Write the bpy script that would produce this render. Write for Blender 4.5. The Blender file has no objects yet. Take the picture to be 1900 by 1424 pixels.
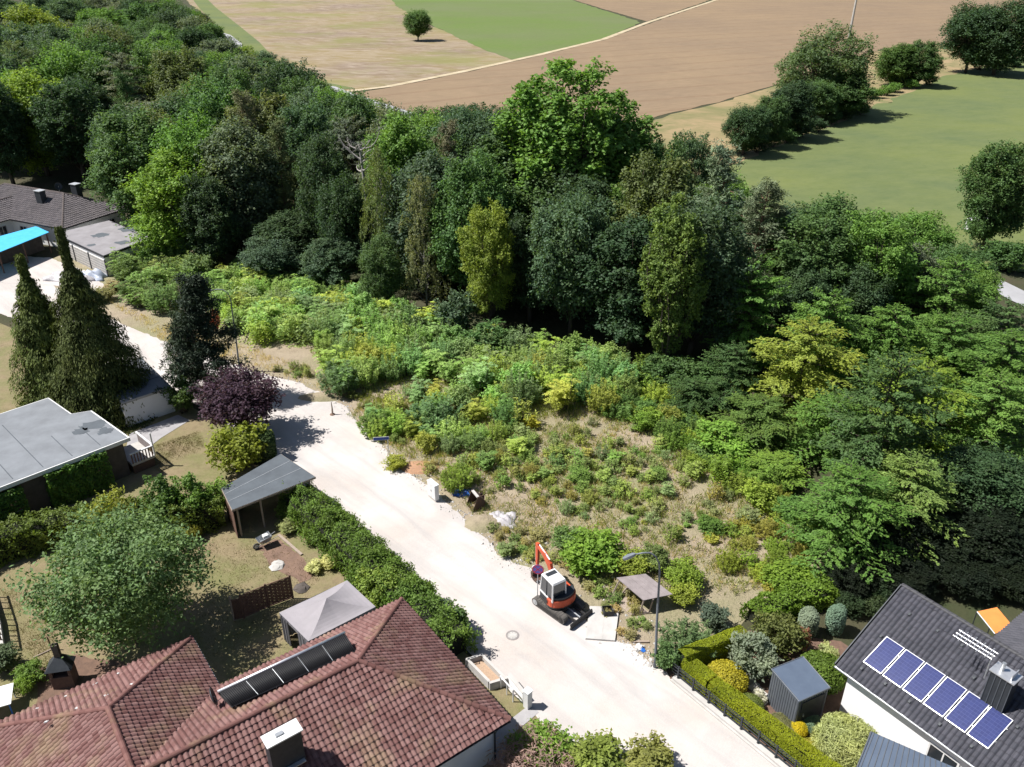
import bpy, math, random
import numpy as np
from mathutils import Vector, Matrix

R = math.radians
scene = bpy.context.scene
col = scene.collection

# ---------------------------------------------------------------- camera, sky, sun, exposure
CAM_H, PITCH, FOC = 36.0, R(28.0), 1537.0          # metres, downward tilt, focal length in photo pixels
cam_d = bpy.data.cameras.new('camera')
cam_d.sensor_fit = 'HORIZONTAL'; cam_d.sensor_width = 36.0
cam_d.lens = FOC / 1900.0 * 36.0
cam_d.clip_start = 0.5; cam_d.clip_end = 6000.0
cam = bpy.data.objects.new('camera', cam_d); col.objects.link(cam)
cam.location = (0, 0, CAM_H); cam.rotation_euler = (R(90) - PITCH, 0, 0)
scene.camera = cam

SUN_EL = R(56.0)
SUN_FROM = Vector((-1.0, 0.02, 0)).normalized()   # horizontal direction towards the sun
world = bpy.data.worlds.new('World'); scene.world = world; world.use_nodes = True
wn = world.node_tree
sky = wn.nodes.new('ShaderNodeTexSky'); sky.sky_type = 'NISHITA'; sky.sun_disc = False
sky.sun_elevation = SUN_EL
sky.sun_rotation = math.atan2(SUN_FROM.x, SUN_FROM.y)
wn.nodes['Background'].inputs[1].default_value = 0.05
wn.links.new(sky.outputs[0], wn.nodes['Background'].inputs[0])
sun_d = bpy.data.lights.new('sun', 'SUN'); sun_d.energy = 5.0; sun_d.angle = R(0.53); sun_d.color = (1.0, 0.965, 0.915)
sun = bpy.data.objects.new('sun', sun_d); col.objects.link(sun)
to_sun = Vector((SUN_FROM.x * math.cos(SUN_EL), SUN_FROM.y * math.cos(SUN_EL), math.sin(SUN_EL)))
sun.rotation_euler = to_sun.to_track_quat('Z', 'Y').to_euler(); sun.location = (0, 0, 120)

vs = scene.view_settings
vs.view_transform = 'Standard'; vs.look = 'None'; vs.gamma = 1.0; vs.use_curve_mapping = False
vs.exposure = 0.77
scene.cycles.use_denoising = True
scene.cycles.max_bounces = 5; scene.cycles.diffuse_bounces = 3; scene.cycles.glossy_bounces = 2
scene.cycles.transmission_bounces = 3; scene.cycles.transparent_max_bounces = 4
scene.cycles.use_adaptive_sampling = True; scene.cycles.adaptive_threshold = 0.02
scene.cycles.caustics_reflective = False; scene.cycles.caustics_refractive = False

# ---------------------------------------------------------------- photo pixels to places
CT, ST = math.cos(PITCH), math.sin(PITCH)
def ray(px, py):
    x = (px - 950.0) / FOC; y = (712.0 - py) / FOC
    return Vector((x, CT + y * ST, -ST + y * CT))
def G(px, py, z=0.0):
    d = ray(px, py); t = (z - CAM_H) / d.z
    return Vector((d.x * t, d.y * t, z))
def AT(px, py, Y):                                   # the point of that ray at ground distance Y
    d = ray(px, py); t = Y / d.y
    return Vector((d.x * t, Y, CAM_H + d.z * t))
def depth(p): return p.y * CT - (p.z - CAM_H) * ST
def ONPL(px, py, p0, n):                             # on a plane, for things lying on a roof
    d = ray(px, py); o = Vector((0, 0, CAM_H))
    return o + d * ((p0 - o).dot(n) / d.dot(n))

# ---------------------------------------------------------------- objects
ORG = {}
def link(o):
    col.objects.link(o); return o
def tag(o, label, cat, group=None, kind=None):
    if label: o['label'] = label
    if cat: o['category'] = cat
    if group: o['group'] = group
    if kind: o['kind'] = kind
    return o
def thing(name, label, cat, loc, group=None):
    o = link(bpy.data.objects.new(name, None)); o.location = loc; o.empty_display_size = 0.3
    ORG[o] = Vector(loc)
    return tag(o, label, cat, group)
def put(name, me, parent=None, loc=None):
    o = link(bpy.data.objects.new(name, me))
    if parent is not None:
        o.parent = parent; ORG[o] = ORG[parent]
    elif loc is not None:
        o.location = loc; ORG[o] = Vector(loc)
    else:
        ORG[o] = Vector((0, 0, 0))
    return o

class MB:
    """collects faces in world coordinates; build() makes ONE mesh object of them"""
    def __init__(s): s.v = []; s.f = []; s.m = []; s.mi = 0
    def add(s, vs, fs):
        k = len(s.v); s.v += [tuple(p) for p in vs]
        for f in fs: s.f.append(tuple(i + k for i in f)); s.m.append(s.mi)
        return s
    def poly(s, pts): return s.add(pts, [tuple(range(len(pts)))])
    def box(s, c, ax, ay, az):                       # centre and three half-axes
        c, ax, ay, az = Vector(c), Vector(ax), Vector(ay), Vector(az)
        P = [c + i * ax + j * ay + k * az for k in (-1, 1) for j in (-1, 1) for i in (-1, 1)]
        return s.add(P, [(0, 2, 3, 1), (4, 5, 7, 6), (0, 1, 5, 4), (2, 6, 7, 3), (0, 4, 6, 2), (1, 3, 7, 5)])
    def prism(s, pts, z0, z1):                       # polygon (any winding) between two heights
        P = [Vector((p[0], p[1], 0)) for p in pts]
        if sum(P[i].x * P[(i + 1) % len(P)].y - P[(i + 1) % len(P)].x * P[i].y for i in range(len(P))) < 0: P.reverse()
        n = len(P)
        vs = [(p.x, p.y, z0) for p in P] + [(p.x, p.y, z1) for p in P]
        fs = [tuple(range(n - 1, -1, -1)), tuple(range(n, 2 * n))] + [(i, (i + 1) % n, n + (i + 1) % n, n + i) for i in range(n)]
        return s.add(vs, fs)
    def slab(s, pts, th):                            # any planar polygon thickened downwards along z
        P = [Vector(p) for p in pts]; n = len(P)
        vs = P + [p - Vector((0, 0, th)) for p in P]
        fs = [tuple(range(n)), tuple(range(2 * n - 1, n - 1, -1))] + [(i, n + i, n + (i + 1) % n, (i + 1) % n) for i in range(n)]
        return s.add(vs, fs)
    def tube(s, p0, p1, r0, r1=None, n=8, cap=True):
        p0, p1 = Vector(p0), Vector(p1); r1 = r0 if r1 is None else r1
        d = (p1 - p0).normalized(); a = d.orthogonal().normalized(); b = d.cross(a)
        vs = []
        for p, r in ((p0, r0), (p1, r1)):
            for i in range(n):
                t = 2 * math.pi * i / n; vs.append(p + a * (r * math.cos(t)) + b * (r * math.sin(t)))
        fs = [(i, (i + 1) % n, n + (i + 1) % n, n + i) for i in range(n)]
        if cap: fs += [tuple(range(n - 1, -1, -1)), tuple(range(n, 2 * n))]
        return s.add(vs, fs)
    def path(s, pts, r, n=8):
        rs = r if isinstance(r, (list, tuple)) else [r] * len(pts)
        pts = [Vector(p) for p in pts]; k0 = len(s.v); vs = []; a = None
        for j, p in enumerate(pts):
            d = (pts[min(j + 1, len(pts) - 1)] - pts[max(j - 1, 0)]).normalized()
            a = d.orthogonal().normalized() if a is None else (a - d * a.dot(d)).normalized()
            b = d.cross(a)
            for i in range(n):
                t = 2 * math.pi * i / n; vs.append(p + a * (rs[j] * math.cos(t)) + b * (rs[j] * math.sin(t)))
        fs = []
        for j in range(len(pts) - 1):
            fs += [(j * n + i, j * n + (i + 1) % n, (j + 1) * n + (i + 1) % n, (j + 1) * n + i) for i in range(n)]
        fs += [tuple(range(n - 1, -1, -1)), tuple(range((len(pts) - 1) * n, len(pts) * n))]
        return s.add(vs, fs)
    def lathe(s, c, prof, n=16, ax=Vector((0, 0, 1))):     # prof: list of (r, h) along ax
        c = Vector(c); ax = Vector(ax).normalized(); a = ax.orthogonal().normalized(); b = ax.cross(a); vs = []
        for r, h in prof:
            for i in range(n):
                t = 2 * math.pi * i / n; vs.append(c + ax * h + a * (r * math.cos(t)) + b * (r * math.sin(t)))
        fs = []
        for j in range(len(prof) - 1):
            fs += [(j * n + i, j * n + (i + 1) % n, (j + 1) * n + (i + 1) % n, (j + 1) * n + i) for i in range(n)]
        fs += [tuple(range(n - 1, -1, -1)), tuple(range((len(prof) - 1) * n, len(prof) * n))]
        return s.add(vs, fs)
    def build(s, name, mats, parent=None, loc=None, smooth=False, bevel=0):
        o0 = ORG[parent] if parent is not None else Vector(loc or (0, 0, 0))
        me = bpy.data.meshes.new(name)
        me.from_pydata([(x - o0.x, y - o0.y, z - o0.z) for x, y, z in s.v], [], s.f)
        for m in (mats if isinstance(mats, (list, tuple)) else [mats]): me.materials.append(m)
        if max(s.m, default=0): me.polygons.foreach_set('material_index', s.m)
        if smooth: me.polygons.foreach_set('use_smooth', [True] * len(s.f))
        o = put(name, me, parent, None if parent is not None else o0)
        if bevel:
            b = o.modifiers.new('bevel', 'BEVEL'); b.width = bevel; b.segments = 2; b.limit_method = 'ANGLE'
        return o

def quads(name, V, mat, mats_idx=None):
    """fast mesh of loose quads: V has shape (n*4, 3)"""
    V = np.asarray(V, dtype=np.float32); n = len(V) // 4
    me = bpy.data.meshes.new(name)
    me.vertices.add(4 * n); me.vertices.foreach_set('co', V.ravel())
    me.loops.add(4 * n); me.loops.foreach_set('vertex_index', np.arange(4 * n, dtype=np.int32))
    me.polygons.add(n)
    me.polygons.foreach_set('loop_start', np.arange(0, 4 * n, 4, dtype=np.int32))
    me.materials.append(mat); me.update(calc_edges=True)
    return me

# ---------------------------------------------------------------- materials
class NT:
    def __init__(s, name):
        s.m = bpy.data.materials.new(name); s.m.use_nodes = True; s.t = s.m.node_tree
        s.b = s.t.nodes['Principled BSDF']; s.tc = s.t.nodes.new('ShaderNodeTexCoord'); s.vec = s.tc.outputs['Object']
    def n(s, typ, **kw):
        x = s.t.nodes.new(typ)
        for k, v in kw.items(): setattr(x, k, v)
        return x
    def lk(s, a, b): s.t.links.new(a, b)
    def put(s, x, i, v):
        if hasattr(v, 'is_output'): s.lk(v, x.inputs[i])
        else: x.inputs[i].default_value = (*v, 1) if isinstance(v, tuple) and len(v) == 3 and x.inputs[i].type == 'RGBA' else v
    def map(s, sc=(1, 1, 1), rot=0, vec=None):
        v = vec or s.vec
        if rot:
            r = s.n('ShaderNodeMapping'); s.lk(v, r.inputs[0]); r.inputs['Rotation'].default_value = (0, 0, rot); v = r.outputs[0]
        x = s.n('ShaderNodeMapping'); s.lk(v, x.inputs[0]); x.inputs['Scale'].default_value = sc
        return x.outputs[0]
    def noise(s, sc, det=5.0, rough=0.55, vec=None, dist=0.0):
        x = s.n('ShaderNodeTexNoise'); s.lk(vec or s.vec, x.inputs['Vector'])
        x.inputs['Scale'].default_value = sc; x.inputs['Detail'].default_value = det; x.inputs['Roughness'].default_value = rough; x.inputs['Distortion'].default_value = dist
        return x.outputs[0]
    def step(s, sock, lo, hi):
        x = s.n('ShaderNodeMapRange'); s.lk(sock, x.inputs[0]); x.inputs[1].default_value = lo; x.inputs[2].default_value = hi
        return x.outputs[0]
    def mix(s, f, a, b, mode='MIX'):
        x = s.n('ShaderNodeMix', data_type='RGBA', blend_type=mode); s.put(x, 0, f); s.put(x, 6, a); s.put(x, 7, b)
        return x.outputs[2]
    def math(s, op, a, b=0.0):
        x = s.n('ShaderNodeMath', operation=op); s.put(x, 0, a); s.put(x, 1, b); return x.outputs[0]
    def bump(s, h, st=0.5, d=0.02):
        x = s.n('ShaderNodeBump'); x.inputs['Strength'].default_value = st; x.inputs['Distance'].default_value = d
        s.lk(h, x.inputs['Height']); s.lk(x.outputs[0], s.b.inputs['Normal'])
    def out(s, c, rough=0.85, metal=0.0, spec=0.3):
        s.put(s.b, 'Base Color', c); s.put(s.b, 'Roughness', rough); s.b.inputs['Metallic'].default_value = metal
        s.b.inputs['Specular IOR Level'].default_value = spec
        return s.m
def pm(name, c1, c2=None, sc=3.0, rough=0.8, bump=0.0, metal=0.0, spec=0.3, det=6.0, stretch=(1, 1, 1)):
    t = NT(name); v = t.map(stretch)
    if c2 is None: c2 = tuple(x * 0.72 for x in c1)
    f = t.step(t.noise(sc, det, 0.6, v), 0.3, 0.7)
    if bump: t.bump(t.noise(sc * 6, 4, 0.6, v), 0.6, bump)
    return t.out(t.mix(f, c1, c2), rough, metal, spec)

def leaf_material(name, trans=0.36, var=0.6, rough=0.6):
    t = NT(name)
    oi = t.n('ShaderNodeObjectInfo'); ge = t.n('ShaderNodeNewGeometry')
    rnd = ge.outputs['Random Per Island']
    br = t.math('ADD', t.math('MULTIPLY', rnd, var), 1.0 - var * 0.5)
    c = t.mix(1.0, oi.outputs['Color'], br, 'MULTIPLY')
    c = t.mix(1.0, c, t.math('ADD', t.math('MULTIPLY', t.noise(0.9, 3), 1.1), 0.45), 'MULTIPLY')
    yel = t.math('MULTIPLY', t.step(t.noise(0.35, 3), 0.42, 0.7), 0.45)      # some sprays of the crown are yellower
    c = t.mix(yel, c, t.mix(1.0, c, (1.3, 1.1, 0.62), 'MULTIPLY'))
    t.out(c, rough, 0, 0.25)
    tr = t.n('ShaderNodeBsdfTranslucent'); t.lk(t.mix(1.0, c, (1.5, 1.5, 0.75), 'MULTIPLY'), tr.inputs[0])
    mx = t.n('ShaderNodeMixShader'); mx.inputs[0].default_value = trans
    t.lk(t.b.outputs[0], mx.inputs[1]); t.lk(tr.outputs[0], mx.inputs[2])
    t.lk(mx.outputs[0], t.t.nodes['Material Output'].inputs[0])
    return t.m
LEAF = leaf_material('leaf')
NEEDLE = leaf_material('needle', 0.12, 0.5, 0.7)
BARK = pm('bark', (0.12, 0.095, 0.075), (0.05, 0.042, 0.034), 4, 0.95, 0.03, stretch=(1, 1, 0.25))
PINEBARK = pm('pine_bark', (0.24, 0.13, 0.08), (0.11, 0.075, 0.055), 3, 0.95, 0.03)
BIRCHBARK = pm('birch_bark', (0.5, 0.48, 0.44), (0.08, 0.075, 0.07), 5, 0.9, stretch=(1, 1, 3))
DEADBARK = pm('dead_bark', (0.42, 0.40, 0.38), (0.22, 0.2, 0.19), 5, 0.95)
TWIG = pm('hedge_twigs', (0.02, 0.022, 0.012), (0.01, 0.012, 0.008), 6, 0.95)
WHITEWALL = pm('white_render', (0.84, 0.84, 0.84), (0.78, 0.78, 0.78), 1.2, 0.9, 0.004)
BLUEWALL = pm('pale_blue_render', (0.55, 0.60, 0.66), (0.48, 0.53, 0.6), 1.2, 0.9, 0.004)
DARKWALL = pm('dark_wall', (0.10, 0.085, 0.075), (0.06, 0.05, 0.045), 2, 0.9)
WHITE = pm('white_paint', (0.66, 0.66, 0.66), (0.58, 0.58, 0.58), 3, 0.45, spec=0.4)
CONC = pm('concrete', (0.46, 0.44, 0.42), (0.34, 0.33, 0.31), 2, 0.92, 0.008)
PALECONC = pm('pale_concrete', (0.47, 0.45, 0.43), (0.37, 0.355, 0.34), 1.5, 0.92, 0.006)
FELT = pm('roofing_felt', (0.20, 0.215, 0.235), (0.15, 0.16, 0.175), 0.8, 0.9, 0.006)
FELTGREY = pm('grey_felt', (0.26, 0.25, 0.265), (0.19, 0.18, 0.19), 0.7, 0.9, 0.006)
FELTDARK = pm('dark_felt', (0.095, 0.11, 0.125), (0.07, 0.08, 0.092), 1.0, 0.85, 0.006)
STEEL = pm('galvanised_steel', (0.50, 0.52, 0.54), (0.40, 0.42, 0.44), 4, 0.4, metal=0.7)
ALU = pm('aluminium', (0.75, 0.76, 0.78), (0.65, 0.66, 0.68), 6, 0.3, metal=0.8)
DARKMETAL = pm('dark_metal', (0.045, 0.05, 0.058), (0.03, 0.034, 0.04), 4, 0.5, metal=0.2)
ANTHRA = pm('anthracite_sheet', (0.115, 0.125, 0.145), (0.09, 0.1, 0.115), 2, 0.45, metal=0.1)
ROOFBLUE = pm('blue_grey_sheet', (0.105, 0.135, 0.185), (0.085, 0.11, 0.155), 1.5, 0.42, metal=0.1)
RUBBER = pm('rubber', (0.05, 0.048, 0.046), (0.12, 0.11, 0.10), 5, 0.9)
ABSORB = pm('black_absorber', (0.008, 0.008, 0.010), (0.012, 0.012, 0.014), 5, 0.6)
MANRING = pm('manhole_ring', (0.26, 0.24, 0.23), (0.20, 0.185, 0.18), 5, 0.9)
BLACK = pm('black_steel', (0.022, 0.022, 0.024), (0.035, 0.033, 0.03), 5, 0.6)
RUST = pm('rusty_steel', (0.06, 0.045, 0.04), (0.11, 0.06, 0.04), 6, 0.85)
ORANGE = pm('machine_orange', (0.55, 0.085, 0.03), (0.42, 0.07, 0.03), 3, 0.5, spec=0.4)
AWN = pm('orange_canvas', (0.80, 0.27, 0.07), (0.72, 0.23, 0.06), 2, 0.8)
WOOD = pm('weathered_wood', (0.35, 0.29, 0.24), (0.24, 0.19, 0.155), 3, 0.9, 0.01, stretch=(1, 6, 1))
PLY = pm('grey_plywood', (0.27, 0.235, 0.235), (0.19, 0.165, 0.165), 2, 0.9, 0.006)
BROWNWOOD = pm('brown_stained_wood', (0.15, 0.088, 0.066), (0.10, 0.058, 0.045), 4, 0.85, 0.006)
TARPBLUE = pm('blue_tarp', (0.05, 0.36, 0.66), (0.08, 0.42, 0.70), 1.5, 0.55)
LAMPGREY = pm('lamp_grey', (0.17, 0.19, 0.22), (0.13, 0.145, 0.17), 3, 0.5, metal=0.2)
TARPNAVY = pm('dark_blue_tarp', (0.02, 0.10, 0.42), (0.03, 0.16, 0.55), 6, 0.5)
PLASTIC = pm('white_plastic_sheet', (0.44, 0.42, 0.43), (0.32, 0.305, 0.32), 2.5, 0.5, 0.05)
CANVAS = pm('mauve_grey_canvas', (0.285, 0.265, 0.285), (0.25, 0.235, 0.25), 1.5, 0.85)
CANVASDARK = pm('grey_canvas_wall', (0.19, 0.185, 0.205), (0.15, 0.148, 0.165), 1.5, 0.85)
BLUESIGN = pm('blue_sign', (0.03, 0.07, 0.30), (0.03, 0.06, 0.26), 3, 0.5)
SIGNBLUE = pm('traffic_sign_blue', (0.20, 0.17, 0.58), (0.18, 0.15, 0.52), 3, 0.5)
SIGNRED = pm('traffic_sign_red', (0.62, 0.05, 0.09), (0.55, 0.05, 0.09), 3, 0.5)
BRICKDARK = pm('dark_brick', (0.12, 0.075, 0.06), (0.08, 0.05, 0.042), 5, 0.9)
GRAVELROOF = pm('brown_gravel', (0.42, 0.30, 0.21), (0.30, 0.21, 0.15), 9, 0.95, 0.02)
def glass(name, c, rough=0.08):
    t = NT(name); t.out(t.mix(t.step(t.noise(1.5, 2), 0.3, 0.7), c, tuple(x * 0.6 for x in c)), rough, 0, 0.7); return t.m
GLASS = glass('window_glass', (0.035, 0.042, 0.05))
PV = NT('solar_cells')
_br = PV.n('ShaderNodeTexBrick'); PV.lk(PV.tc.outputs['UV'], _br.inputs[0])
_br.offset = 0.0; _br.inputs['Scale'].default_value = 1.0
_br.inputs['Color1'].default_value = (0.016, 0.024, 0.105, 1); _br.inputs['Color2'].default_value = (0.020, 0.030, 0.125, 1); _br.inputs['Mortar'].default_value = (0.035, 0.048, 0.15, 1)
_br.inputs['Mortar Size'].default_value = 0.006; _br.inputs['Brick Width'].default_value = 1 / 6; _br.inputs['Row Height'].default_value = 1 / 10
PV = PV.out(_br.outputs[0], 0.18, 0.0, 0.6)

def ground_mats():
    m = {}
    t = NT('forest_floor'); f = t.step(t.noise(0.25, 6), 0.35, 0.65)
    c = t.mix(f, (0.06, 0.052, 0.03), (0.035, 0.045, 0.018)); t.bump(t.noise(2.5, 6), 0.8, 0.15); m['floor'] = t.out(c, 0.97)
    t = NT('dry_wasteland')
    big = t.step(t.noise(0.11, 4, 0.6), 0.42, 0.62); mid = t.step(t.noise(0.7, 6, 0.65), 0.35, 0.68); fine = t.step(t.noise(7, 5, 0.7), 0.3, 0.75)
    c = t.mix(mid, (0.30, 0.245, 0.180), (0.21, 0.165, 0.120)); c = t.mix(t.math('MULTIPLY', big, 0.75), c, (0.15, 0.165, 0.065))
    c = t.mix(t.math('MULTIPLY', fine, 0.5), c, (0.38, 0.32, 0.225)); t.bump(t.noise(5, 8, 0.7), 1.0, 0.12); m['waste'] = t.out(c, 0.97)
    t = NT('pale_gravel')
    v2 = t.map((1, 1, 1), R(-46))
    a = t.step(t.noise(0.16, 5, 0.6), 0.38, 0.66); b = t.step(t.noise(0.9, 7, 0.65, t.map((0.10, 0.9, 1), R(-134)), 0.4), 0.44, 0.68); b2 = t.step(t.noise(0.28, 6, 0.65, None, 0.8), 0.5, 0.68); g = t.step(t.noise(14, 4, 0.7), 0.3, 0.7)
    c = t.mix(a, (0.450, 0.405, 0.378), (0.520, 0.495, 0.482)); c = t.mix(t.math('MULTIPLY', b, 0.6), c, (0.325, 0.32, 0.322))
    c = t.mix(t.math('MULTIPLY', b2, 0.4), c, (0.345, 0.335, 0.335))
    br = t.n('ShaderNodeTexBrick'); t.lk(v2, br.inputs[0]); br.inputs['Scale'].default_value = 4.5; br.inputs['Mortar Size'].default_value = 0.018
    br.inputs['Color1'].default_value = (1, 1, 1, 1); br.inputs['Color2'].default_value = (0.94, 0.94, 0.94, 1); br.inputs['Mortar'].default_value = (0.82, 0.8, 0.78, 1)
    c = t.mix(t.step(t.noise(0.22, 4), 0.35, 0.6), c, t.mix(1.0, c, br.outputs[0], 'MULTIPLY')); c = t.mix(t.math('MULTIPLY', g, 0.16), c, (0.45, 0.38, 0.31))
    t.bump(t.noise(9, 6, 0.7), 0.5, 0.03); m['gravel'] = t.out(c, 0.95)
    t = NT('dry_lawn')
    a = t.step(t.noise(0.35, 5, 0.6), 0.4, 0.62); b = t.step(t.noise(4, 6, 0.7), 0.3, 0.7)
    c = t.mix(a, (0.205, 0.160, 0.095), (0.135, 0.142, 0.052)); c = t.mix(t.math('MULTIPLY', b, 0.5), c, (0.26, 0.215, 0.125)); c = t.mix(t.math('MULTIPLY', t.step(t.noise(1.3, 6, 0.7), 0.5, 0.7), 0.5), c, (0.12, 0.09, 0.055)); t.bump(t.noise(18, 4, 0.7), 0.9, 0.05); m['lawn'] = t.out(c, 0.97)
    t = NT('brown_field')
    a = t.step(t.noise(0.012, 4), 0.35, 0.65); w = t.n('ShaderNodeTexWave', wave_type='BANDS'); t.lk(t.map((1, 1, 1), R(62)), w.inputs[0])
    w.inputs['Scale'].default_value = 0.022; w.inputs['Distortion'].default_value = 3.0; w.inputs['Detail'].default_value = 3; w.inputs['Detail Scale'].default_value = 0.6
    c = t.mix(a, (0.205, 0.148, 0.088), (0.165, 0.122, 0.080)); c = t.mix(t.math('MULTIPLY', t.step(w.outputs[1], 0.90, 1.0), 0.5), c, (0.14, 0.088, 0.052))
    c = t.mix(t.math('MULTIPLY', t.step(t.noise(0.9, 6, 0.7, t.map((0.25, 1, 1), R(-28))), 0.35, 0.7), 0.6), c, (0.265, 0.185, 0.118)); c = t.mix(t.math('MULTIPLY', t.step(t.noise(0.05, 6, 0.7, None, 0.8), 0.45, 0.7), 0.4), c, (0.15, 0.105, 0.07)); m['brown'] = t.out(c, 0.97)
    t = NT('green_crop')
    c = t.mix(t.step(t.noise(0.012, 4), 0.35, 0.65), (0.090, 0.145, 0.026), (0.108, 0.140, 0.052)); c = t.mix(t.math('MULTIPLY', t.step(t.noise(0.5, 6, 0.7), 0.4, 0.7), 0.45), c, (0.15, 0.155, 0.07)); c = t.mix(t.math('MULTIPLY', t.step(t.noise(0.04, 5, 0.7), 0.45, 0.7), 0.5), c, (0.10, 0.125, 0.045)); m['crop'] = t.out(c, 0.97)
    t = NT('mown_stubble')
    a = t.step(t.noise(0.014, 5, 0.65), 0.42, 0.6); b = t.step(t.noise(0.22, 7, 0.7, t.map((0.35, 1, 1), R(20)), 1.5), 0.42, 0.66)
    c = t.mix(a, (0.205, 0.158, 0.078), (0.165, 0.120, 0.085)); c = t.mix(t.math('MULTIPLY', b, 0.8), c, (0.31, 0.255, 0.20)); c = t.mix(t.math('MULTIPLY', t.step(t.noise(0.022, 5, 0.65), 0.48, 0.64), 0.7), c, (0.165, 0.165, 0.05)); m['mown'] = t.out(c, 0.97)
    t = NT('meadow')
    a = t.step(t.noise(0.035, 5, 0.6), 0.38, 0.64); b = t.step(t.noise(0.35, 7, 0.7, t.map((0.5, 1, 1), R(-20))), 0.35, 0.7)
    c = t.mix(a, (0.118, 0.142, 0.042), (0.082, 0.112, 0.045)); c = t.mix(t.math('MULTIPLY', b, 0.55), c, (0.142, 0.162, 0.065)); c = t.mix(t.math('MULTIPLY', t.step(t.noise(1.6, 5, 0.7, t.map((0.5, 1, 1), R(-15))), 0.5, 0.72), 0.35), c, (0.065, 0.088, 0.036)); m['meadow'] = t.out(c, 0.97)
    t = NT('straw_strip')
    c = t.mix(t.step(t.noise(0.06, 6, 0.7, None, 1.0), 0.4, 0.62), (0.27, 0.20, 0.11), (0.15, 0.145, 0.062)); m['straw'] = t.out(c, 0.97)
    m['asphalt'] = pm('pale_asphalt', (0.33, 0.33, 0.345), (0.27, 0.27, 0.28), 0.5, 0.9)
    m['track'] = pm('field_track', (0.48, 0.40, 0.29), (0.30, 0.25, 0.15), 0.2, 0.95)
    m['paving'] = pm('grey_paving', (0.34, 0.33, 0.335), (0.26, 0.25, 0.26), 1.2, 0.9, 0.01)
    m['soil'] = pm('reddish_soil', (0.20, 0.13, 0.095), (0.13, 0.085, 0.065), 1.5, 0.97, 0.03)
    m['mulch'] = pm('bark_mulch', (0.17, 0.105, 0.075), (0.10, 0.065, 0.05), 3, 0.97, 0.04)
    return m
GM = ground_mats()
ALU.node_tree.nodes['Principled BSDF'].inputs['Roughness'].default_value = 0.45

# ---------------------------------------------------------------- plant building blocks
def unit(a): return a / np.maximum(np.linalg.norm(a, axis=1, keepdims=True), 1e-6)
def leafquads(C, N, L, W, rng, T=None, fold=0.12):
    n = len(C); N = unit(N)
    if T is None: T = rng.normal(size=(n, 3))
    T = unit(T - N * np.sum(T * N, axis=1, keepdims=True)); B = np.cross(N, T)
    s = rng.uniform(0.65, 1.35, (n, 1)); w = rng.uniform(0.75, 1.25, (n, 1))
    return np.stack([C - T * L * s / 2, C + B * W * w / 2 + N * fold * W, C + T * L * s / 2, C - B * W * w / 2 + N * fold * W], axis=1).reshape(-1, 3)
def fib(n, rng):
    i = np.arange(n) + 0.5; z = 1 - 2 * i / n; a = i * 2.39996 + rng.uniform(0, 6.28); r = np.sqrt(1 - z * z)
    return unit(np.stack([r * np.cos(a), r * np.sin(a), z], axis=1) + rng.normal(size=(n, 3)) * 0.22)
def limb(mb, p0, p1, r0, r1, rng, sag=0.1, n=5, k=4):
    p0, p1 = np.array(p0, float), np.array(p1, float); d = np.linalg.norm(p1 - p0); off = rng.normal(size=3) * d * sag
    pts = []; rs = []
    for j in range(k + 1):
        t = j / k; q = p0 * (1 - t) + p1 * t + off * (t * (1 - t)) * 2; pts.append(tuple(q)); rs.append(r0 * (1 - t) + r1 * t)
    mb.path(pts, rs, n)
def raw(mb, name, mat):
    me = bpy.data.meshes.new(name); me.from_pydata(mb.v, [], mb.f); me.materials.append(mat)
    me.polygons.foreach_set('use_smooth', [True] * len(mb.f)); return me

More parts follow.
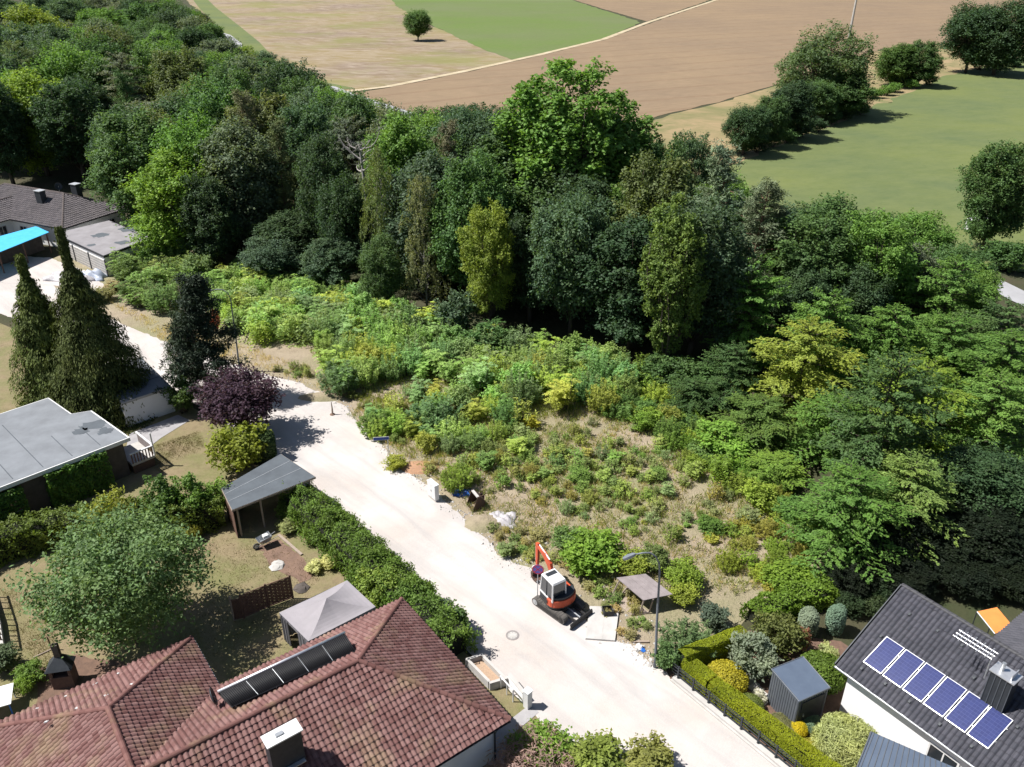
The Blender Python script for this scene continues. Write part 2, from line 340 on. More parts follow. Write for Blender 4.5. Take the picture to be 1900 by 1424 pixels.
def broad(seed, H, W, z0, ncl, per, L, Wd, flat=0.75, lobes=8, cr=0.14, mat=None, bark=None, up=0.55, stems=1, trunk=True, rough=1.0, spray=0.62):
    rng = np.random.default_rng(seed); cz = (z0 + H) / 2; rz = (H - z0) / 2; a = W / 2
    d = fib(ncl, rng); lob = unit(rng.normal(size=(lobes, 3)) + [0, 0, 0.4])
    f = 0.58 + 0.42 * np.clip((d @ lob.T).max(axis=1) * 2.2 - 1.15, 0, 1)
    f = f * rng.uniform(0.78, 1.08, ncl); R0 = cr * W
    C = d * f[:, None] * np.array([a - R0 * 0.8, a - R0 * 0.8, rz - R0 * flat * 0.8])
    ni = max(3, ncl // 4); Ci = unit(rng.normal(size=(ni, 3))) * rng.uniform(0.2, 0.6, (ni, 1)) * [a, a, rz]
    C = np.concatenate([C, Ci]) + [0, 0, cz]
    C[:, :2] *= (0.62 + 0.38 * np.clip((C[:, 2:3] - z0) / (0.45 * (H - z0)), 0, 1)) if z0 > 0.2 * H else 1
    rad = R0 * rng.uniform(0.6, 1.35, len(C))
    cnt = np.maximum(6, (per * (rad / R0) ** 2 * rng.uniform(0.7, 1.2, len(C))).astype(int))
    idx = np.repeat(np.arange(len(C)), cnt); n = len(idx)
    e = rng.normal(size=(n, 3)); e[:, 2] += 0.35; e = unit(e)
    r = rad[idx] * (0.45 + 0.6 * rng.uniform(0, 1, n) ** 0.6) * np.where(rng.uniform(0, 1, n) < 0.08, 1.35, 1.0)
    P = C[idx] + e * r[:, None] * [1, 1, flat]
    nt = 7; tw = rng.normal(size=(len(C), nt, 3)) * 0.75 + unit(C - [0, 0, cz - 0.25 * rz])[:, None, :] * 0.7 + [0, 0, 0.55]; tw = tw / np.linalg.norm(tw, axis=2, keepdims=True)
    tk = tw[idx, rng.integers(0, nt, n)]; ut = rng.uniform(0.1, 1, n) ** 0.7 * rng.uniform(1.0, 1.55, len(C))[idx]        # leafy twigs that break the outline
    Pt = C[idx] + tk * (rad[idx] * ut)[:, None] + rng.normal(size=(n, 3)) * (0.17 * rad[idx] * (1.35 - 0.5 * ut))[:, None]
    sp = rng.uniform(0, 1, n) < spray; P = np.where(sp[:, None], Pt, P); e = np.where(sp[:, None], unit(tk * 0.5 + e * 0.6), e)
    P[:, 2] = np.maximum(P[:, 2], 0.03)
    N = e * 0.55 + np.array([0, 0, up]) + rng.normal(size=(n, 3)) * 0.42 * rough
    V = leafquads(P, N, L, Wd, rng)
    me = quads('crown', V, mat or LEAF)
    mb = MB(); tr = 0.018 * H + 0.02
    if stems == 1:
        top = (rng.normal() * 0.05 * W, rng.normal() * 0.05 * W, z0 + 0.55 * (H - z0))
        limb(mb, (0, 0, -0.1), top, tr, tr * 0.35, rng, 0.04, 7, 6)
        for c in C[rng.permutation(len(C))[:max(8, len(C) // 2)]]:
            t = np.clip((c[2] - 0.3 * H) / H, 0.25, 0.95) * rng.uniform(0.75, 1.0); b = np.array(top) * t
            limb(mb, b, c, tr * 0.32, tr * 0.06, rng, 0.12, 4, 4)
    else:
        for c in C[rng.permutation(len(C))[:stems * 3]]:
            limb(mb, (rng.normal() * 0.04 * W, rng.normal() * 0.04 * W, -0.05), c, tr * 0.5, tr * 0.12, rng, 0.1, 4, 4)
    return dict(H=H, W=W, crown=me, trunk=raw(mb, 'trunk', bark or BARK))

def layered(seed, H, W, z0, nb, per, L, Wd, bark=None, droop=0.12):
    rng = np.random.default_rng(seed); mb = MB(); tr = 0.017 * H
    limb(mb, (0, 0, -0.1), (rng.normal() * 0.2, rng.normal() * 0.2, H * 0.95), tr, 0.03, rng, 0.02, 7, 6)
    Ps = []; Ns = []; Ts = []
    for i in range(nb):
        p = ((i + rng.uniform(0, 1)) / nb) ** 0.9; z = z0 + (H - z0) * p
        l = W / 2 * min(1, 0.55 + 2.2 * p) * (1 - p ** 2.4) ** 0.62 * rng.uniform(0.5, 1.2) + 0.5
        az = i * 2.39996 + rng.normal() * 0.3; d = np.array([math.cos(az), math.sin(az), 0]); sd = np.array([-d[1], d[0], 0])
        rise = (0.10 + 0.75 * p ** 2) * l; k = max(12, int(per * (l / (W / 2)) ** 1.5))
        t = rng.beta(2.2, 1.5, k); nt = 9; q = np.floor(t * nt) / nt + 0.04 * np.sin(i * 3 + np.floor(t * nt)); sgn = np.where(rng.uniform(0, 1, k) < 0.5, -1, 1); su = rng.uniform(0, 1, k) ** 0.8; o = sgn * su * 0.5 * l * np.clip(q * (1.35 - q), 0.06, 1); t = np.clip(q + su * 0.16 + rng.normal(size=k) * 0.018, 0, 1.1); o = o + rng.normal(size=k) * 0.05
        clump = np.sin(t * 17 + i) * np.sin(o * 5 / max(l, 0.5) * 3 + i * 2) ; 
        zz = z + rise * t - droop * l * t ** 2.2 - 0.10 * np.abs(o) + rng.normal(size=k) * 0.09 + 0.12 * clump
        Ps.append(d * (l * t)[:, None] + sd * o[:, None] + np.stack([0 * t, 0 * t, zz], 1))
        Ns.append(np.array([0, 0, 1.0]) + d * 0.25 + rng.normal(size=(k, 3)) * 0.33)
        Ts.append(d * 1.0 + sd * np.sign(o)[:, None] * 0.7 + rng.normal(size=(k, 3)) * 0.3)
        limb(mb, (0, 0, z * 0.97), tuple(d * l * 0.85 + [0, 0, z + rise * 0.85 - droop * l * 0.7]), tr * 0.22, 0.015, rng, 0.05, 4, 3)
    P = np.concatenate(Ps); P[:, 2] = np.maximum(P[:, 2], 0.05)
    return dict(H=H, W=W, crown=quads('crown', leafquads(P, np.concatenate(Ns), L, Wd, rng, np.concatenate(Ts)), LEAF), trunk=raw(mb, 'trunk', bark or BARK))

def pine(seed, H, W, z0, nb, tufts, per, bark=None, L=0.42, Wd=0.085):
    rng = np.random.default_rng(seed); mb = MB(); tr = 0.014 * H
    limb(mb, (0, 0, -0.1), (rng.normal() * 0.3, rng.normal() * 0.3, H * 0.96), tr, 0.05, rng, 0.03, 7, 7)
    Cs = []
    for i in range(nb):
        p = (i + rng.uniform(0, 1)) / nb; z = z0 + (H - z0) * p
        l = W / 2 * (1 - 0.75 * p ** 1.6) * rng.uniform(0.45, 1.1); az = i * 2.39996 + rng.normal() * 0.4; d = np.array([math.cos(az), math.sin(az), 0])
        e = d * l + [0, 0, z + l * rng.uniform(0.05, 0.45)]; limb(mb, (0, 0, z), tuple(e), tr * 0.3, 0.02, rng, 0.12, 4, 4)
        for k in range(tufts):
            t = rng.uniform(0.45, 1.05); Cs.append(np.array([0, 0, z]) * (1 - t) + e * t + rng.normal(size=3) * [0.3 * l * 0.6, 0.3 * l * 0.6, 0.22])
    C = np.array(Cs); rad = rng.uniform(0.35, 0.8, len(C)); idx = np.repeat(np.arange(len(C)), per); n = len(idx)
    e = rng.normal(size=(n, 3)); e[:, 2] += 0.4; e = unit(e); P = C[idx] + e * (rad[idx] * rng.uniform(0.35, 1, n))[:, None] * [1.15, 1.15, 0.7]
    V = leafquads(P, np.cross(e, rng.normal(size=(n, 3))) * 0.7 + e * 0.3 + [0, 0, 0.35], L, Wd, rng, e + rng.normal(size=(n, 3)) * 0.4)
    return dict(H=H, W=W, crown=quads('crown', V, NEEDLE), trunk=raw(mb, 'trunk', bark or PINEBARK))

def weeping(seed, H, W, z0, ncl, strands, per, L=0.26, Wd=0.15, bark=None, drop=(1.2, 3.6)):
    rng = np.random.default_rng(seed); mb = MB(); tr = 0.012 * H
    top = (rng.normal() * 0.3, rng.normal() * 0.3, H * 0.93); limb(mb, (0, 0, -0.1), top, tr, 0.03, rng, 0.03, 7, 6); Ps = []
    for i in range(ncl):
        p = (i + 0.5) / ncl; z = z0 + (H - z0) * p ** 0.85; l = W / 2 * (1 - p ** 2) ** 0.55 * rng.uniform(0.25, 1.2); az = i * 2.39996 + rng.normal() * 0.3
        c = np.array([math.cos(az) * l, math.sin(az) * l, z]); limb(mb, (0, 0, max(z - l * 0.9, 1)), tuple(c), tr * 0.25, 0.012, rng, 0.1, 4, 4)
        for s in range(strands):
            q = c + rng.normal(size=3) * [0.4, 0.4, 0.25]; dr = rng.uniform(*drop) * (1 - 0.5 * p); k = int(per * dr / 2.5); t = rng.uniform(0, 1, k)
            Ps.append(q + np.stack([rng.normal(size=k) * 0.14 + np.cos(az) * 0.5 * t, rng.normal(size=k) * 0.14 + np.sin(az) * 0.5 * t, -dr * t + 0.25], 1))
    P = np.concatenate(Ps); P[:, 2] = np.maximum(P[:, 2], 0.4); n = len(P)
    V = leafquads(P, unit(P * [1, 1, 0]) * 0.7 + rng.normal(size=(n, 3)) * 0.6 + [0, 0, 0.35], L, Wd, rng, np.array([0, 0, -1.0]) + rng.normal(size=(n, 3)) * 0.5)
    return dict(H=H, W=W, crown=quads('crown', V, LEAF), trunk=raw(mb, 'trunk', bark or BIRCHBARK))

def conifer(seed, H, W, z0, nb, per, L=0.42, Wd=0.15, power=0.8, spire=0.16, droop=0.55):
    rng = np.random.default_rng(seed); mb = MB(); tr = 0.016 * H
    limb(mb, (0, 0, -0.1), (0, 0, H * 0.97), tr, 0.02, rng, 0.01, 7, 5); Ps = []; Ts = []; Ns = []
    for i in range(nb):
        p = (i + rng.uniform(0, 1)) / nb; z = z0 + (H - z0) * p; q = max(0, 1 - p / (1 - spire)) if p < 1 - spire else 0
        l = W / 2 * (q ** power) * rng.uniform(0.5, 1.22) + 0.30 + 0.25 * (1 - p); az = i * 2.39996 + rng.normal() * 0.25; d = np.array([math.cos(az), math.sin(az), 0]); sd = np.array([-d[1], d[0], 0])
        k = max(14, int(per * (0.25 + l / (W / 2)))); t = rng.beta(2.4, 1.15, k); o = rng.normal(size=k) * (0.18 * l + 0.12) * (1.2 - 0.6 * t)
        zz = z + 0.25 * l * t - droop * l * t ** 2 - rng.exponential(0.22, k) * (0.5 + t)
        Ps.append(d * (l * t)[:, None] + sd * o[:, None] + np.stack([0 * t, 0 * t, zz], 1)); Ts.append(np.tile(d * 0.6 + [0, 0, -0.9], (k, 1)) + rng.normal(size=(k, 3)) * 0.3); Ns.append(np.tile(d + [0, 0, 0.45], (k, 1)) + rng.normal(size=(k, 3)) * 0.4)
    P = np.concatenate(Ps); P[:, 2] = np.maximum(P[:, 2], 0.06)
    return dict(H=H, W=W, crown=quads('crown', leafquads(P, np.concatenate(Ns), L, Wd, rng, np.concatenate(Ts)), NEEDLE), trunk=raw(mb, 'trunk', BARK))

def feathery(seed, H, W, stems, fronds, leaflets, L=0.24, Wd=0.085, bend=0.5, fl=0.34):
    rng = np.random.default_rng(seed); mb = MB(); Ps = []; Ts = []; Ns = []
    for i in range(stems):
        az = i * 2.39996 + rng.normal() * 0.3; lean = rng.uniform(0.05, 0.34) * W * (0.3 + 0.7 * (i > 0)); h = H * rng.uniform(0.62, 0.92); r0 = rng.uniform(0, 0.16) * W
        b = np.array([math.cos(az) * r0, math.sin(az) * r0, -0.03]); tp = np.array([math.cos(az) * (r0 + lean), math.sin(az) * (r0 + lean), h]); limb(mb, b, tp, 0.022 + 0.006 * H, 0.008, rng, 0.06, 4, 4)
        for j in range(fronds):
            t = 0.22 + 0.78 * (j + rng.uniform(0, 1)) / fronds; q = b * (1 - t) + tp * t; a2 = j * 2.39996 + rng.uniform(0, 1); d = np.array([math.cos(a2), math.sin(a2), 0]); sd = np.array([-d[1], d[0], 0])
            l = fl * W * rng.uniform(0.6, 1.15) * (1.1 - 0.35 * t); u = np.linspace(0.12, 1, leaflets); side = np.where(np.arange(leaflets) % 2, 1, -1)[:, None]
            c = q + d * (l * u)[:, None] + np.stack([0 * u, 0 * u, l * (0.62 * u - bend * 1.5 * u ** 2)], 1)
            dirv = d * 0.35 + sd * side; Ps.append(c + sd * side * L * 0.42 * (1.1 - 0.6 * u)[:, None]); Ts.append(dirv + rng.normal(size=(leaflets, 3)) * 0.15); Ns.append(np.tile([0, 0, 1.0], (leaflets, 1)) + rng.normal(size=(leaflets, 3)) * 0.3)
    P = np.concatenate(Ps); P[:, 2] = np.maximum(P[:, 2], 0.03)
    return dict(H=H, W=W, crown=quads('foliage', leafquads(P, np.concatenate(Ns), L, Wd, rng, np.concatenate(Ts)), LEAF), trunk=raw(mb, 'stems', BARK))

def upright(seed, H, W, stems, per, L=0.22, Wd=0.055):
    rng = np.random.default_rng(seed); mb = MB(); Ps = []; Ts = []; Ns = []
    for i in range(stems):
        rr = math.sqrt((i + 0.5) / stems); az = i * 2.39996; b = np.array([math.cos(az), math.sin(az), 0]) * rr * W * 0.36; h = H * (1.02 - 0.38 * rr * rr) * rng.uniform(0.62, 1.05); tp = b * (1.25 + rng.uniform(0, 0.35)) + [rng.normal() * 0.06, rng.normal() * 0.06, h]
        mb.path([tuple(b + [0, 0, -0.03]), tuple(tp)], [0.014, 0.005], 3); t = rng.uniform(0.12, 1, per) ** 0.8; a2 = rng.uniform(0, 6.28, per); d = np.stack([np.cos(a2), np.sin(a2), 0 * a2], 1)
        Ps.append(b * (1 - t)[:, None] + tp * t[:, None] + d * (L * 0.5 * (1.25 - 0.55 * t))[:, None]); Ts.append(d + np.stack([0 * t, 0 * t, 0.2 + 0.9 * t], 1)); Ns.append(rng.normal(size=(per, 3)) * 0.4 + [0, 0, 0.9] - d * 0.3)
    P = np.concatenate(Ps); P[:, 2] = np.maximum(P[:, 2], 0.03)
    return dict(H=H, W=W, crown=quads('foliage', leafquads(P, np.concatenate(Ns), L, Wd, rng, np.concatenate(Ts)), LEAF), trunk=raw(mb, 'stems', BARK))

def shell(seed, H, W, n, L, Wd, kind='ball', rough=0.35, mat=None, lump=0.10):
    """dense clipped shapes: ball, column"""
    rng = np.random.default_rng(seed); e = rng.normal(size=(n, 3)); e = unit(e); e[:, 2] = np.where(e[:, 2] < -0.85, -e[:, 2], e[:, 2]); a = W / 2; rz = H / 2
    ld = unit(rng.normal(size=(26, 3))); g = 1 - lump + lump * np.clip(((e @ ld.T).max(axis=1) - 0.75) * 5, 0, 1)
    if kind == 'column':
        m = np.abs(e[:, 2]); rr = 1.0 / np.maximum((np.linalg.norm(e[:, :2], axis=1) ** 4 + m ** 4) ** 0.25, 0.3); e2 = e * rr[:, None]
    else: e2 = e
    P = e2 * g[:, None] * [a, a, rz] * rng.uniform(0.82, 1.03, (n, 1)) + [0, 0, rz]; P[:, 2] = np.maximum(P[:, 2], 0.03)
    V = leafquads(P, e + rng.normal(size=(n, 3)) * rough + [0, 0, 0.2], L, Wd, rng, None if kind == 'ball' else np.array([0, 0, 1.0]) + rng.normal(size=(n, 3)) * 0.45)
    mb = MB(); mb.lathe((0, 0, 0), [(0.12 * a, 0.0), (0.7 * a, 0.25 * H), (0.72 * a, 0.6 * H), (0.3 * a, 0.86 * H)], 10)
    return dict(H=H, W=W, crown=quads('foliage', V, mat or LEAF), trunk=raw(mb, 'twigs', TWIG))

PROTO = dict(
    oak1=broad(1, 16, 11, 0.9, 105, 300, 0.34, 0.23, lobes=14), oak2=broad(2, 17, 10.5, 1.1, 115, 270, 0.33, 0.22, flat=0.7, lobes=16, cr=0.13), oak3=broad(3, 15, 12, 0.8, 100, 310, 0.35, 0.235, lobes=12, cr=0.145),
    ash1=broad(4, 18, 10, 2.0, 150, 200, 0.33, 0.18, flat=0.9, lobes=18, cr=0.105, up=0.4), ash2=broad(5, 18, 10.5, 2.0, 140, 210, 0.33, 0.18, flat=0.85, lobes=15, cr=0.11, up=0.4),
    poplar1=broad(6, 25, 10, 3.0, 190, 170, 0.36, 0.23, flat=1.35, lobes=14, cr=0.09, up=0.35), poplar2=broad(7, 24, 9, 2.5, 170, 170, 0.36, 0.23, flat=1.3, lobes=11, cr=0.10, up=0.35),
    beech1=layered(8, 15, 10.5, 0.8, 88, 430, 0.28, 0.155), beech2=layered(9, 14, 11, 0.6, 80, 460, 0.28, 0.16, droop=0.24), beech3=layered(10, 16, 8.0, 1.0, 95, 330, 0.27, 0.15, droop=0.3),
    pine1=pine(11, 19, 8.0, 7.0, 46, 5, 46), pine2=pine(12, 18, 7.5, 5.0, 52, 5, 44), pinelow=pine(13, 11, 6.5, 1.2, 75, 6, 48, BARK, 0.34, 0.09),
    birch1=weeping(14, 18, 6.5, 4.0, 70, 5, 42), birch2=weeping(15, 17, 6.5, 3.0, 66, 5, 44),
    cypress1=conifer(16, 16, 9.5, 0.3, 330, 250, 0.30, 0.105, power=0.62, spire=0.2), cypress2=conifer(17, 14, 6.5, 0.3, 270, 220, 0.30, 0.105, power=0.62, spire=0.14),
    garden=broad(18, 9.3, 9.0, 1.2, 190, 110, 0.24, 0.125, flat=0.8, lobes=9, cr=0.105, up=0.5, rough=1.3),
    plum=broad(19, 5.6, 5.2, 0.9, 100, 95, 0.20, 0.12, flat=0.9, lobes=9, cr=0.11, rough=1.3),
    willow=broad(20, 18, 15, 1.2, 230, 100, 0.46, 0.20, flat=1.2, lobes=12, cr=0.085, up=0.4),
    shrub1=broad(21, 2.6, 2.6, 0.1, 46, 60, 0.17, 0.105, stems=4, cr=0.15, rough=1.2), shrub2=broad(22, 2.4, 3.0, 0.1, 50, 60, 0.19, 0.11, stems=5, cr=0.14, rough=1.2, lobes=10), shrub3=broad(23, 3.4, 2.6, 0.1, 56, 58, 0.18, 0.10, stems=4, cr=0.13, flat=1.0, rough=1.3),
    feather1=feathery(24, 3.0, 2.4, 7, 12, 13), feather2=feathery(25, 2.4, 2.4, 8, 11, 13, bend=0.6), feather3=feathery(26, 3.6, 2.2, 7, 14, 12, fl=0.3), fern=feathery(27, 1.5, 2.4, 6, 12, 14, 0.26, 0.09, bend=0.75, fl=0.46),
    weed=feathery(28, 1.1, 0.8, 6, 8, 7, 0.17, 0.06, bend=0.3, fl=0.3),
    up1=upright(33, 2.6, 2.4, 40, 60), up2=upright(34, 3.3, 2.3, 36, 76), weedup=upright(35, 1.0, 0.8, 12, 26, 0.16, 0.045),
    ball=shell(29, 1.5, 1.9, 6500, 0.11, 0.06, 'ball', 0.6), column=shell(30, 3.2, 1.0, 5200, 0.16, 0.055, 'column', 0.4, NEEDLE), grassy=shell(31, 2.4, 3.0, 9000, 0.26, 0.045, 'ball', 0.8, None, 0.2),
    twiggy=broad(32, 2.6, 3.4, 0.1, 60, 60, 0.22, 0.035, stems=9, cr=0.14, rough=1.6),
)
for _k, _p in PROTO.items():                            # real extent of each kind, so that sizes measured in the photograph hold
    _n = len(_p['crown'].vertices); _v = np.empty(_n * 3, dtype=np.float32); _p['crown'].vertices.foreach_get('co', _v); _v = _v.reshape(-1, 3)
    _p['W'] = float(2 * np.percentile(np.hypot(_v[:, 0], _v[:, 1]), 97.5)); _p['H'] = float(np.percentile(_v[:, 2], 99.7))
PARTN = {'up1', 'up2', 'weedup', 'feather1', 'feather2', 'feather3', 'fern', 'weed', 'ball', 'column', 'grassy', 'shrub1', 'shrub2', 'shrub3', 'twiggy'}
VR = random.Random(5)
def plant(name, kind, p, h, w, c, label, cat, group=None, rot=None, jit=0.10):
    """one tree or shrub of its own: an empty at the foot with copies of the kind's crown and trunk"""
    k = PROTO[kind]; o = thing(name, label, cat, (p[0], p[1], p[2] if len(p) > 2 else 0.0), group)
    o.rotation_euler = (0, 0, VR.uniform(0, 6.28) if rot is None else rot); s = w / k['W']; o.scale = (s, s, h / k['H'])
    small = kind in PARTN
    a = put('foliage' if small else 'crown', k['crown'], o); b = put('stems' if small else 'trunk', k['trunk'], o)
    b_ = 2.0 * (1 + VR.uniform(-jit, jit)); a.color = tuple(max(0.004, x * b_ * (1 + VR.uniform(-jit, jit) * 0.5)) for x in c) + (1,)
    return o
def TR(px, py, Y, wpx, kind, c, label, name='broadleaf_tree', cat='tree', group=None, rot=None):
    """tree whose top shows at a photo pixel and which stands Y metres away on the ground"""
    t = AT(px, py, Y); w = wpx * depth(Vector((t.x, Y, t.z * 0.7))) / FOC
    return plant(name, kind, (t.x, Y, 0), t.z, w, c, label, cat, group, rot)
def SH(px, pyb, wpx, h, kind, c, label, name='shrub', cat='shrub', group=None):
    """shrub standing at a photo pixel, wpx wide in the photo, h metres tall"""
    g = G(px, pyb); return plant(name, kind, g, h, wpx * depth(g) / FOC, c, label, cat, group)

def hedge(name, pts, width, h, c, label, L=0.13, Wd=0.075, dens=320, lump=0.14, rough=0.45, seed=1, cat='hedge', mat=None, core=True, round_=0.25):
    """leafy hedge following a ground line: foliage over a twiggy core"""
    rng = np.random.default_rng(seed); pts = [Vector((p[0], p[1], 0)) for p in pts]; o = thing(name, label, cat, pts[0])
    Ps = []; Ns = []; mb = MB(); hw = width / 2
    lob = rng.uniform(-1, 1, (400, 3))
    for a, b in zip(pts[:-1], pts[1:]):
        l = (b - a).length; d = np.array((b - a) / l); s = np.array([-d[1], d[0], 0]); per = 2 * h + width
        n = int(dens * per * (l + width * 0.5)); t = rng.uniform(-width * 0.25, l + width * 0.25, n); u = rng.uniform(0, per, n)
        off = np.where(u < h, -hw, np.where(u < h + width, u - h - hw, hw)); z = np.where(u < h, u, np.where(u < h + width, h, per - u))
        nn = np.where((u < h)[:, None], -s, np.where((u < h + width)[:, None], np.array([0, 0, 1.0]), s))
        e = np.clip((np.abs(off) / hw - (1 - round_)) / round_, 0, 1) * np.clip((z / h - (1 - round_ * 0.8)) / (round_ * 0.8), 0, 1); z = z - e * round_ * hw * 0.5; off = off * (1 - e * 0.14)
        x0 = np.array(a) - np.array(pts[0])
        q = x0 + d * t[:, None] + s * off[:, None] + np.stack([0 * z, 0 * z, z], 1)
        g = np.sin(q[:, 0] * 2.3 + q[:, 1] * 1.1 + q[:, 2] * 2.0) * np.sin(q[:, 1] * 2.9 - q[:, 0] * 0.9 + 1.3) + 0.5 * np.sin(q[:, 0] * 5.1 + q[:, 2] * 4 + q[:, 1] * 4.3)
        q = q + nn * (lump * g + rng.normal(size=n) * lump * 0.45)[:, None]; Ps.append(q); Ns.append(nn + rng.normal(size=(n, 3)) * rough + [0, 0, 0.25])
        if core:
            m = (a + b) / 2; D = Vector(d); S = Vector(s); mb.box((m.x, m.y, (h - 0.3) / 2), D * (l / 2), S * (hw - min(0.22, hw * 0.4)), (0, 0, (h - 0.3) / 2))
    P = np.concatenate(Ps); P[:, 2] = np.maximum(P[:, 2], 0.02)
    f = put('foliage', quads('foliage', leafquads(P, np.concatenate(Ns), L, Wd, rng), mat or LEAF), o); f.color = (*[1.75 * x for x in c], 1)
    if core: mb.build('twigs', TWIG, o)
    return o

# ---------------------------------------------------------------- the setting
SR = random.Random(11)
def outline(pts, step, jit):
    out = []
    for a, b in zip(pts, pts[1:] + pts[:1]):
        n = max(1, int((b - a).length / step)) if step else 1
        for i in range(n):
            p = a.lerp(b, i / n)
            if jit: p = p + Vector((SR.gauss(0, jit), SR.gauss(0, jit), 0))
            out.append(p)
    return out
def sheet(name, px, z, mat, step=0, jit=0.0, metres=False):
    P = [Vector((p[0], p[1], z)) if metres or isinstance(p, Vector) else G(p[0], p[1], z) for p in px]
    P = outline(P, step, jit)
    if sum(P[i].x * P[(i + 1) % len(P)].y - P[(i + 1) % len(P)].x * P[i].y for i in range(len(P))) < 0: P.reverse()
    m = MB(); m.poly(P); o = m.build(name, mat); o['kind'] = 'structure'; return o
def strip(name, pts, w, z, mat):
    P = [Vector((p[0], p[1], z)) for p in pts]; L = []; Rr = []
    for i, p in enumerate(P):
        d = (P[min(i + 1, len(P) - 1)] - P[max(i - 1, 0)]).normalized(); s = Vector((-d.y, d.x, 0)) * (w / 2); L.append(p + s); Rr.append(p - s)
    m = MB()
    for i in range(len(P) - 1): m.poly([Rr[i], Rr[i + 1], L[i + 1], L[i]])
    o = m.build(name, mat); o['kind'] = 'structure'; return o

sheet('ground', [(-2500, -300), (2500, -300), (2500, 4500), (-2500, 4500)], 0.0, GM['floor'], metres=True)
sheet('mown_field', [(300, -45), (720, -45), (735, 10), (800, 48), (950, 108), (1000, 101), (860, 133), (720, 160), (630, 172), (540, 150), (470, 90), (420, 58), (355, 10)], 0.05, GM['mown'], 6, 0.5)
sheet('green_field', [(700, -45), (1010, -45), (1060, 0), (1130, 22), (1190, 42), (1120, 72), (1000, 101), (950, 111), (880, 85), (800, 46), (735, 12)], 0.09, GM['crop'], 6, 0.5)
sheet('stubble_field', [(1010, -45), (1420, -45), (1310, 3), (1200, 40), (1130, 20), (1064, 0)], 0.07, GM['brown'], 6, 0.3)
sheet('brown_field', [(640, 175), (720, 163), (860, 135), (1000, 104), (1120, 75), (1200, 46), (1320, 4), (1480, -45), (2400, -45), (2400, 20), (1900, 66), (1780, 78), (1640, 90), (1460, 152), (1330, 190), (1225, 216), (1000, 290), (640, 260)], 0.06, GM['brown'], 6, 0.4)
sheet('straw_verge', [(1000, 292), (1225, 218), (1330, 192), (1460, 154), (1640, 92), (1780, 80), (1900, 68), (2400, 24), (2400, 90), (1900, 112), (1770, 140), (1640, 195), (1480, 262), (1390, 300), (1280, 330), (1100, 360)], 0.075, GM['straw'], 4, 0.5)
sheet('meadow', [(1280, 332), (1390, 296), (1480, 258), (1640, 190), (1770, 136), (1900, 110), (2400, 92), (2600, 520), (1900, 512), (1860, 500), (1700, 470), (1400, 440), (1320, 400)], 0.10, GM['meadow'], 3, 0.6)
strip('field_track', [G(x, y) for x, y in [(1500, -48), (1330, 0), (1200, 43), (1120, 73.5), (1000, 102.5), (860, 133.5), (720, 161.5), (640, 171)]], 2.6, 0.12, GM['track'])
strip('country_road', [G(2100, 640), G(1960, 585), G(1890, 552), G(1850, 530), Vector((44, 104, 0)), Vector((20, 135, 0)), Vector((-12, 185, 0)), G(645, 176), G(612, 163), G(560, 158), G(478, 156), G(442, 120), G(440, 82), G(420, 66), G(370, 52), G(280, 40)], 3.6, 0.14, GM['asphalt'])

strip('green_verge', [G(x, y) for x, y in [(350, -25), (385, 15), (425, 50), (458, 80), (488, 118), (530, 146), (580, 158), (630, 168)]], 10.0, 0.115, GM['meadow'])
STREET_R = [(1475, 1450), (1440, 1424), (1340, 1335), (1245, 1262), (1222, 1240), (1195, 1222), (1170, 1196), (1110, 1182), (1060, 1120), (1020, 1072), (965, 1048), (925, 1030), (905, 1000), (875, 968), (845, 945), (800, 908), (765, 882), (725, 852), (702, 818), (655, 775), (640, 752), (610, 735), (560, 712), (470, 690), (415, 668), (300, 632), (200, 590), (120, 545), (60, 505), (-60, 478), (-260, 440)]
STREET_L = [(-300, 520), (-60, 560), (20, 590), (120, 640), (230, 690), (330, 730), (430, 790), (470, 850), (560, 905), (620, 945), (700, 1030), (790, 1120), (850, 1190), (905, 1245), (985, 1312), (1010, 1350), (1100, 1400), (1180, 1460)]
sheet('gravel_street', STREET_R[::-1] + [Vector((46, -6, 0)), Vector((37, -12, 0))] + STREET_L[::-1], 0.030, GM['gravel'], 0.45, 0.09)
sheet('wasteland', [(20, 500), (180, 600), (280, 645), (400, 690), (540, 730), (620, 780), (700, 860), (760, 915), (830, 965), (890, 1035), (1000, 1090), (1060, 1140), (1110, 1195), (1200, 1260), (1275, 1205), (1390, 1150), (1530, 1100), (1510, 1000), (1400, 910), (1290, 840), (1190, 735), (1000, 665), (800, 600), (600, 535), (450, 480), (300, 430), (220, 450), (130, 470)], 0.016, GM['waste'], 0.7, 0.12)
sheet('garden_lawn', [(-500, 540), (-60, 575), (120, 650), (330, 740), (430, 800), (470, 860), (560, 915), (700, 1040), (850, 1200), (985, 1320), (1100, 1410), (1180, 1470), Vector((34, -10, 0)), Vector((-20, -20, 0)), Vector((-90, 0, 0))], 0.012, GM['lawn'])
sheet('shrub_bed', [(1228, 1250), (1340, 1340), (1440, 1430), Vector((45, -4, 0)), Vector((70, 10, 0)), (1720, 1300), (1560, 1190), (1390, 1170), (1290, 1195)], 0.020, GM['mulch'])
sheet('front_path', [(925, 1352), (985, 1306), (1000, 1322), (940, 1372), (935, 1420), (905, 1420), (915, 1372)], 0.036, GM['paving'])
sheet('driveway', [(240, 805), (330, 770), (352, 780), (300, 812), (250, 850), (232, 840)], 0.036, GM['paving'])
sheet('brown_yard', [(60, 1330), (75, 1240), (140, 1215), (230, 1230), (250, 1270), (150, 1330)], 0.026, GM['mulch'], 0.5, 0.05)
sheet('bare_patch', [(478, 1012), (520, 1000), (590, 1060), (560, 1080), (505, 1055)], 0.026, GM['soil'], 0.4, 0.08)
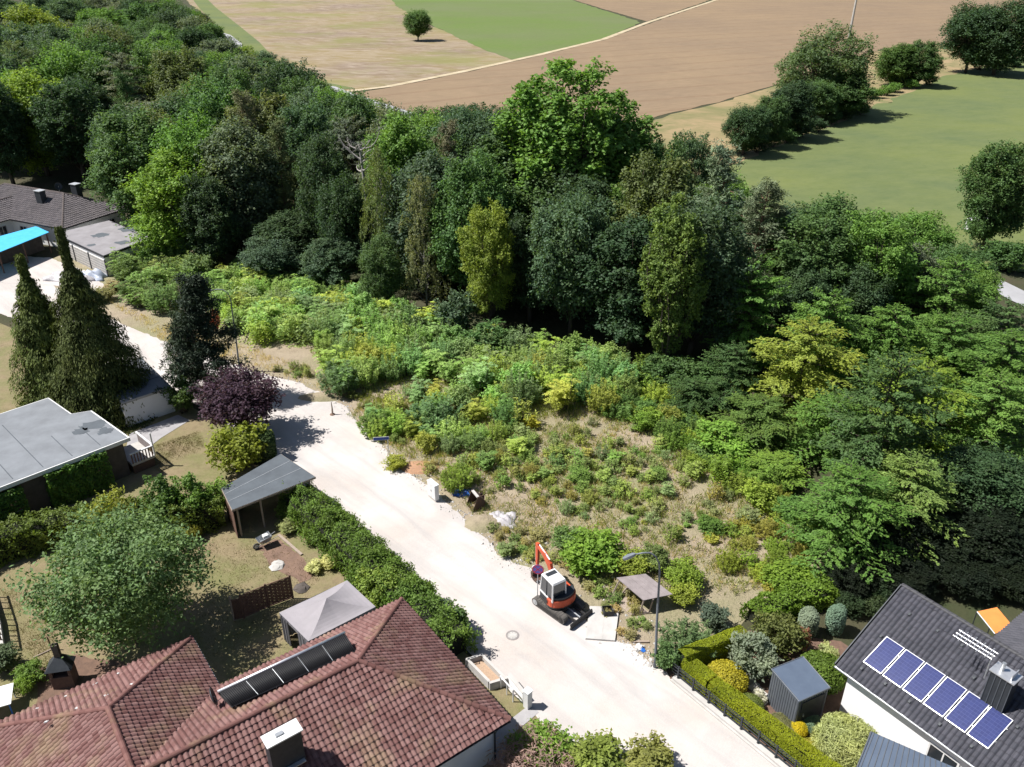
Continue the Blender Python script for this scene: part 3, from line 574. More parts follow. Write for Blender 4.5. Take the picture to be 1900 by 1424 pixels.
sheet('dusty_yard', [(-100, 470), (90, 478), (180, 512), (200, 545), (110, 530), (-100, 520)], 0.041, GM['gravel'], 0.6, 0.1)

# ---------------------------------------------------------------- roof tiles
def tile_mesh(name, w, e):
    pr = [(0.0, 0.0), (0.16, 0.002), (0.32, 0.045), (0.55, 0.070), (0.80, 0.045), (1.0, 0.001)]
    l = e * 1.10; up = 0.05; vs = []
    for y, dz in ((0, 0.0), (l, up)):
        vs += [(x * w * 1.01 - w / 2, y - l / 2, z + dz) for x, z in pr]
    vs += [(x * w * 1.01 - w / 2, l / 2, -0.004) for x, z in pr]
    n = len(pr); fs = [(i + n, i + n + 1, i + 1, i) for i in range(n - 1)] + [(i + 2 * n, i + 2 * n + 1, i + n + 1, i + n) for i in range(n - 1)]
    return vs, fs
def tile_material(name, c1, c2, island, lichen=(0.30, 0.26, 0.13), amt=0.35, rough=0.8):
    t = NT(name)
    r = t.n('ShaderNodeNewGeometry').outputs['Random Per Island'] if island else t.n('ShaderNodeObjectInfo').outputs['Random']
    v = t.n('ShaderNodeNewGeometry').outputs['Position']
    c = t.mix(r, c1, c2); c = t.mix(t.math('MULTIPLY', t.step(t.noise(0.55, 5, 0.6, v), 0.52, 0.72), amt), c, lichen)
    c = t.mix(t.math('MULTIPLY', t.step(t.noise(0.35, 4, 0.6, t.map((1, 1, 1), 0.7, v)), 0.5, 0.7), 0.35), c, tuple(x * 0.55 for x in c1))
    t.bump(t.noise(22, 4, 0.7, v), 0.4, 0.01); return t.out(c, rough, 0, 0.25)
def inpoly(x, y, poly):
    c = False; n = len(poly)
    for i in range(n):
        x1, y1 = poly[i]; x2, y2 = poly[i - 1]
        if (y1 > y) != (y2 > y) and x < (x2 - x1) * (y - y1) / (y2 - y1) + x1: c = not c
    return c
def tile_planes(roof, planes, w, e, m_one, m_many, nparts, lift=0.02, name='tile'):
    """tiles on each roof plane: the nearest nparts in view as pieces, the rest joined"""
    vs, fs = tile_mesh(name, w, e); org = ORG[roof]; items = []
    for poly in planes:
        P = [Vector(p) for p in poly]; n = (P[1] - P[0]).cross(P[2] - P[0]).normalized()
        if n.z < 0: n = -n
        d = Vector((n.x * n.z, n.y * n.z, -(n.x * n.x + n.y * n.y))).normalized(); a = d.cross(n)
        o = P[0]; q = [((p - o).dot(a), (p - o).dot(d)) for p in P]
        x0, x1 = min(c[0] for c in q), max(c[0] for c in q); y0, y1 = min(c[1] for c in q), max(c[1] for c in q)
        ny = int((y1 - y0) / e) + 1
        for j in range(ny):
            y = y1 + 0.03 - e * (j + 0.5)
            for i in range(int((x1 - x0) / w) + 1):
                x = x0 + w * (i + 0.5)
                if inpoly(x, y, q): items.append((o + a * x + d * y + n * lift, a, d, n))
    def key(t):
        p = t[0] - Vector((0, 0, CAM_H)); dp = depth(t[0]); X = 950 + FOC * p.x / dp; Y = 712 - FOC * (p.y * ST + p.z * CT) / dp
        return dp if (0 < X < 1900 and 0 < Y < 1424) else 1e6 + dp
    items.sort(key=key)
    if nparts:
        me = bpy.data.meshes.new(name); me.from_pydata(vs, [], fs); me.materials.append(m_one)
        for p, a, d, n in items[:nparts]:
            o = link(bpy.data.objects.new(name, me)); o.parent = roof
            M4 = Matrix((a, d, n)).transposed().to_4x4(); M4 = M4 @ Matrix.Rotation(SR.gauss(0, 0.008), 4, 'Z'); M4.translation = p - org + n * SR.uniform(-0.004, 0.006); o.matrix_local = M4
    rest = items[nparts:]
    if rest:
        T = np.array([[list(a), list(d), list(n)] for p, a, d, n in rest]); O = np.array([list(p - org) for p, a, d, n in rest]); V0 = np.array(vs)
        V = np.einsum('vk,nkc->nvc', V0, T) + O[:, None, :] + np.random.default_rng(3).normal(size=(len(rest), 1, 3)) * 0.004
        F0 = np.array(fs); F = (F0[None] + (np.arange(len(rest)) * len(vs))[:, None, None]).reshape(-1, 4)
        me = bpy.data.meshes.new(name + '_courses'); me.from_pydata(V.reshape(-1, 3).tolist(), [], F.tolist()); me.materials.append(m_many)
        put('tile_courses', me, roof)['kind'] = 'stuff'
def ridge_tiles(roof, lines, mat, r=0.13, l=0.40, joined=False, name='ridge_tile'):
    prof = []; n = 7
    for y, rr in ((0, r * 0.92), (l * 1.08, r * 1.08)):
        for i in range(n):
            t = math.pi * i / (n - 1); prof.append((math.cos(t) * rr, y - l / 2, math.sin(t) * rr))
    prof += [(math.cos(math.pi * i / (n - 1)) * r * 0.9, l * 0.58, math.sin(math.pi * i / (n - 1)) * r * 0.9) for i in range(n)]
    fs = [(i, i + 1, n + i + 1, n + i) for i in range(n - 1)] + [(n + i, n + i + 1, 2 * n + i + 1, 2 * n + i) for i in range(n - 1)]
    me = bpy.data.meshes.new(name); me.from_pydata(prof, [], fs); me.materials.append(mat); org = ORG[roof]; mb = MB()
    for p0, p1 in lines:                              # laid from the high end down to the low end
        p0, p1 = Vector(p0), Vector(p1); L = (p1 - p0).length; d = (p1 - p0) / L; x = d.cross(Vector((0, 0, 1))).normalized(); z = x.cross(d); k = max(1, round(L / l))
        M4 = Matrix((x, d, z)).transposed().to_4x4()
        for i in range(k):
            Mi = M4.copy(); Mi.translation = p0 + d * (L * (i + 0.5) / k)
            if joined: mb.add([Mi @ Vector(v) for v in prof], fs)
            else:
                Mi.translation -= org; o = link(bpy.data.objects.new(name, me)); o.parent = roof; o.matrix_local = Mi
    if joined: mb.build('ridge_course', mat, roof)['kind'] = 'stuff'
def gutter(parent, p0, p1, mat, r=0.075):
    mb = MB(); p0, p1 = Vector(p0), Vector(p1); d = (p1 - p0).normalized(); s = d.cross(Vector((0, 0, 1))).normalized(); n = 7; vs = []
    for rr in (r, r * 0.82):
        for p in (p0, p1):
            for i in range(n):
                t = math.pi * i / (n - 1); vs.append(p + s * (math.cos(t) * rr) - Vector((0, 0, math.sin(t) * rr)))
    fs = []
    for i in range(n - 1): fs += [(i, i + 1, n + i + 1, n + i), (2 * n + i, 3 * n + i, 3 * n + i + 1, 2 * n + i + 1)]
    fs += [(0, n, 3 * n, 2 * n), (n - 1, 3 * n - 1, 4 * n - 1, 2 * n - 1)]
    mb.add(vs, fs); return mb.build('gutter', mat, parent)
RED1 = tile_material('red_tile', (0.125, 0.058, 0.053), (0.205, 0.117, 0.108), False); RED2 = tile_material('red_tile_courses', (0.125, 0.058, 0.053), (0.205, 0.117, 0.108), True)
REDRIDGE = tile_material('red_ridge_tile', (0.12, 0.054, 0.048), (0.17, 0.084, 0.074), False)
DARKT = tile_material('anthracite_tile', (0.046, 0.047, 0.058), (0.066, 0.066, 0.080), True, (0.09, 0.088, 0.095), 0.2, 0.55)
BROWNT = tile_material('brown_grey_tile', (0.082, 0.074, 0.080), (0.122, 0.108, 0.113), True, (0.12, 0.108, 0.10), 0.3)
BROWNRIDGE = pm('brown_ridge', (0.11, 0.09, 0.085), (0.085, 0.07, 0.068), 3, 0.85)
DARKRIDGE = pm('anthracite_ridge', (0.06, 0.06, 0.068), (0.05, 0.05, 0.056), 3, 0.6)

def window(parent, c, out, w, h, name='window', frame=WHITE):
    """window in a wall: frame standing proud, pane behind it as its own piece"""
    c = Vector(c); out = Vector(out).normalized(); s = Vector((-out.y, out.x, 0)); z = Vector((0, 0, 1)); f = MB(); t = 0.045
    for dx in (-1, 1): f.box(c + s * dx * (w / 2 - t) + out * 0.03, s * t, out * 0.04, z * (h / 2))
    for dz in (-1, 1): f.box(c + z * dz * (h / 2 - t) + out * 0.03, s * (w / 2 - 2 * t - 0.001), out * 0.038, z * t)
    f.box(c + out * 0.03, s * t * 0.7, out * 0.036, z * (h / 2 - 2 * t - 0.001))
    o = f.build(name, frame, parent); g = MB(); g.box(c + out * 0.014, s * (w / 2 - 0.02), out * 0.012, z * (h / 2 - 0.02)); g.build('pane', GLASS, o)
    m = MB(); m.box(c - z * (h / 2 + 0.045) + out * 0.075, s * (w / 2 + 0.05), out * 0.075, z * 0.02); m.build('sill', PALECONC, o); return o

# ---------------------------------------------------------------- red tiled house in the foreground
def red_house():
    A = Vector((-7.32, 28.65, 0)); N = Vector((-0.80, -0.60, 0)).normalized(); U = Vector((0.60, -0.80, 0)).normalized(); he, hr, hw = 3.0, 5.78, 5.15
    def F(s, t, z): return A + N * s + U * t + Vector((0, 0, z))
    LEN = 19.0; ws, ww, wt, wd = 10.25, 4.85, -9.35, -4.2      # wing axis, half width, end eave, hip apex
    H = thing('red_tiled_house', 'house with hipped red tile roof and solar collector, in the near foreground', 'house', F(5, 0, 0))
    wm = MB(); i = 0.55
    wm.prism([F(-hw + i, -hw + i, 0), F(-hw + i, hw - i, 0), F(LEN + hw - i, hw - i, 0), F(LEN + hw - i, -hw + i, 0), F(ws + ww - i, -hw + i, 0), F(ws + ww - i, wt + i, 0), F(ws - ww + i, wt + i, 0), F(ws - ww + i, -hw + i, 0)], 0, he - 0.12)
    wall = wm.build('wall', BLUEWALL, H)
    planes = [
        [F(0, 0, hr), F(-hw, hw, he), F(LEN + hw, hw, he), F(LEN, 0, hr)],                       # near slope
        [F(0, 0, hr), F(-hw, -hw, he), F(-hw, hw, he)],                                          # hip end
        [F(0, 0, hr), F(ws, 0, hr), F(ws - ww, -hw * ww / hw - (hw - ww), he), F(-hw, -hw, he)],  # rear slope up to the valley
        [F(ws, 0, hr), F(ws, wd, hr), F(ws - ww, wt, he), F(ws - ww, -hw, he)],                  # wing, valley side
        [F(ws, wd, hr), F(ws + ww, wt, he), F(ws - ww, wt, he)],                                 # wing hip end
        [F(ws, 0, hr), F(ws, wd, hr), F(ws + ww, wt, he), F(ws + ww, -hw, he)],                  # wing, far side
        [F(ws, 0, hr), F(LEN, 0, hr), F(LEN + hw, -hw, he), F(ws + ww, -hw, he)],
        [F(LEN, 0, hr), F(LEN + hw, -hw, he), F(LEN + hw, hw, he)]]
    bm = MB()
    for p in planes: bm.slab(p, 0.10)
    roof = bm.build('roof', BRICKDARK, H)
    tile_planes(roof, planes, 0.245, 0.29, RED1, RED2, 300)
    up = 0.03
    ridge_tiles(roof, [(F(0, 0, hr + up), F(ws, 0, hr + up)), (F(ws, 0, hr + up), F(LEN, 0, hr + up)), (F(0, 0, hr + up), F(-hw, -hw, he + up)), (F(0, 0, hr + up), F(-hw, hw, he + up)), (F(ws, 0, hr + up), F(ws, wd, hr + up)), (F(ws, wd, hr + up), F(ws - ww, wt, he + up)), (F(ws, wd, hr + up), F(ws + ww, wt, he + up)), (F(LEN, 0, hr + up), F(LEN + hw, hw, he + up)), (F(LEN, 0, hr + up), F(LEN + hw, -hw, he + up))], REDRIDGE)
    m = MB(); m.path([F(ws, 0, hr - 0.02), F(ws - ww, -hw, he + 0.03)], 0.05, 6); m.build('valley_gutter', DARKMETAL, roof)
    fas = MB()                                                                                    # dark fascia under the eaves
    def fl(s0, t0, s1, t1): 
        a, b = F(s0, t0, he - 0.13), F(s1, t1, he - 0.13); d = (b - a).normalized(); n = Vector((-d.y, d.x, 0)); fas.box((a + b) / 2, d * ((b - a).length / 2 - 0.02), n * 0.015, (0, 0, 0.085))
    q = 0.04
    fl(-hw + q, hw - q, LEN + hw - q, hw - q); fl(-hw + q, -hw + q, -hw + q, hw - q); fl(-hw + q, -hw + q, ws - ww, -hw + q); fl(ws - ww + q, -hw, ws - ww + q, wt + q); fl(ws - ww + q, wt + q, ws + ww - q, wt + q)
    fas.build('fascia', DARKMETAL, H)
    gutter(H, F(-hw - 0.06, -hw, he - 0.03), F(-hw - 0.06, hw, he - 0.03), STEEL); gutter(H, F(-hw, hw + 0.06, he - 0.03), F(LEN + hw, hw + 0.06, he - 0.03), DARKMETAL)
    gutter(H, F(ws - ww - 0.06, -hw, he - 0.03), F(ws - ww - 0.06, wt, he - 0.03), STEEL); gutter(H, F(ws - ww, wt - 0.06, he - 0.03), F(ws + ww + 1, wt - 0.06, he - 0.03), WHITE); gutter(H, F(-hw, -hw - 0.06, he - 0.03), F(ws - ww - 0.1, -hw - 0.06, he - 0.03), STEEL)
    m = MB(); m.path([F(-hw + 0.1, hw + 0.03, he - 0.08), F(-hw + i + 0.02, hw - i + 0.09, he - 0.45), F(-hw + i + 0.02, hw - i + 0.09, 0)], 0.05, 8); m.build('downpipe', DARKMETAL, H)
    for s in (0.5, 6.0, 12.0): window(H, F(s, hw - i, 1.55), U, 1.5, 1.2)
    window(H, F(-hw + i, -1.5, 1.55), -N, 1.4, 1.2); window(H, F(-hw + i, 2.2, 1.55), -N, 1.4, 1.2); window(H, F(ws - ww + i, -7, 1.5), -N, 1.3, 1.2)
    # chimney: dark cladding with white cap
    cc = G(523, 1361, 6.45); cc.z = 0; c = MB(); c.box(cc + Vector((0, 0, 5.0)), N * 0.72, U * 0.31, (0, 0, 1.4)); ch = c.build('chimney', DARKMETAL, H, bevel=0.01)
    c = MB(); c.box(cc + Vector((0, 0, 6.43)), N * 0.80, U * 0.38, (0, 0, 0.035)); c.build('chimney_cap', WHITE, ch, bevel=0.01)
    c = MB(); c.box(cc + N * 0.12 + Vector((0, 0, 6.50)), N * 0.17, U * 0.09, (0, 0, 0.035)); c.build('flue_cover', STEEL, ch)
    c = MB(); c.box(cc + U * 0.42 + Vector((0, 0, 4.72)), N * 0.66, U * 0.10, (0, 0, 0.02)); c.build('flashing', ALU, ch)
    # vacuum tube solar collector standing on the rear slope
    h0, h1 = G(404, 1284, 5.55), G(640, 1174, 5.55); l0, l1 = G(430, 1312, 5.28), G(661, 1207, 5.28)
    c = MB(); c.tube(h0, h1, 0.075, n=10); so = c.build('solar_collector', ALU, H, smooth=True)
    ax = (h1 - h0).normalized(); n5 = 5
    for k in range(n5):
        a0, a1 = (k + 0.02) / n5, (k + 0.98) / n5; c = MB(); nt = 14
        for j in range(nt):
            f = a0 + (a1 - a0) * (j + 0.5) / nt; c.tube(h0.lerp(h1, f) - Vector((0, 0, 0.02)), l0.lerp(l1, f), 0.048, n=6)
        c.build('tube_bank', ABSORB, so, smooth=True)
    for f in (0.2, 0.4, 0.6, 0.8):
        c = MB(); c.tube(h0.lerp(h1, f) - Vector((0, 0, 0.03)), l0.lerp(l1, f) + Vector((0, 0, 0.03)), 0.014, n=6); c.build('divider', STEEL, so)
    c = MB(); c.tube(l0, l1, 0.03, n=6); c.build('foot_rail', DARKMETAL, so)
    c = MB(); c.slab([h0 - Vector((0, 0, 0.10)), l0 - Vector((0, 0, 0.07)), l1 - Vector((0, 0, 0.07)), h1 - Vector((0, 0, 0.10))], 0.02); c.build('back_sheet', ABSORB, so)
    pl = Vector(planes[2][0]); pn = (Vector(planes[2][1]) - pl).cross(Vector(planes[2][3]) - pl).normalized()
    def onroof(p): return Vector((p.x, p.y, pl.z - ((p.x - pl.x) * pn.x + (p.y - pl.y) * pn.y) / pn.z))
    for f in (0.03, 0.34, 0.66, 0.97):
        for a, b in ((h0, h1), (l0, l1)):
            p = a.lerp(b, f); c = MB(); c.tube(onroof(p), p, 0.022, n=6); c.build('strut', STEEL, so)
    c = MB(); c.box((h0 + h1) / 2 + Vector((0, 0, -0.16)), ax * ((h1 - h0).length / 2 - 0.1), ax.cross(Vector((0, 0, 1))) * 0.02, (0, 0, 0.05)); c.build('manifold_box', DARKMETAL, so)
    # satellite dish on the valley
    dp = onroof(G(398, 1296, 4.9)); c = MB(); c.tube(dp - Vector((0, 0, 0.05)), dp + Vector((0, 0, 0.75)), 0.025, n=8); ds = c.build('satellite_dish', STEEL, H)
    ax = Vector((0.88, 0.40, 0.22)).normalized(); o = dp + Vector((-0.05, 0.02, 0.72)); c = MB(); c.lathe(o, [(0.03, -0.10), (0.22, -0.085), (0.38, -0.03), (0.45, 0.03), (0.44, 0.04), (0.36, -0.015), (0.2, -0.07), (0.02, -0.085)], 20, ax); c.build('reflector', DARKMETAL, ds, smooth=True)
    c = MB(); c.path([o + Vector((0, 0, -0.4)), o + ax * 0.3 + Vector((0, 0, -0.35)), o + ax * 0.5], 0.014, 6); c.tube(o + ax * 0.5, o + ax * 0.62, 0.035, n=8); c.build('receiver_arm', WHITE, ds)
    # white snow guards scattered over the wing's hip end
    p0 = Vector(planes[4][0]); n4 = (Vector(planes[4][1]) - p0).cross(Vector(planes[4][2]) - p0).normalized(); n4 = n4 if n4.z > 0 else -n4
    for x, y in [(870, 605), (705, 680), (970, 685), (785, 765), (495, 770), (570, 860), (270, 865), (345, 960), (1090, 590)]:
        p = ONPL(x * 0.2526, 1100 + y * 0.2526, p0, n4); a = n4.orthogonal().normalized(); b = n4.cross(a); m = MB()
        for k in range(3):
            t = k * 1.05 + SR.uniform(0, 0.4); d = a * math.cos(t) + b * math.sin(t); m.box(p + n4 * (0.075 + 0.006 * k), d * SR.uniform(0.08, 0.15), n4.cross(d) * 0.022, n4 * 0.022)
        m.build('snow_guard', WHITE, H)
red_house()

# ---------------------------------------------------------------- dark roofed white house, right
def grey_house():
    A = Vector((20.98, 33.63, 0)); N = Vector((0.58, -0.81, 0)).normalized(); U = Vector((-0.81, -0.58, 0)).normalized(); he, hr, hw, hb = 3.0, 5.8, 4.95, 3.2
    def F(s, t, z): return A + N * s + U * t + Vector((0, 0, z))
    L = 15.5
    H = thing('grey_roofed_house', 'white house with dark grey tile roof carrying six solar panels', 'house', F(5, 0, 0))
    i = 0.28; m = MB(); m.prism([F(0.3, -hb + i, 0), F(0.3, hw - i, 0), F(L, hw - i, 0), F(L, -hb + i, 0)], 0, he - 0.1); w = m.build('wall', WHITEWALL, H)
    m = MB()
    for s in (0.3, L): m.poly([F(s, -hb + i, he - 0.1), F(s, hw - i, he - 0.1), F(s, 0, hr - 0.16)])
    m.build('gable', WHITEWALL, H)
    e0 = -0.35; planes = [[F(e0, 0, hr), F(L + 0.3, 0, hr), F(L + 0.3, hw, he), F(e0, hw, he)], [F(e0, 0, hr), F(L + 0.3, 0, hr), F(L + 0.3, -hb, he), F(e0, -hb, he)]]
    xs, xe, xw = 7.7, -9.5, 4.2                                       # cross wing on the far side
    wh = hr - 0.35
    wing = [[F(xs, -0.2, wh), F(xs, xe, wh), F(xs - xw, xe, he), F(xs - xw, -hb + 0.8, he)], [F(xs, -0.2, wh), F(xs, xe, wh), F(xs + xw, xe, he), F(xs + xw, -hb + 0.8, he)]]
    b = MB()
    for p in planes + wing: b.slab(p, 0.12)
    roof = b.build('roof', DARKMETAL, H)
    m = MB(); m.prism([F(xs - xw + i, -hb + i, 0), F(xs - xw + i, xe + 0.4, 0), F(xs + xw - i, xe + 0.4, 0), F(xs + xw - i, -hb + i, 0)], 0, he - 0.1); m.build('wing_wall', WHITEWALL, H)
    tile_planes(roof, planes + wing, 0.24, 0.34, DARKT, DARKT, 0)
    ridge_tiles(roof, [(F(e0, 0, hr + 0.03), F(L + 0.3, 0, hr + 0.03)), (F(xs, -0.3, wh + 0.03), F(xs, xe, wh + 0.03))], DARKRIDGE, 0.12, 0.42, True)
    m = MB(); d = (F(e0, hw, he) - F(e0, 0, hr)).normalized(); m.box((F(e0 - 0.03, hw, he - 0.02) + F(e0 - 0.03, 0, hr - 0.02)) / 2, d * 2.83, N * 0.025, d.cross(N) * 0.13); m.build('verge_board', DARKMETAL, H)
    gutter(H, F(e0, hw + 0.07, he - 0.03), F(L + 0.3, hw + 0.07, he - 0.03), STEEL, 0.08)
    m = MB(); a, c = F(e0 + 0.02, hw - 0.04, he - 0.14), F(L + 0.2, hw - 0.04, he - 0.14); m.box((a + c) / 2, N * ((c - a).length / 2), U * 0.015, (0, 0, 0.09)); m.build('fascia', DARKMETAL, H)
    m = MB(); m.slab([F(e0 + 0.02, hw - 0.07, he - 0.23), F(L + 0.2, hw - 0.07, he - 0.23), F(L + 0.2, hw - i + 0.005, he - 0.23), F(e0 + 0.02, hw - i + 0.005, he - 0.23)], 0.02); m.build('soffit', WHITE, H)
    # windows and a recessed terrace door
    for s, wd in ((5.6, 1.5), (7.6, 1.7), (10.6, 1.6)): window(H, F(s, hw - i, 1.75), U, wd, 1.1)
    m = MB(); m.box(F(6.6, hw - i + 0.02, 0.75), N * 2.6, U * 0.018, (0, 0, 0.012)); m.build('wall_joint', DARKMETAL, H)
    p0, nn = Vector(planes[0][0]), (Vector(planes[0][1]) - Vector(planes[0][0])).cross(Vector(planes[0][2]) - Vector(planes[0][0])).normalized(); nn = nn if nn.z > 0 else -nn
    def on(px, py, h=0.0): return ONPL(px, py, p0 + nn * h, nn)
    # six solar panels in a row
    TL, BL, TRr, BR = on(1644, 1180, 0.15), on(1600, 1227, 0.15), on(1882, 1338, 0.15), on(1835, 1391, 0.15)
    for k in range(6):
        f0, f1 = k / 6 + 0.006, (k + 1) / 6 - 0.006; q = [TL.lerp(TRr, f0), TL.lerp(TRr, f1), BL.lerp(BR, f1), BL.lerp(BR, f0)]; c = sum(q, Vector()) / 4
        me = bpy.data.meshes.new('solar_panel'); o = ORG[H]; ea, eb = (q[1] - q[0]).normalized() * 0.03, (q[3] - q[0]).normalized() * 0.03; q2 = [q[0] + ea + eb + nn * 0.004, q[1] - ea + eb + nn * 0.004, q[2] - ea - eb + nn * 0.004, q[3] + ea - eb + nn * 0.004]
        m = MB()
        for j in range(4):
            a0, a1, b0, b1 = q[j], q[(j + 1) % 4], q2[j], q2[(j + 1) % 4]; m.poly([a0, a1, b1, b0]); m.poly([a0, a0 - nn * 0.05, a1 - nn * 0.05, a1])
        m.poly([p - nn * 0.05 for p in q]); fr = m.build('solar_panel', ALU, H)
        g = MB(); g.poly([p - nn * 0.003 for p in q2]); gl = g.build('solar_cells', PV, fr); uv = gl.data.uv_layers.new(name='UVMap')
        for li, t in zip(range(4), [(0, 0), (1, 0), (1, 1), (0, 1)]): uv.data[li].uv = t
    for f in (0.28, 0.72):
        m = MB(); m.tube(TL.lerp(BL, f) - nn * 0.075, TRr.lerp(BR, f) - nn * 0.075, 0.022, n=6); m.build('mounting_rail', ALU, H)
        for k in range(7):
            m = MB(); p = TL.lerp(BL, f).lerp(TRr.lerp(BR, f), (k + 0.25) / 7.0) - nn * 0.075; m.tube(p, p - nn * 0.09, 0.018, n=6); m.build('rail_foot', ALU, H)
    # chimney clad in standing seam sheet
    cb = on(1846, 1303); cb.z = 0; zt = 6.45; c = MB(); c.box(cb + Vector((0, 0, 5.15)), N * 0.50, U * 0.36, (0, 0, 1.25)); ch = c.build('chimney', DARKMETAL, H)
    c = MB()
    for k in range(5): c.box(cb + N * (-0.50 + 1.0 * k / 4) * 0.98 + U * 0.375 + Vector((0, 0, 5.15)), N * 0.014, U * 0.016, (0, 0, 1.24))
    c.build('seam', ANTHRA, ch)
    c = MB(); c.box(cb + Vector((0, 0, zt - 0.06)), N * 0.57, U * 0.43, (0, 0, 0.03)); c.build('chimney_cap', ALU, ch)
    c = MB(); c.tube(cb - N * 0.2 + Vector((0, 0, zt - 0.05)), cb - N * 0.2 + Vector((0, 0, zt + 0.42)), 0.09, n=12); c.build('flue', STEEL, ch)
    c = MB(); c.box(cb + N * 0.35 + Vector((0, 0, zt + 0.13)), N * 0.02, U * 0.3, (0, 0, 0.16)); c.build('cap_plate', ALU, ch)
    c = MB(); pb = cb + U * 0.50 + Vector((0, 0, 0)); c.box(Vector((pb.x, pb.y, hr - (0.5 + (cb - A).dot(U)) * 2.8 / 4.95 + 0.10)), N * 0.7, (U * 4.95 - Vector((0, 0, 2.8))).normalized() * 0.12, (0, 0, 0.02)); c.build('flashing', ALU, ch)
    # aerial with crossed bars
    mast = cb - N * 0.75; z0 = 6.9; c = MB(); c.tube(Vector((mast.x, mast.y, 5.4)), Vector((mast.x, mast.y, z0 + 0.1)), 0.03, n=8); an = c.build('aerial', ALU, H)
    for r_ in (-0.28, 0.0, 0.28):
        c = MB(); b0 = Vector((mast.x, mast.y, z0)) + U * r_ ; c.tube(b0 + N * 0.1, b0 - N * 1.75, 0.018, n=6); c.build('boom', ALU, an)
    for k in range(8):
        c = MB(); b0 = Vector((mast.x, mast.y, z0 + 0.03)) - N * (0.15 + 0.21 * k); c.tube(b0 - U * (0.36 if k % 2 else 0.46), b0 + U * (0.36 if k % 2 else 0.46), 0.020, n=5); c.build('element', ALU, an)
    for px, py in [(1688, 1141), (1740, 1172), (1785, 1199), (1635, 1182), (1599, 1242), (1643, 1270), (1688, 1303), (1744, 1345), (1803, 1386), (1807, 1259), (1888, 1350)]:
        p = on(px, py, 0.05); d = Vector((U.x * 4.95, U.y * 4.95, -2.8)).normalized(); m = MB(); m.box(p + nn * 0.05, N * 0.075, d * 0.085, nn * 0.05); m.box(p + nn * 0.11 + d * 0.03, N * 0.06, d * 0.06, nn * 0.018); m.build('roof_vent', DARKMETAL, H, bevel=0.01)
    return F
GF = grey_house()

def awning():
    q = [G(1813, 1135, 2.9), G(1850, 1127, 2.9), G(1880, 1163, 2.5), G(1846, 1176, 2.5)]; o = thing('orange_awning', 'orange canvas awning hanging behind the dark roofed house', 'awning', (q[2].x, q[2].y, 0))
    m = MB(); m.slab(q, 0.035); m.build('canvas', AWN, o)
    m = MB(); m.tube(q[0] + Vector((0, 0, -0.02)), q[3] + Vector((0, 0, -0.02)), 0.035, n=8); m.build('front_bar', ALU, o)
    for p in (q[0], q[1], q[2], q[3]):
        m = MB(); m.tube((p.x, p.y, 0), (p.x, p.y, p.z - 0.02), 0.03, n=8); m.build('post', DARKMETAL, o)
awning()

def ribbed(mb, p0, p1, z0, z1, out, pitch=0.16, dep=0.022):
    """trapezoid ribs along a wall from p0 to p1"""
    p0, p1 = Vector((p0[0], p0[1], 0)), Vector((p1[0], p1[1], 0)); d = (p1 - p0); L = d.length; d /= L; n = int(L / pitch)
    for k in range(n):
        c = p0 + d * (L * (k + 0.5) / n); mb.box(c + out * dep / 2 + Vector((0, 0, (z0 + z1) / 2)), d * pitch * 0.28, out * dep / 2, (0, 0, (z1 - z0) / 2))

def porch():
    z1, z0 = 3.1, 2.5; a, b = G(1617, 1358, z1), G(1770, 1424, 2.9); c, d = G(1780, 1500, z0), G(1580, 1450, z0)
    o = thing('porch_roof', 'blue grey ribbed sheet roof of the porch below the white wall', 'porch', (d.x, d.y, 0))
    q = [a, b, c, d]; m = MB(); m.slab(q, 0.06); r = m.build('sheet', ROOFBLUE, o)
    for k in range(16):
        f = (k + 0.5) / 16; p, s = a.lerp(b, f), d.lerp(c, f); m = MB(); dr = (s - p).normalized(); m.box((p + s) / 2 + Vector((0, 0, 0.012)), dr * ((s - p).length / 2 - 0.01), dr.cross(Vector((0, 0, 1))).normalized() * 0.018, (0, 0, 0.014)); m.build('seam', ANTHRA, r)
    m = MB(); m.tube(a + Vector((0, 0, 0.01)), d + Vector((0, 0, 0.01)), 0.035, n=6); m.build('edge_trim', ANTHRA, o)
    for p in q:
        m = MB(); m.box((p.x * 0.99 + 0.17, p.y, (p.z - 0.06) / 2), (0.05, 0, 0), (0, 0.05, 0), (0, 0, (p.z - 0.07) / 2)); m.build('post', ANTHRA, o)
porch()

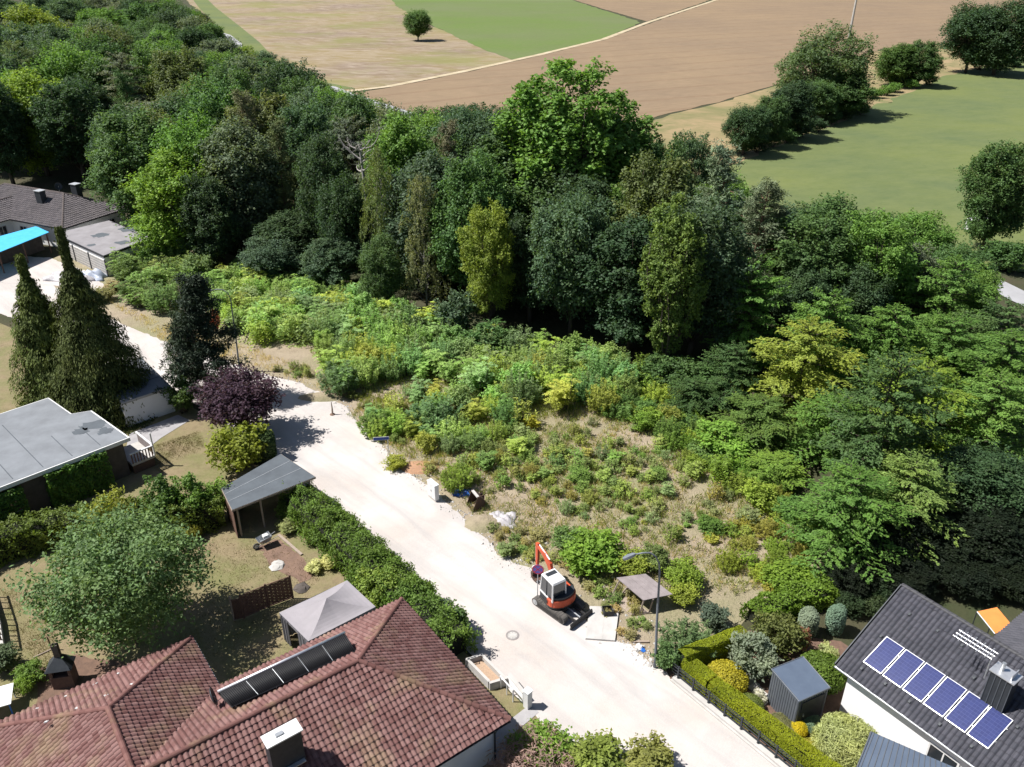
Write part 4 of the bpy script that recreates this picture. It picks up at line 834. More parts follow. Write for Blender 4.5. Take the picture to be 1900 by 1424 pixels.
def garden_shed():
    t = [Vector((13.62, 31.36, 0)), Vector((15.55, 32.22, 0)), Vector((16.33, 30.2, 0)), Vector((14.48, 29.32, 0))]
    o = thing('garden_shed', 'anthracite sheet metal garden shed beside the white house wall', 'shed', (14.9, 30.8, 0)); c = sum(t, Vector()) / 4; ins = [c + (p - c) * 0.95 for p in t]
    m = MB(); m.prism(ins, 0, 2.22); w = m.build('wall', ANTHRA, o); m = MB()
    for i in (0, 1, 2, 3):
        a, b = ins[i], ins[(i + 1) % 4]; d = (b - a).normalized(); n = Vector((d.y, -d.x, 0)); n = n if n.dot((a + b) / 2 - c) > 0 else -n; ribbed(m, a, b, 0.02, 2.2, n)
    m.build('cladding', ANTHRA, o)['kind'] = 'stuff'
    top = [Vector((p.x, p.y, 2.36 if i in (0, 1) else 2.27)) for i, p in enumerate(t)]; m = MB(); m.slab(top, 0.09); m.build('roof', ROOFBLUE, o)
    m = MB()
    for i in range(4):
        a, b = top[i], top[(i + 1) % 4]; m.tube(a, b, 0.03, n=6)
    m.build('roof_trim', ANTHRA, o)
    a, b = ins[2], ins[3]; d = (b - a).normalized(); n = Vector((d.y, -d.x, 0)); n = n if n.dot((a + b) / 2 - c) > 0 else -n
    m = MB(); m.box((a + b) / 2 + n * 0.045 + Vector((0, 0, 1.0)), d * 0.75, n * 0.015, (0, 0, 0.98)); dr = m.build('door', DARKMETAL, o); m = MB(); m.box((a + b) / 2 + n * 0.09 + d * 0.55 + Vector((0, 0, 1.05)), d * 0.02, n * 0.03, (0, 0, 0.09)); m.build('handle', STEEL, dr)
garden_shed()

# ---------------------------------------------------------------- flat roofed bungalow, left
def bungalow():
    z = 3.3; a, b, c, d, e = G(90, 738, z), G(133, 768, z), G(170, 762, z), G(241, 812, z), G(0, 905, z)
    u = (e - d).normalized(); s = Vector((-u.y, u.x, 0)); s = s if s.y > 0 else -s
    e2 = d + u * 19; a2 = a + u * 16
    o = thing('flat_roofed_bungalow', 'bungalow under a flat grey felt roof with pale edge and ivy on its wall', 'house', (d + u * 6 + s * 4) * 1.0 - Vector((0, 0, z)))
    poly = [d, e2, a2, a, b, c]; m = MB(); m.prism(poly, z - 0.30, z); m.build('roof_edge', WHITE, o)
    cen = sum(poly, Vector()) / 6; m = MB(); m.prism([cen + (p - cen) * 0.982 for p in poly], z - 0.02, z + 0.012); rf = m.build('roof_felt', FELT, o)
    for k in range(1, 9):                                              # lapped seams of the felt
        p = d + u * (k * 2.0); q = p + s * (9.0 if k > 2 else 4.6); m = MB(); m.box((p + q) / 2 + s * 0.15 + Vector((0, 0, 0.016)), s * ((q - p).length / 2 - 0.3), u * 0.03, (0, 0, 0.006)); m.build('felt_seam', FELTDARK, rf)
    for x, y, r_ in ((172, 790, 1.1), (196, 800, 0.8), (150, 800, 0.7)):
        p = G(x, y, z + 0.018); m = MB(); m.poly([p + Vector((math.cos(t) * r_ * SR.uniform(0.5, 1.1), math.sin(t) * r_ * SR.uniform(0.4, 0.9), 0)) for t in [2 * math.pi * i / 20 for i in range(20)]]); m.build('water_stain', FELTDARK, rf)
    m = MB(); ins = [cen + (p - cen) * 0.93 for p in poly]; m.prism(ins, 0, z - 0.31); m.build('wall', DARKWALL, o)
    w0 = ins[0]; n = -s
    for k, wd in ((2.3, 1.4), (8.2, 1.6), (11.5, 1.8)): window(o, w0 + u * k + n * 0.01 + Vector((0, 0, 1.5 - z)), n, wd, 1.3, frame=BROWNWOOD)
    m = MB(); ch = cen + u * 1.5 + s * 1; m.box(Vector((ch.x, ch.y, z + 0.25)), u * 0.3, s * 0.3, (0, 0, 0.26)); m.build('roof_outlet', CONC, o)
    # balcony at the street end
    bal = d - u * 0.0 + s * 0.4; fl = [bal + u * 0.3 - s * 0.3, bal - u * 1.5 - s * 0.3, bal - u * 1.5 + s * 2.6, bal + u * 0.3 + s * 2.6]; m = MB(); m.prism(fl, 0.78, 0.98); bo = m.build('balcony', CONC, o)
    m = MB(); m.prism([p.lerp(sum(fl, Vector()) / 4, 0.08) for p in fl], 0, 0.779); m.build('plinth', BRICKDARK, bo)
    pts = [fl[0], fl[1], fl[2]]
    for p, q in zip(pts[:-1], pts[1:]):
        L = (q - p).length; dd = (q - p).normalized(); m = MB(); m.box(((p + q) / 2).xy.to_3d() + Vector((0, 0, 1.86)), dd * (L / 2), dd.cross(Vector((0, 0, 1))) * 0.07, (0, 0, 0.04)); m.build('handrail', WHITE, bo)
        for k in range(int(L / 0.22)):
            m = MB(); x = p + dd * (0.1 + k * 0.22); m.box((x.x, x.y, 1.40), dd * 0.045, dd.cross(Vector((0, 0, 1))) * 0.012, (0, 0, 0.42)); m.build('baluster', BROWNWOOD, bo)
    m = MB(); p = fl[1]; m.box((p.x, p.y, 1.98), u * 0.05, s * 0.05, (0, 0, 1.0)); m.build('post', WHITE, bo)
    return d, u, s, w0
BD, BU, BS, BW = bungalow()

def flat_garage(name, label, q, z, wallm, roofm, edge, doorside=None, doors=2, th=0.22):
    o = thing(name, label, 'garage', (q[0].x, q[0].y, 0)); c = sum(q, Vector()) / len(q); m = MB(); m.prism([c + (p - c) * 0.965 for p in q], 0, z - th); m.build('wall', wallm, o)
    m = MB(); m.prism(q, z - th + 0.001, z - 0.03); m.build('roof_edge', edge, o); m = MB(); m.prism([c + (p - c) * 0.985 for p in q], z - 0.04, z); rf = m.build('roof_felt', roofm, o)
    if doorside is not None:
        a, b = [c + (q[i] - c) * 0.965 for i in (doorside, (doorside + 1) % 4)]; d = (b - a).normalized(); n = Vector((d.y, -d.x, 0)); n = n if n.dot((a + b) / 2 - c) > 0 else -n; L = (b - a).length
        for k in range(doors):
            x = a + d * (L * (k + 0.5) / doors); m = MB(); m.box(Vector((x.x, x.y, 1.05)) + n * 0.03, d * (L / doors / 2 - 0.22), n * 0.03, (0, 0, 1.03)); dr = m.build('garage_door', CONC, o)
            for j in range(6):
                m = MB(); m.box(Vector((x.x, x.y, 0.2 + j * 0.34)) + n * 0.066, d * (L / doors / 2 - 0.26), n * 0.006, (0, 0, 0.012)); m.build('panel_line', DARKMETAL, dr)
        for k in range(doors + 1):
            x = a + d * (L * k / doors); m = MB(); m.box(Vector((x.x, x.y, 1.1)) + n * 0.05, d * 0.09, n * 0.05, (0, 0, 1.09)); m.build('door_post', DARKMETAL, o)
    return o, rf, c
z = 2.5
q = [G(225, 748, z), G(318, 717, z), G(262, 662, z)]; q.append(q[0] + q[2] - q[1]); go, grf, gc = flat_garage('white_garage', 'low white garage with flat grey felt roof beside the twin spired conifer', q, z, WHITEWALL, FELT, PALECONC, 2, 2)
for f in (0.33, 0.66):
    a, b = q[0].lerp(q[3], f), q[1].lerp(q[2], f); m = MB(); d = (b - a).normalized(); m.box((a + b) / 2 + Vector((0, 0, 0.008)), d * ((b - a).length / 2 - 0.2), d.cross(Vector((0, 0, 1))) * 0.05, (0, 0, 0.006)); m.build('felt_seam', FELTDARK, grf)
z = 2.8
q = [G(101, 433, z), G(202, 409, z), G(283, 441, z), G(192, 475, z)]; fo, frf, fc = flat_garage('double_garage', 'double garage with stained pale flat roof beside the brown hipped house', q, z, WHITEWALL, FELTGREY, DARKMETAL, 3, 3, 0.3)
for k, (x, y, r_) in enumerate([(186, 437, 1.2), (240, 425, 1.6), (228, 450, 1.0), (170, 455, 0.6)]):                # dark puddle stains on the felt
    p = G(x, y, z + 0.005); m = MB(); n = 18; m.poly([p + Vector((math.cos(t) * r_ * SR.uniform(0.6, 1.1), math.sin(t) * r_ * SR.uniform(0.5, 1.0), 0)) for t in [2 * math.pi * i / n for i in range(n)]]); m.build('water_stain', FELTDARK, frf)

def far_house():
    A = Vector((-61.4, 112.4, 0)); N = Vector((-0.904, 0.427, 0)).normalized(); U = Vector((0.427, 0.904, 0)).normalized(); he, hr, hw = 3.0, 5.7, 5.5
    def F(s, t, z): return A + N * s + U * t + Vector((0, 0, z))
    L, ws, ww, wt = 12.0, 8.2, 3.6, -8.2; wr = he + ww * (hr - he) / hw
    H = thing('brown_hipped_house', 'white house with brown grey hipped tile roof at the edge of the wood', 'house', F(5, 0, 0)); i = 0.5
    m = MB(); m.prism([F(-hw + i, -hw + i, 0), F(-hw + i, hw - i, 0), F(L + hw - i, hw - i, 0), F(L + hw - i, -hw + i, 0), F(ws + ww - i, -hw + i, 0), F(ws + ww - i, wt + i, 0), F(ws - ww + i, wt + i, 0), F(ws - ww + i, -hw + i, 0)], 0, he - 0.1); m.build('wall', WHITEWALL, H)
    vy = -(hw - ww)
    planes = [[F(0, 0, hr), F(-hw, -hw, he), F(-hw, hw, he)], [F(0, 0, hr), F(L, 0, hr), F(L + hw, hw, he), F(-hw, hw, he)], [F(0, 0, hr), F(L, 0, hr), F(L + hw, -hw, he), F(ws + ww, -hw, he), F(ws, vy, wr), F(ws - ww, -hw, he), F(-hw, -hw, he)],
              [F(ws, vy, wr), F(ws, wt + ww, wr), F(ws - ww, wt, he), F(ws - ww, -hw, he)], [F(ws, vy, wr), F(ws, wt + ww, wr), F(ws + ww, wt, he), F(ws + ww, -hw, he)], [F(ws, wt + ww, wr), F(ws - ww, wt, he), F(ws + ww, wt, he)], [F(L, 0, hr), F(L + hw, hw, he), F(L + hw, -hw, he)]]
    b = MB()
    for p in planes: b.slab(p, 0.1)
    roof = b.build('roof', DARKMETAL, H); tile_planes(roof, planes, 0.33, 0.37, BROWNT, BROWNT, 0)
    k = 0.03; ridge_tiles(roof, [(F(0, 0, hr + k), F(L, 0, hr + k)), (F(0, 0, hr + k), F(-hw, -hw, he + k)), (F(0, 0, hr + k), F(-hw, hw, he + k)), (F(ws, vy, wr + k), F(ws, wt + ww, wr + k)), (F(ws, wt + ww, wr + k), F(ws - ww, wt, he + k)), (F(ws, wt + ww, wr + k), F(ws + ww, wt, he + k)), (F(L, 0, hr + k), F(L + hw, -hw, he + k))], BROWNRIDGE, 0.13, 0.5, True)
    gutter(H, F(-hw - 0.06, -hw, he - 0.03), F(-hw - 0.06, hw, he - 0.03), DARKMETAL, 0.09); gutter(H, F(-hw, -hw - 0.06, he - 0.03), F(ws - ww, -hw - 0.06, he - 0.03), DARKMETAL, 0.09)
    for s, t, h in ((2.2, -1.9, 6.3), (-0.6, 1.6, 6.7)):
        m = MB(); p = F(s, t, 0); m.box(p + Vector((0, 0, h - 1.2)), N * 0.55, U * 0.42, (0, 0, 1.2)); ch = m.build('chimney', DARKMETAL, H); m = MB(); m.box(p + Vector((0, 0, h + 0.04)), N * 0.62, U * 0.5, (0, 0, 0.04)); m.build('chimney_cap', ALU, ch)
    for s in (0.5, 3.0): window(H, F(s, -hw + i, 1.5), -U, 1.5, 1.3)
    window(H, F(ws, wt + i, 1.5), -U, 1.8, 1.3); window(H, F(ws - ww + i, -6.6, 1.3), -N, 1.2, 2.0, 'door'); window(H, F(-hw + i, 2.5, 1.6), -N, 1.2, 1.1)
    m = MB(); p = F(1.0, 0.2, hr); m.path([p, p + Vector((0, 0, 0.9))], 0.03, 6); ds = m.build('satellite_dish', STEEL, H); m = MB(); m.lathe(p + Vector((0, 0, 0.85)), [(0.03, -0.08), (0.3, -0.05), (0.5, 0.05), (0.48, 0.06), (0.28, -0.03), (0.02, -0.06)], 16, Vector((0.7, -0.6, 0.35))); m.build('reflector', DARKMETAL, ds)
far_house()

def tarp_roof():
    z = 2.7; a, b, c, d = G(-60, 455, z), G(67, 420, z), G(91, 431, z), G(-60, 492, z); o = thing('blue_tarp_shelter', 'shelter roofed with bright blue tarpaulin in front of the brown hipped house', 'shelter', (c.x, c.y, 0)); m = MB(); n = 14
    m.slab([a, d, c, b], 0.05); m.build('tarpaulin', TARPBLUE, o)
    for f in (0.05, 0.35, 0.65, 0.96):
        for p, q2 in ((a, b), (d, c)):
            x = p.lerp(q2, f); m = MB(); m.box((x.x, x.y, z / 2 - 0.07), (0.06, 0, 0), (0, 0.06, 0), (0, 0, z / 2 - 0.08)); m.build('post', BROWNWOOD, o)
    m = MB(); m.prism([a.lerp(d, 0.5), b.lerp(c, 0.5) - (b - a) * 0.05, b - (b - a) * 0.05, a], 0, z - 0.25); m.build('back_wall', DARKWALL, o)
tarp_roof()

def carport():
    z = 2.5; q = [G(410, 906, z), G(521, 842, z), G(586, 885, z), G(430, 947, z)]; o = thing('carport', 'open timber carport with flat dark grey felt roof beside the street hedge', 'carport', (q[3].x, q[3].y, 0))
    c = sum(q, Vector()) / 4; m = MB(); m.prism(q, z - 0.16, z - 0.02); m.build('roof_edge', WOOD, o); m = MB(); m.prism([c + (p - c) * 0.99 for p in q], z - 0.03, z); rf = m.build('roof_felt', FELTDARK, o)
    for f in (0.3, 0.62):
        a, b = q[0].lerp(q[3], f), q[1].lerp(q[2], f); m = MB(); d = (b - a).normalized(); m.box((a + b) / 2 + Vector((0, 0, 0.006)), d * ((b - a).length / 2 - 0.1), d.cross(Vector((0, 0, 1))) * 0.035, (0, 0, 0.005)); m.build('felt_seam', FELT, rf)
    for f, e in ((0.06, 0.94), (0.33, 0.95), (0.94, 0.93), (0.06, 0.08), (0.94, 0.08)):
        x = q[0].lerp(q[1], f).lerp(q[3].lerp(q[2], f), e); m = MB(); m.box((x.x, x.y, z / 2 - 0.08), (0.055, 0, 0), (0, 0.055, 0), (0, 0, z / 2 - 0.085)); m.build('post', WOOD, o)
    a, b = q[0].lerp(c, 0.03), q[1].lerp(c, 0.03); n = 16
    for k in range(n):
        x, y = a.lerp(b, (k + 0.02) / n), a.lerp(b, (k + 0.96) / n); d = (y - x); m = MB(); m.box(Vector(((x.x + y.x) / 2, (x.y + y.y) / 2, 1.15)), d / 2, d.normalized().cross(Vector((0, 0, 1))) * 0.012, (0, 0, 1.14)); m.build('wall_board', BROWNWOOD, o)
    for k in range(9):
        x, y = q[0].lerp(q[3], 0.04 + (k + 0.02) / 9.8), q[0].lerp(q[3], 0.04 + (k + 0.96) / 9.8); d = (y - x); m = MB(); m.box(Vector(((x.x + y.x) / 2, (x.y + y.y) / 2, 1.15)) + (c - q[0]).xy.to_3d() * 0.03, d / 2, d.normalized().cross(Vector((0, 0, 1))) * 0.012, (0, 0, 1.14)); m.build('wall_board', BROWNWOOD, o)
carport()

# ---------------------------------------------------------------- excavator
def excavator():
    Z = Vector((0, 0, 1)); D = Vector((0.695, -0.718, 0)).normalized(); Sd = Vector((0.718, 0.695, 0)).normalized(); C = Vector((2.86, 38.48, 0.03))
    o = thing('mini_excavator', 'orange and white mini excavator with cab parked on the gravel street', 'excavator', C)
    def U(a, b, z): return C + D * a + Sd * b + Z * z
    for sgn in (-1, 1):                                   # crawler tracks
        m = MB(); r, L, w = 0.27, 1.08, 0.2; prof = []
        for k in range(9): t = -math.pi / 2 + math.pi * k / 8; prof.append((L + r * math.cos(t), r + r * math.sin(t)))
        for k in range(9): t = math.pi / 2 + math.pi * k / 8; prof.append((-L + r * math.cos(t), r + r * math.sin(t)))
        n = len(prof); vs = [U(x, sgn * 0.78 - w, zz) for x, zz in prof] + [U(x, sgn * 0.78 + w, zz) for x, zz in prof]
        m.add(vs, [tuple(range(n)), tuple(range(2 * n - 1, n - 1, -1))] + [(i, n + i, n + (i + 1) % n, (i + 1) % n) for i in range(n)]); tk = m.build('track', RUBBER, o)
        for k in range(24):                                # cleats
            x = -L + 2 * L * (k % 12 + 0.5) / 12; zz = 0.545 if k < 12 else -0.008
            m = MB(); m.box(U(x, sgn * 0.78, zz), D * 0.03, Sd * 0.185, Z * 0.012); m.build('cleat', RUBBER, tk)
        for k in (-1, 1):
            m = MB(); m.lathe(U(k * L, sgn * 0.78 + sgn * (w - 0.02), 0.27), [(0.2, 0), (0.2, 0.03), (0.1, 0.035), (0.1, 0.05), (0.02, 0.05)], 14, Sd * sgn); m.build('sprocket', BLACK if k > 0 else STEEL, tk)
        m = MB(); m.box(U(0, sgn * (0.78 + w + 0.012), 0.27), D * 0.85, Sd * 0.012, Z * 0.11); m.build('side_frame', BLACK, tk)
    m = MB(); m.box(U(0, 0, 0.36), D * 0.75, Sd * 0.57, Z * 0.16); m.build('undercarriage', BLACK, o)
    m = MB(); m.lathe(U(0, 0, 0.5), [(0.5, 0), (0.5, 0.14), (0.4, 0.14)], 20); m.build('slew_ring', BLACK, o)
    # dozer blade
    bl = [(0.0, 0.02), (-0.07, 0.10), (-0.09, 0.24), (-0.05, 0.40), (0.0, 0.43), (0.03, 0.41), (-0.02, 0.24), (0.03, 0.05)]; n = len(bl); m = MB(); vs = [U(1.83 - x, -0.97, zz) for x, zz in bl] + [U(1.83 - x, 0.97, zz) for x, zz in bl]
    m.add(vs, [tuple(range(n)), tuple(range(2 * n - 1, n - 1, -1))] + [(i, n + i, n + (i + 1) % n, (i + 1) % n) for i in range(n)]); b = m.build('dozer_blade', BLACK, o)
    for k in (-0.42, 0.42):
        m = MB(); m.box(U(1.35, k, 0.30), D * 0.5, Sd * 0.05, Z * 0.06); m.build('blade_arm', BLACK, b)
    m = MB(); m.tube(U(0.7, 0, 0.42), U(1.76, 0, 0.33), 0.05, n=8); m.build('blade_cylinder', STEEL, b)
    # upper house, facing away from the camera
    Fd = Vector((-0.53, 0.85, 0)).normalized(); Lf = Vector((-Fd.y, Fd.x, 0))                  # forward, operator's left
    O = C + Z * 0.64
    def Hh(f, l, z): return O + Fd * f + Lf * l + Z * z
    def ring(pts, z0, z1, mat, name, par, bev=0.02):
        m = MB(); m.prism([Hh(f, l, 0) for f, l in pts], O.z + z0, O.z + z1); return m.build(name, mat, par, bevel=bev)
    back = [(0.80, 0.92), (-0.25, 0.98)] + [(-0.30 - 0.60 * math.cos(t), 0.95 * math.sin(t)) for t in [math.pi / 2 - 0.25 - (math.pi - 0.5) * k / 10 for k in range(11)]] + [(-0.25, -0.98), (0.80, -0.92)]
    hs = ring(back, 0.0, 0.10, BLACK, 'turntable_deck', o)
    cw = [(-0.10, 0.99)] + [(-0.28 - 0.62 * math.cos(t), 0.96 * math.sin(t)) for t in [math.pi / 2 - 0.22 - (math.pi - 0.44) * k / 12 for k in range(13)]] + [(-0.10, -0.99)]
    body = ring(cw, 0.101, 0.62, ORANGE, 'counterweight', o, 0.04)
    ring([(f * 0.9 - 0.02, l * 0.9) for f, l in cw], 0.621, 0.80, DARKMETAL, 'engine_cover', body)
    ring([(0.78, -0.25), (-0.08, -0.25), (-0.08, -0.93), (0.78, -0.90)], 0.101, 0.60, ORANGE, 'side_tank', o, 0.03)
    for k in range(3): 
        m = MB(); m.box(Hh(-0.05 - 0.02, 1.005, 0.28 + 0.09 * k), Fd * 0.14, Lf * 0.008, Z * 0.025); m.build('vent_slot', BLACK, body)
    # cab: posts, roof, panes
    f0, f1, l0, l1, zb, zt = -0.55, 0.78, -0.12, 0.88, 0.12, 1.83
    cab = ring([(f1, l1), (f0, l1), (f0, l0), (f1, l0)], 0.101, 0.50, DARKMETAL, 'cab', o, 0.02)
    tp = [(f1 - 0.14, l1 - 0.05), (f0 + 0.05, l1 - 0.05), (f0 + 0.05, l0 + 0.05), (f1 - 0.14, l0 + 0.05)]; bt = [(f1, l1), (f0, l1), (f0, l0), (f1, l0)]
    for (a, c) in zip(bt, tp):
        m = MB(); m.path([Hh(a[0] * 0.97, a[1] * 0.97, 0.50), Hh(c[0], c[1], zt - 0.05)], 0.055, 6); m.build('cab_post', WHITE, cab)
    m = MB(); m.path([Hh(0.12, l1 * 0.98, 0.5), Hh(0.12, l1 - 0.06, zt - 0.05)], 0.04, 6); m.build('cab_post', DARKMETAL, cab)
    for i in range(4):
        a, b2, c, d = bt[i], bt[(i + 1) % 4], tp[(i + 1) % 4], tp[i]; k = 0.965; m = MB(); m.poly([Hh(a[0] * k, a[1] * k, 0.5), Hh(b2[0] * k, b2[1] * k, 0.5), Hh(c[0], c[1], zt - 0.06), Hh(d[0], d[1], zt - 0.06)]); m.build('pane', GLASS, cab)
        m = MB(); A, B = Hh(a[0], a[1], 0.56), Hh(b2[0], b2[1], 0.56); dd = (B - A).normalized(); m.box((A + B) / 2, dd * ((B - A).length / 2 - 0.03), dd.cross(Z) * 0.022, Z * 0.055); m.build('cab_sill', WHITE, cab)
    m = MB(); lo = [Hh(f * 1.04, l * 1.03 + 0.0, zt - 0.05) for f, l in [(f1 - 0.1, l1 - 0.02), (f0 + 0.0, l1 - 0.02), (f0 + 0.0, l0 - 0.0), (f1 - 0.1, l0 - 0.0)]]; ctr = sum(lo, Vector()) / 4; hi = [ctr + (p - ctr) * 0.88 + Z * 0.14 for p in lo]
    m.add(lo + hi, [(3, 2, 1, 0), (4, 5, 6, 7)] + [(i, (i + 1) % 4, 4 + (i + 1) % 4, 4 + i) for i in range(4)]); rf = m.build('cab_roof', WHITE, cab, bevel=0.03)
    m = MB(); m.box(ctr + Z * 0.142 + Fd * 0.27, Fd * 0.16, Lf * 0.36, Z * 0.006); m.build('roof_hatch', DARKMETAL, rf)
    m = MB(); s0 = Hh(-0.1, 0.38, 0.5); m.box(s0 + Z * 0.12, Fd * 0.24, Lf * 0.25, Z * 0.1); m.box(s0 - Fd * 0.22 + Z * 0.5, Fd * 0.07, Lf * 0.23, Z * 0.32); m.build('seat', BLACK, cab, bevel=0.03)
    # boom, stick, bucket
    def arm(name, pts, w, mat, par=o):
        m = MB(); n = len(pts); vs = [p - Lf * w for p in pts] + [p + Lf * w for p in pts]; m.add(vs, [tuple(range(n)), tuple(range(2 * n - 1, n - 1, -1))] + [(i, n + i, n + (i + 1) % n, (i + 1) % n) for i in range(n)]); return m.build(name, mat, par, bevel=0.015)
    lb = -0.38
    def B2(f, z): return Hh(f, lb, z)
    m = MB(); m.box(B2(0.85, 0.28), Fd * 0.2, Lf * 0.16, Z * 0.26); m.build('swing_bracket', BLACK, o)
    tipf, tipz = 2.95, 1.95
    boom = arm('boom', [B2(0.88, 0.30), B2(1.02, 0.22), B2(1.75, 1.18), B2(2.25, 1.62), B2(tipf + 0.06, tipz - 0.08), B2(tipf + 0.02, tipz + 0.07), B2(2.05, 1.92), B2(1.45, 1.52)], 0.10, ORANGE)
    m = MB(); m.tube(B2(1.02, 0.55), B2(1.95, 1.35), 0.055, n=8); m.tube(B2(1.0, 0.5), B2(1.5, 0.92), 0.075, n=8); m.build('boom_cylinder', STEEL, boom)
    m = MB(); m.tube(B2(1.6, 1.72), B2(2.75, 2.10), 0.05, n=8); m.build('stick_cylinder', WHITE, boom)
    stick = arm('stick', [B2(tipf - 0.12, tipz + 0.18), B2(tipf + 0.14, tipz + 0.12), B2(tipf + 0.13, 1.0), B2(tipf + 0.06, 0.0), B2(tipf - 0.06, 0.0), B2(tipf - 0.12, 1.1)], 0.085, ORANGE)
    m = MB(); m.tube(B2(tipf + 0.2, 1.7), B2(tipf + 0.19, 0.6), 0.045, n=8); m.build('bucket_cylinder', STEEL, stick)
    bc = B2(tipf - 0.05, -0.18); pr = [(0.14, 0.16), (0.20, -0.05), (0.14, -0.30), (-0.08, -0.43), (-0.34, -0.40), (-0.46, -0.30), (-0.42, -0.27), (-0.16, -0.30), (0.0, -0.14), (-0.06, 0.14)]
    m = MB(); pp = [bc + Fd * f + Z * zz for f, zz in pr]; n = len(pp); w = 0.42; m.add([p - Lf * w for p in pp] + [p + Lf * w for p in pp], [tuple(range(n)), tuple(range(2 * n - 1, n - 1, -1))] + [(i, n + i, n + (i + 1) % n, (i + 1) % n) for i in range(n)]); bk = m.build('bucket', RUST, o)
    for k in range(5):
        m = MB(); p = bc - Fd * 0.5 - Z * 0.30 + Lf * (-0.36 + 0.18 * k); m.box(p, Fd * 0.08, Lf * 0.03, Z * 0.025); m.build('tooth', STEEL, bk)
excavator()

# ---------------------------------------------------------------- street things
def lamp_post(pts_px, base, label):
    b = G(*base); o = thing('street_lamp', label, 'street lamp', b, 'street lamps along the gravel street'); Y = b.y
    P = [AT(x, y, Y) for x, y in pts_px]
    m = MB(); m.path([b - Vector((0, 0, 0.05)), b + Vector((0, 0, 1.0)), b.lerp(P[0], 0.5), P[0]] + P[1:-1], [0.085, 0.085, 0.07, 0.055] + [0.042] * (len(P) - 2), 10); m.build('pole', LAMPGREY, o, smooth=True)
    a, e = P[-2], P[-1]; d = (e - a).normalized(); s = d.cross(Vector((0, 0, 1))).normalized(); u = s.cross(d); L = (e - a).length
    m = MB(); prof = [(0, 0.05, 0.05), (0.15, 0.10, 0.08), (0.6, 0.15, 0.085), (0.95, 0.10, 0.05), (1.0, 0.05, 0.03)]; vs = []
    for f, w, h in prof: c = a + d * (L * f - 0.05); vs += [c + s * w - u * h * 0.5, c + s * w * 0.8 + u * h, c - s * w * 0.8 + u * h, c - s * w - u * h * 0.5]
    fs = [(0, 1, 2, 3), (19, 18, 17, 16)]
    for j in range(4): fs += [(j * 4 + i, (j + 1) * 4 + i, (j + 1) * 4 + (i + 1) % 4, j * 4 + (i + 1) % 4) for i in range(4)]
    m.add(vs, fs); h = m.build('lamp_head', LAMPGREY, o); m = MB(); m.box(a + d * L * 0.55 - u * 0.06, d * L * 0.32, s * 0.10, u * 0.025); m.build('lens', PALECONC, h)
    m = MB(); m.lathe(b, [(0.14, 0.0), (0.14, 0.06), (0.09, 0.09)], 12); m.build('base_collar', CONC, o)
lamp_post([(1224, 1062), (1223, 1046), (1217, 1033), (1207, 1026), (1195, 1026), (1178, 1029), (1154, 1038)], (1214, 1240), 'tall grey street lamp with curved arm beside the plank table')
lamp_post([(430, 572), (428, 556), (423, 545), (414, 538), (404, 537), (393, 539), (376, 544)], (446, 690), 'tall grey street lamp with curved arm by the fern thicket')

def cabinet():
    a = G(808, 934); d = Vector((0.62, -0.78, 0)).normalized(); n = Vector((-0.78, -0.62, 0)).normalized(); o = thing('utility_cabinet', 'white cable distribution cabinet at the edge of the gravel street', 'cabinet', a)
    c = a - d * 0.5 - n * 0.18; Z = Vector((0, 0, 1)); m = MB(); m.box(c + Z * 0.10, d * 0.47, n * 0.14, Z * 0.10); m.build('plinth', CONC, o)
    m = MB(); m.box(c + Z * 0.82, d * 0.50, n * 0.17, Z * 0.62); b = m.build('body', WHITE, o, bevel=0.015); m = MB(); m.box(c + Z * 1.465, d * 0.53, n * 0.20, Z * 0.025); m.build('lid', WHITE, o, bevel=0.01)
    for k in (-0.245, 0.245):
        m = MB(); m.box(c + d * k + n * 0.176 + Z * 0.82, d * 0.232, n * 0.006, Z * 0.58); dr = m.build('door', WHITE, b); m = MB(); m.box(c + d * k * 0.25 + n * 0.19 + Z * 0.85, d * 0.015, n * 0.01, Z * 0.06); m.build('handle', STEEL, dr)
cabinet()

def digging_bucket():
    c = G(884, 940); o = thing('spare_bucket', 'large dark excavator bucket standing on the verge beside a blue sheet', 'digger bucket', c); f = Vector((-0.85, -0.45, 0)).normalized(); s = Vector((-f.y, f.x, 0)); Z = Vector((0, 0, 1))
    pr = [(0.55, 0.05), (0.10, 0.0), (-0.30, 0.12), (-0.46, 0.45), (-0.36, 0.82), (-0.05, 1.12), (0.12, 1.14)]; w = 0.5; t = 0.03; m = MB()
    for i in range(len(pr) - 1):
        (a, b), (c2, d2) = pr[i], pr[i + 1]; p, q = c + f * a + Z * b, c + f * c2 + Z * d2; dd = (q - p).normalized(); nn = dd.cross(s); m.add([p - s * w, p + s * w, q + s * w, q - s * w, p - s * w + nn * t, p + s * w + nn * t, q + s * w + nn * t, q - s * w + nn * t], [(0, 1, 2, 3), (7, 6, 5, 4), (0, 4, 5, 1), (1, 5, 6, 2), (2, 6, 7, 3), (3, 7, 4, 0)])
    sh = m.build('shell', RUST, o)
    for k in (-1, 1):
        m = MB(); pp = [c + f * a + Z * (b + 0.015) + s * k * (w + 0.002) for a, b in pr]; qq = [p + s * k * 0.03 for p in pp]; n = len(pp); m.add(pp + qq, [tuple(range(n)), tuple(range(2 * n - 1, n - 1, -1))] + [(i, n + i, n + (i + 1) % n, (i + 1) % n) for i in range(n)]); m.build('side_plate', RUST, o)
    m = MB(); m.box(c + f * 0.06 + Z * 1.12, f * 0.09, s * 0.46, Z * 0.05); m.build('lip', PALECONC, o)
    for k in (-0.15, 0.15):
        m = MB(); m.box(c - f * 0.42 + s * k + Z * 0.75, f * 0.16, s * 0.025, Z * 0.17); m.build('lug', RUST, o)
digging_bucket()

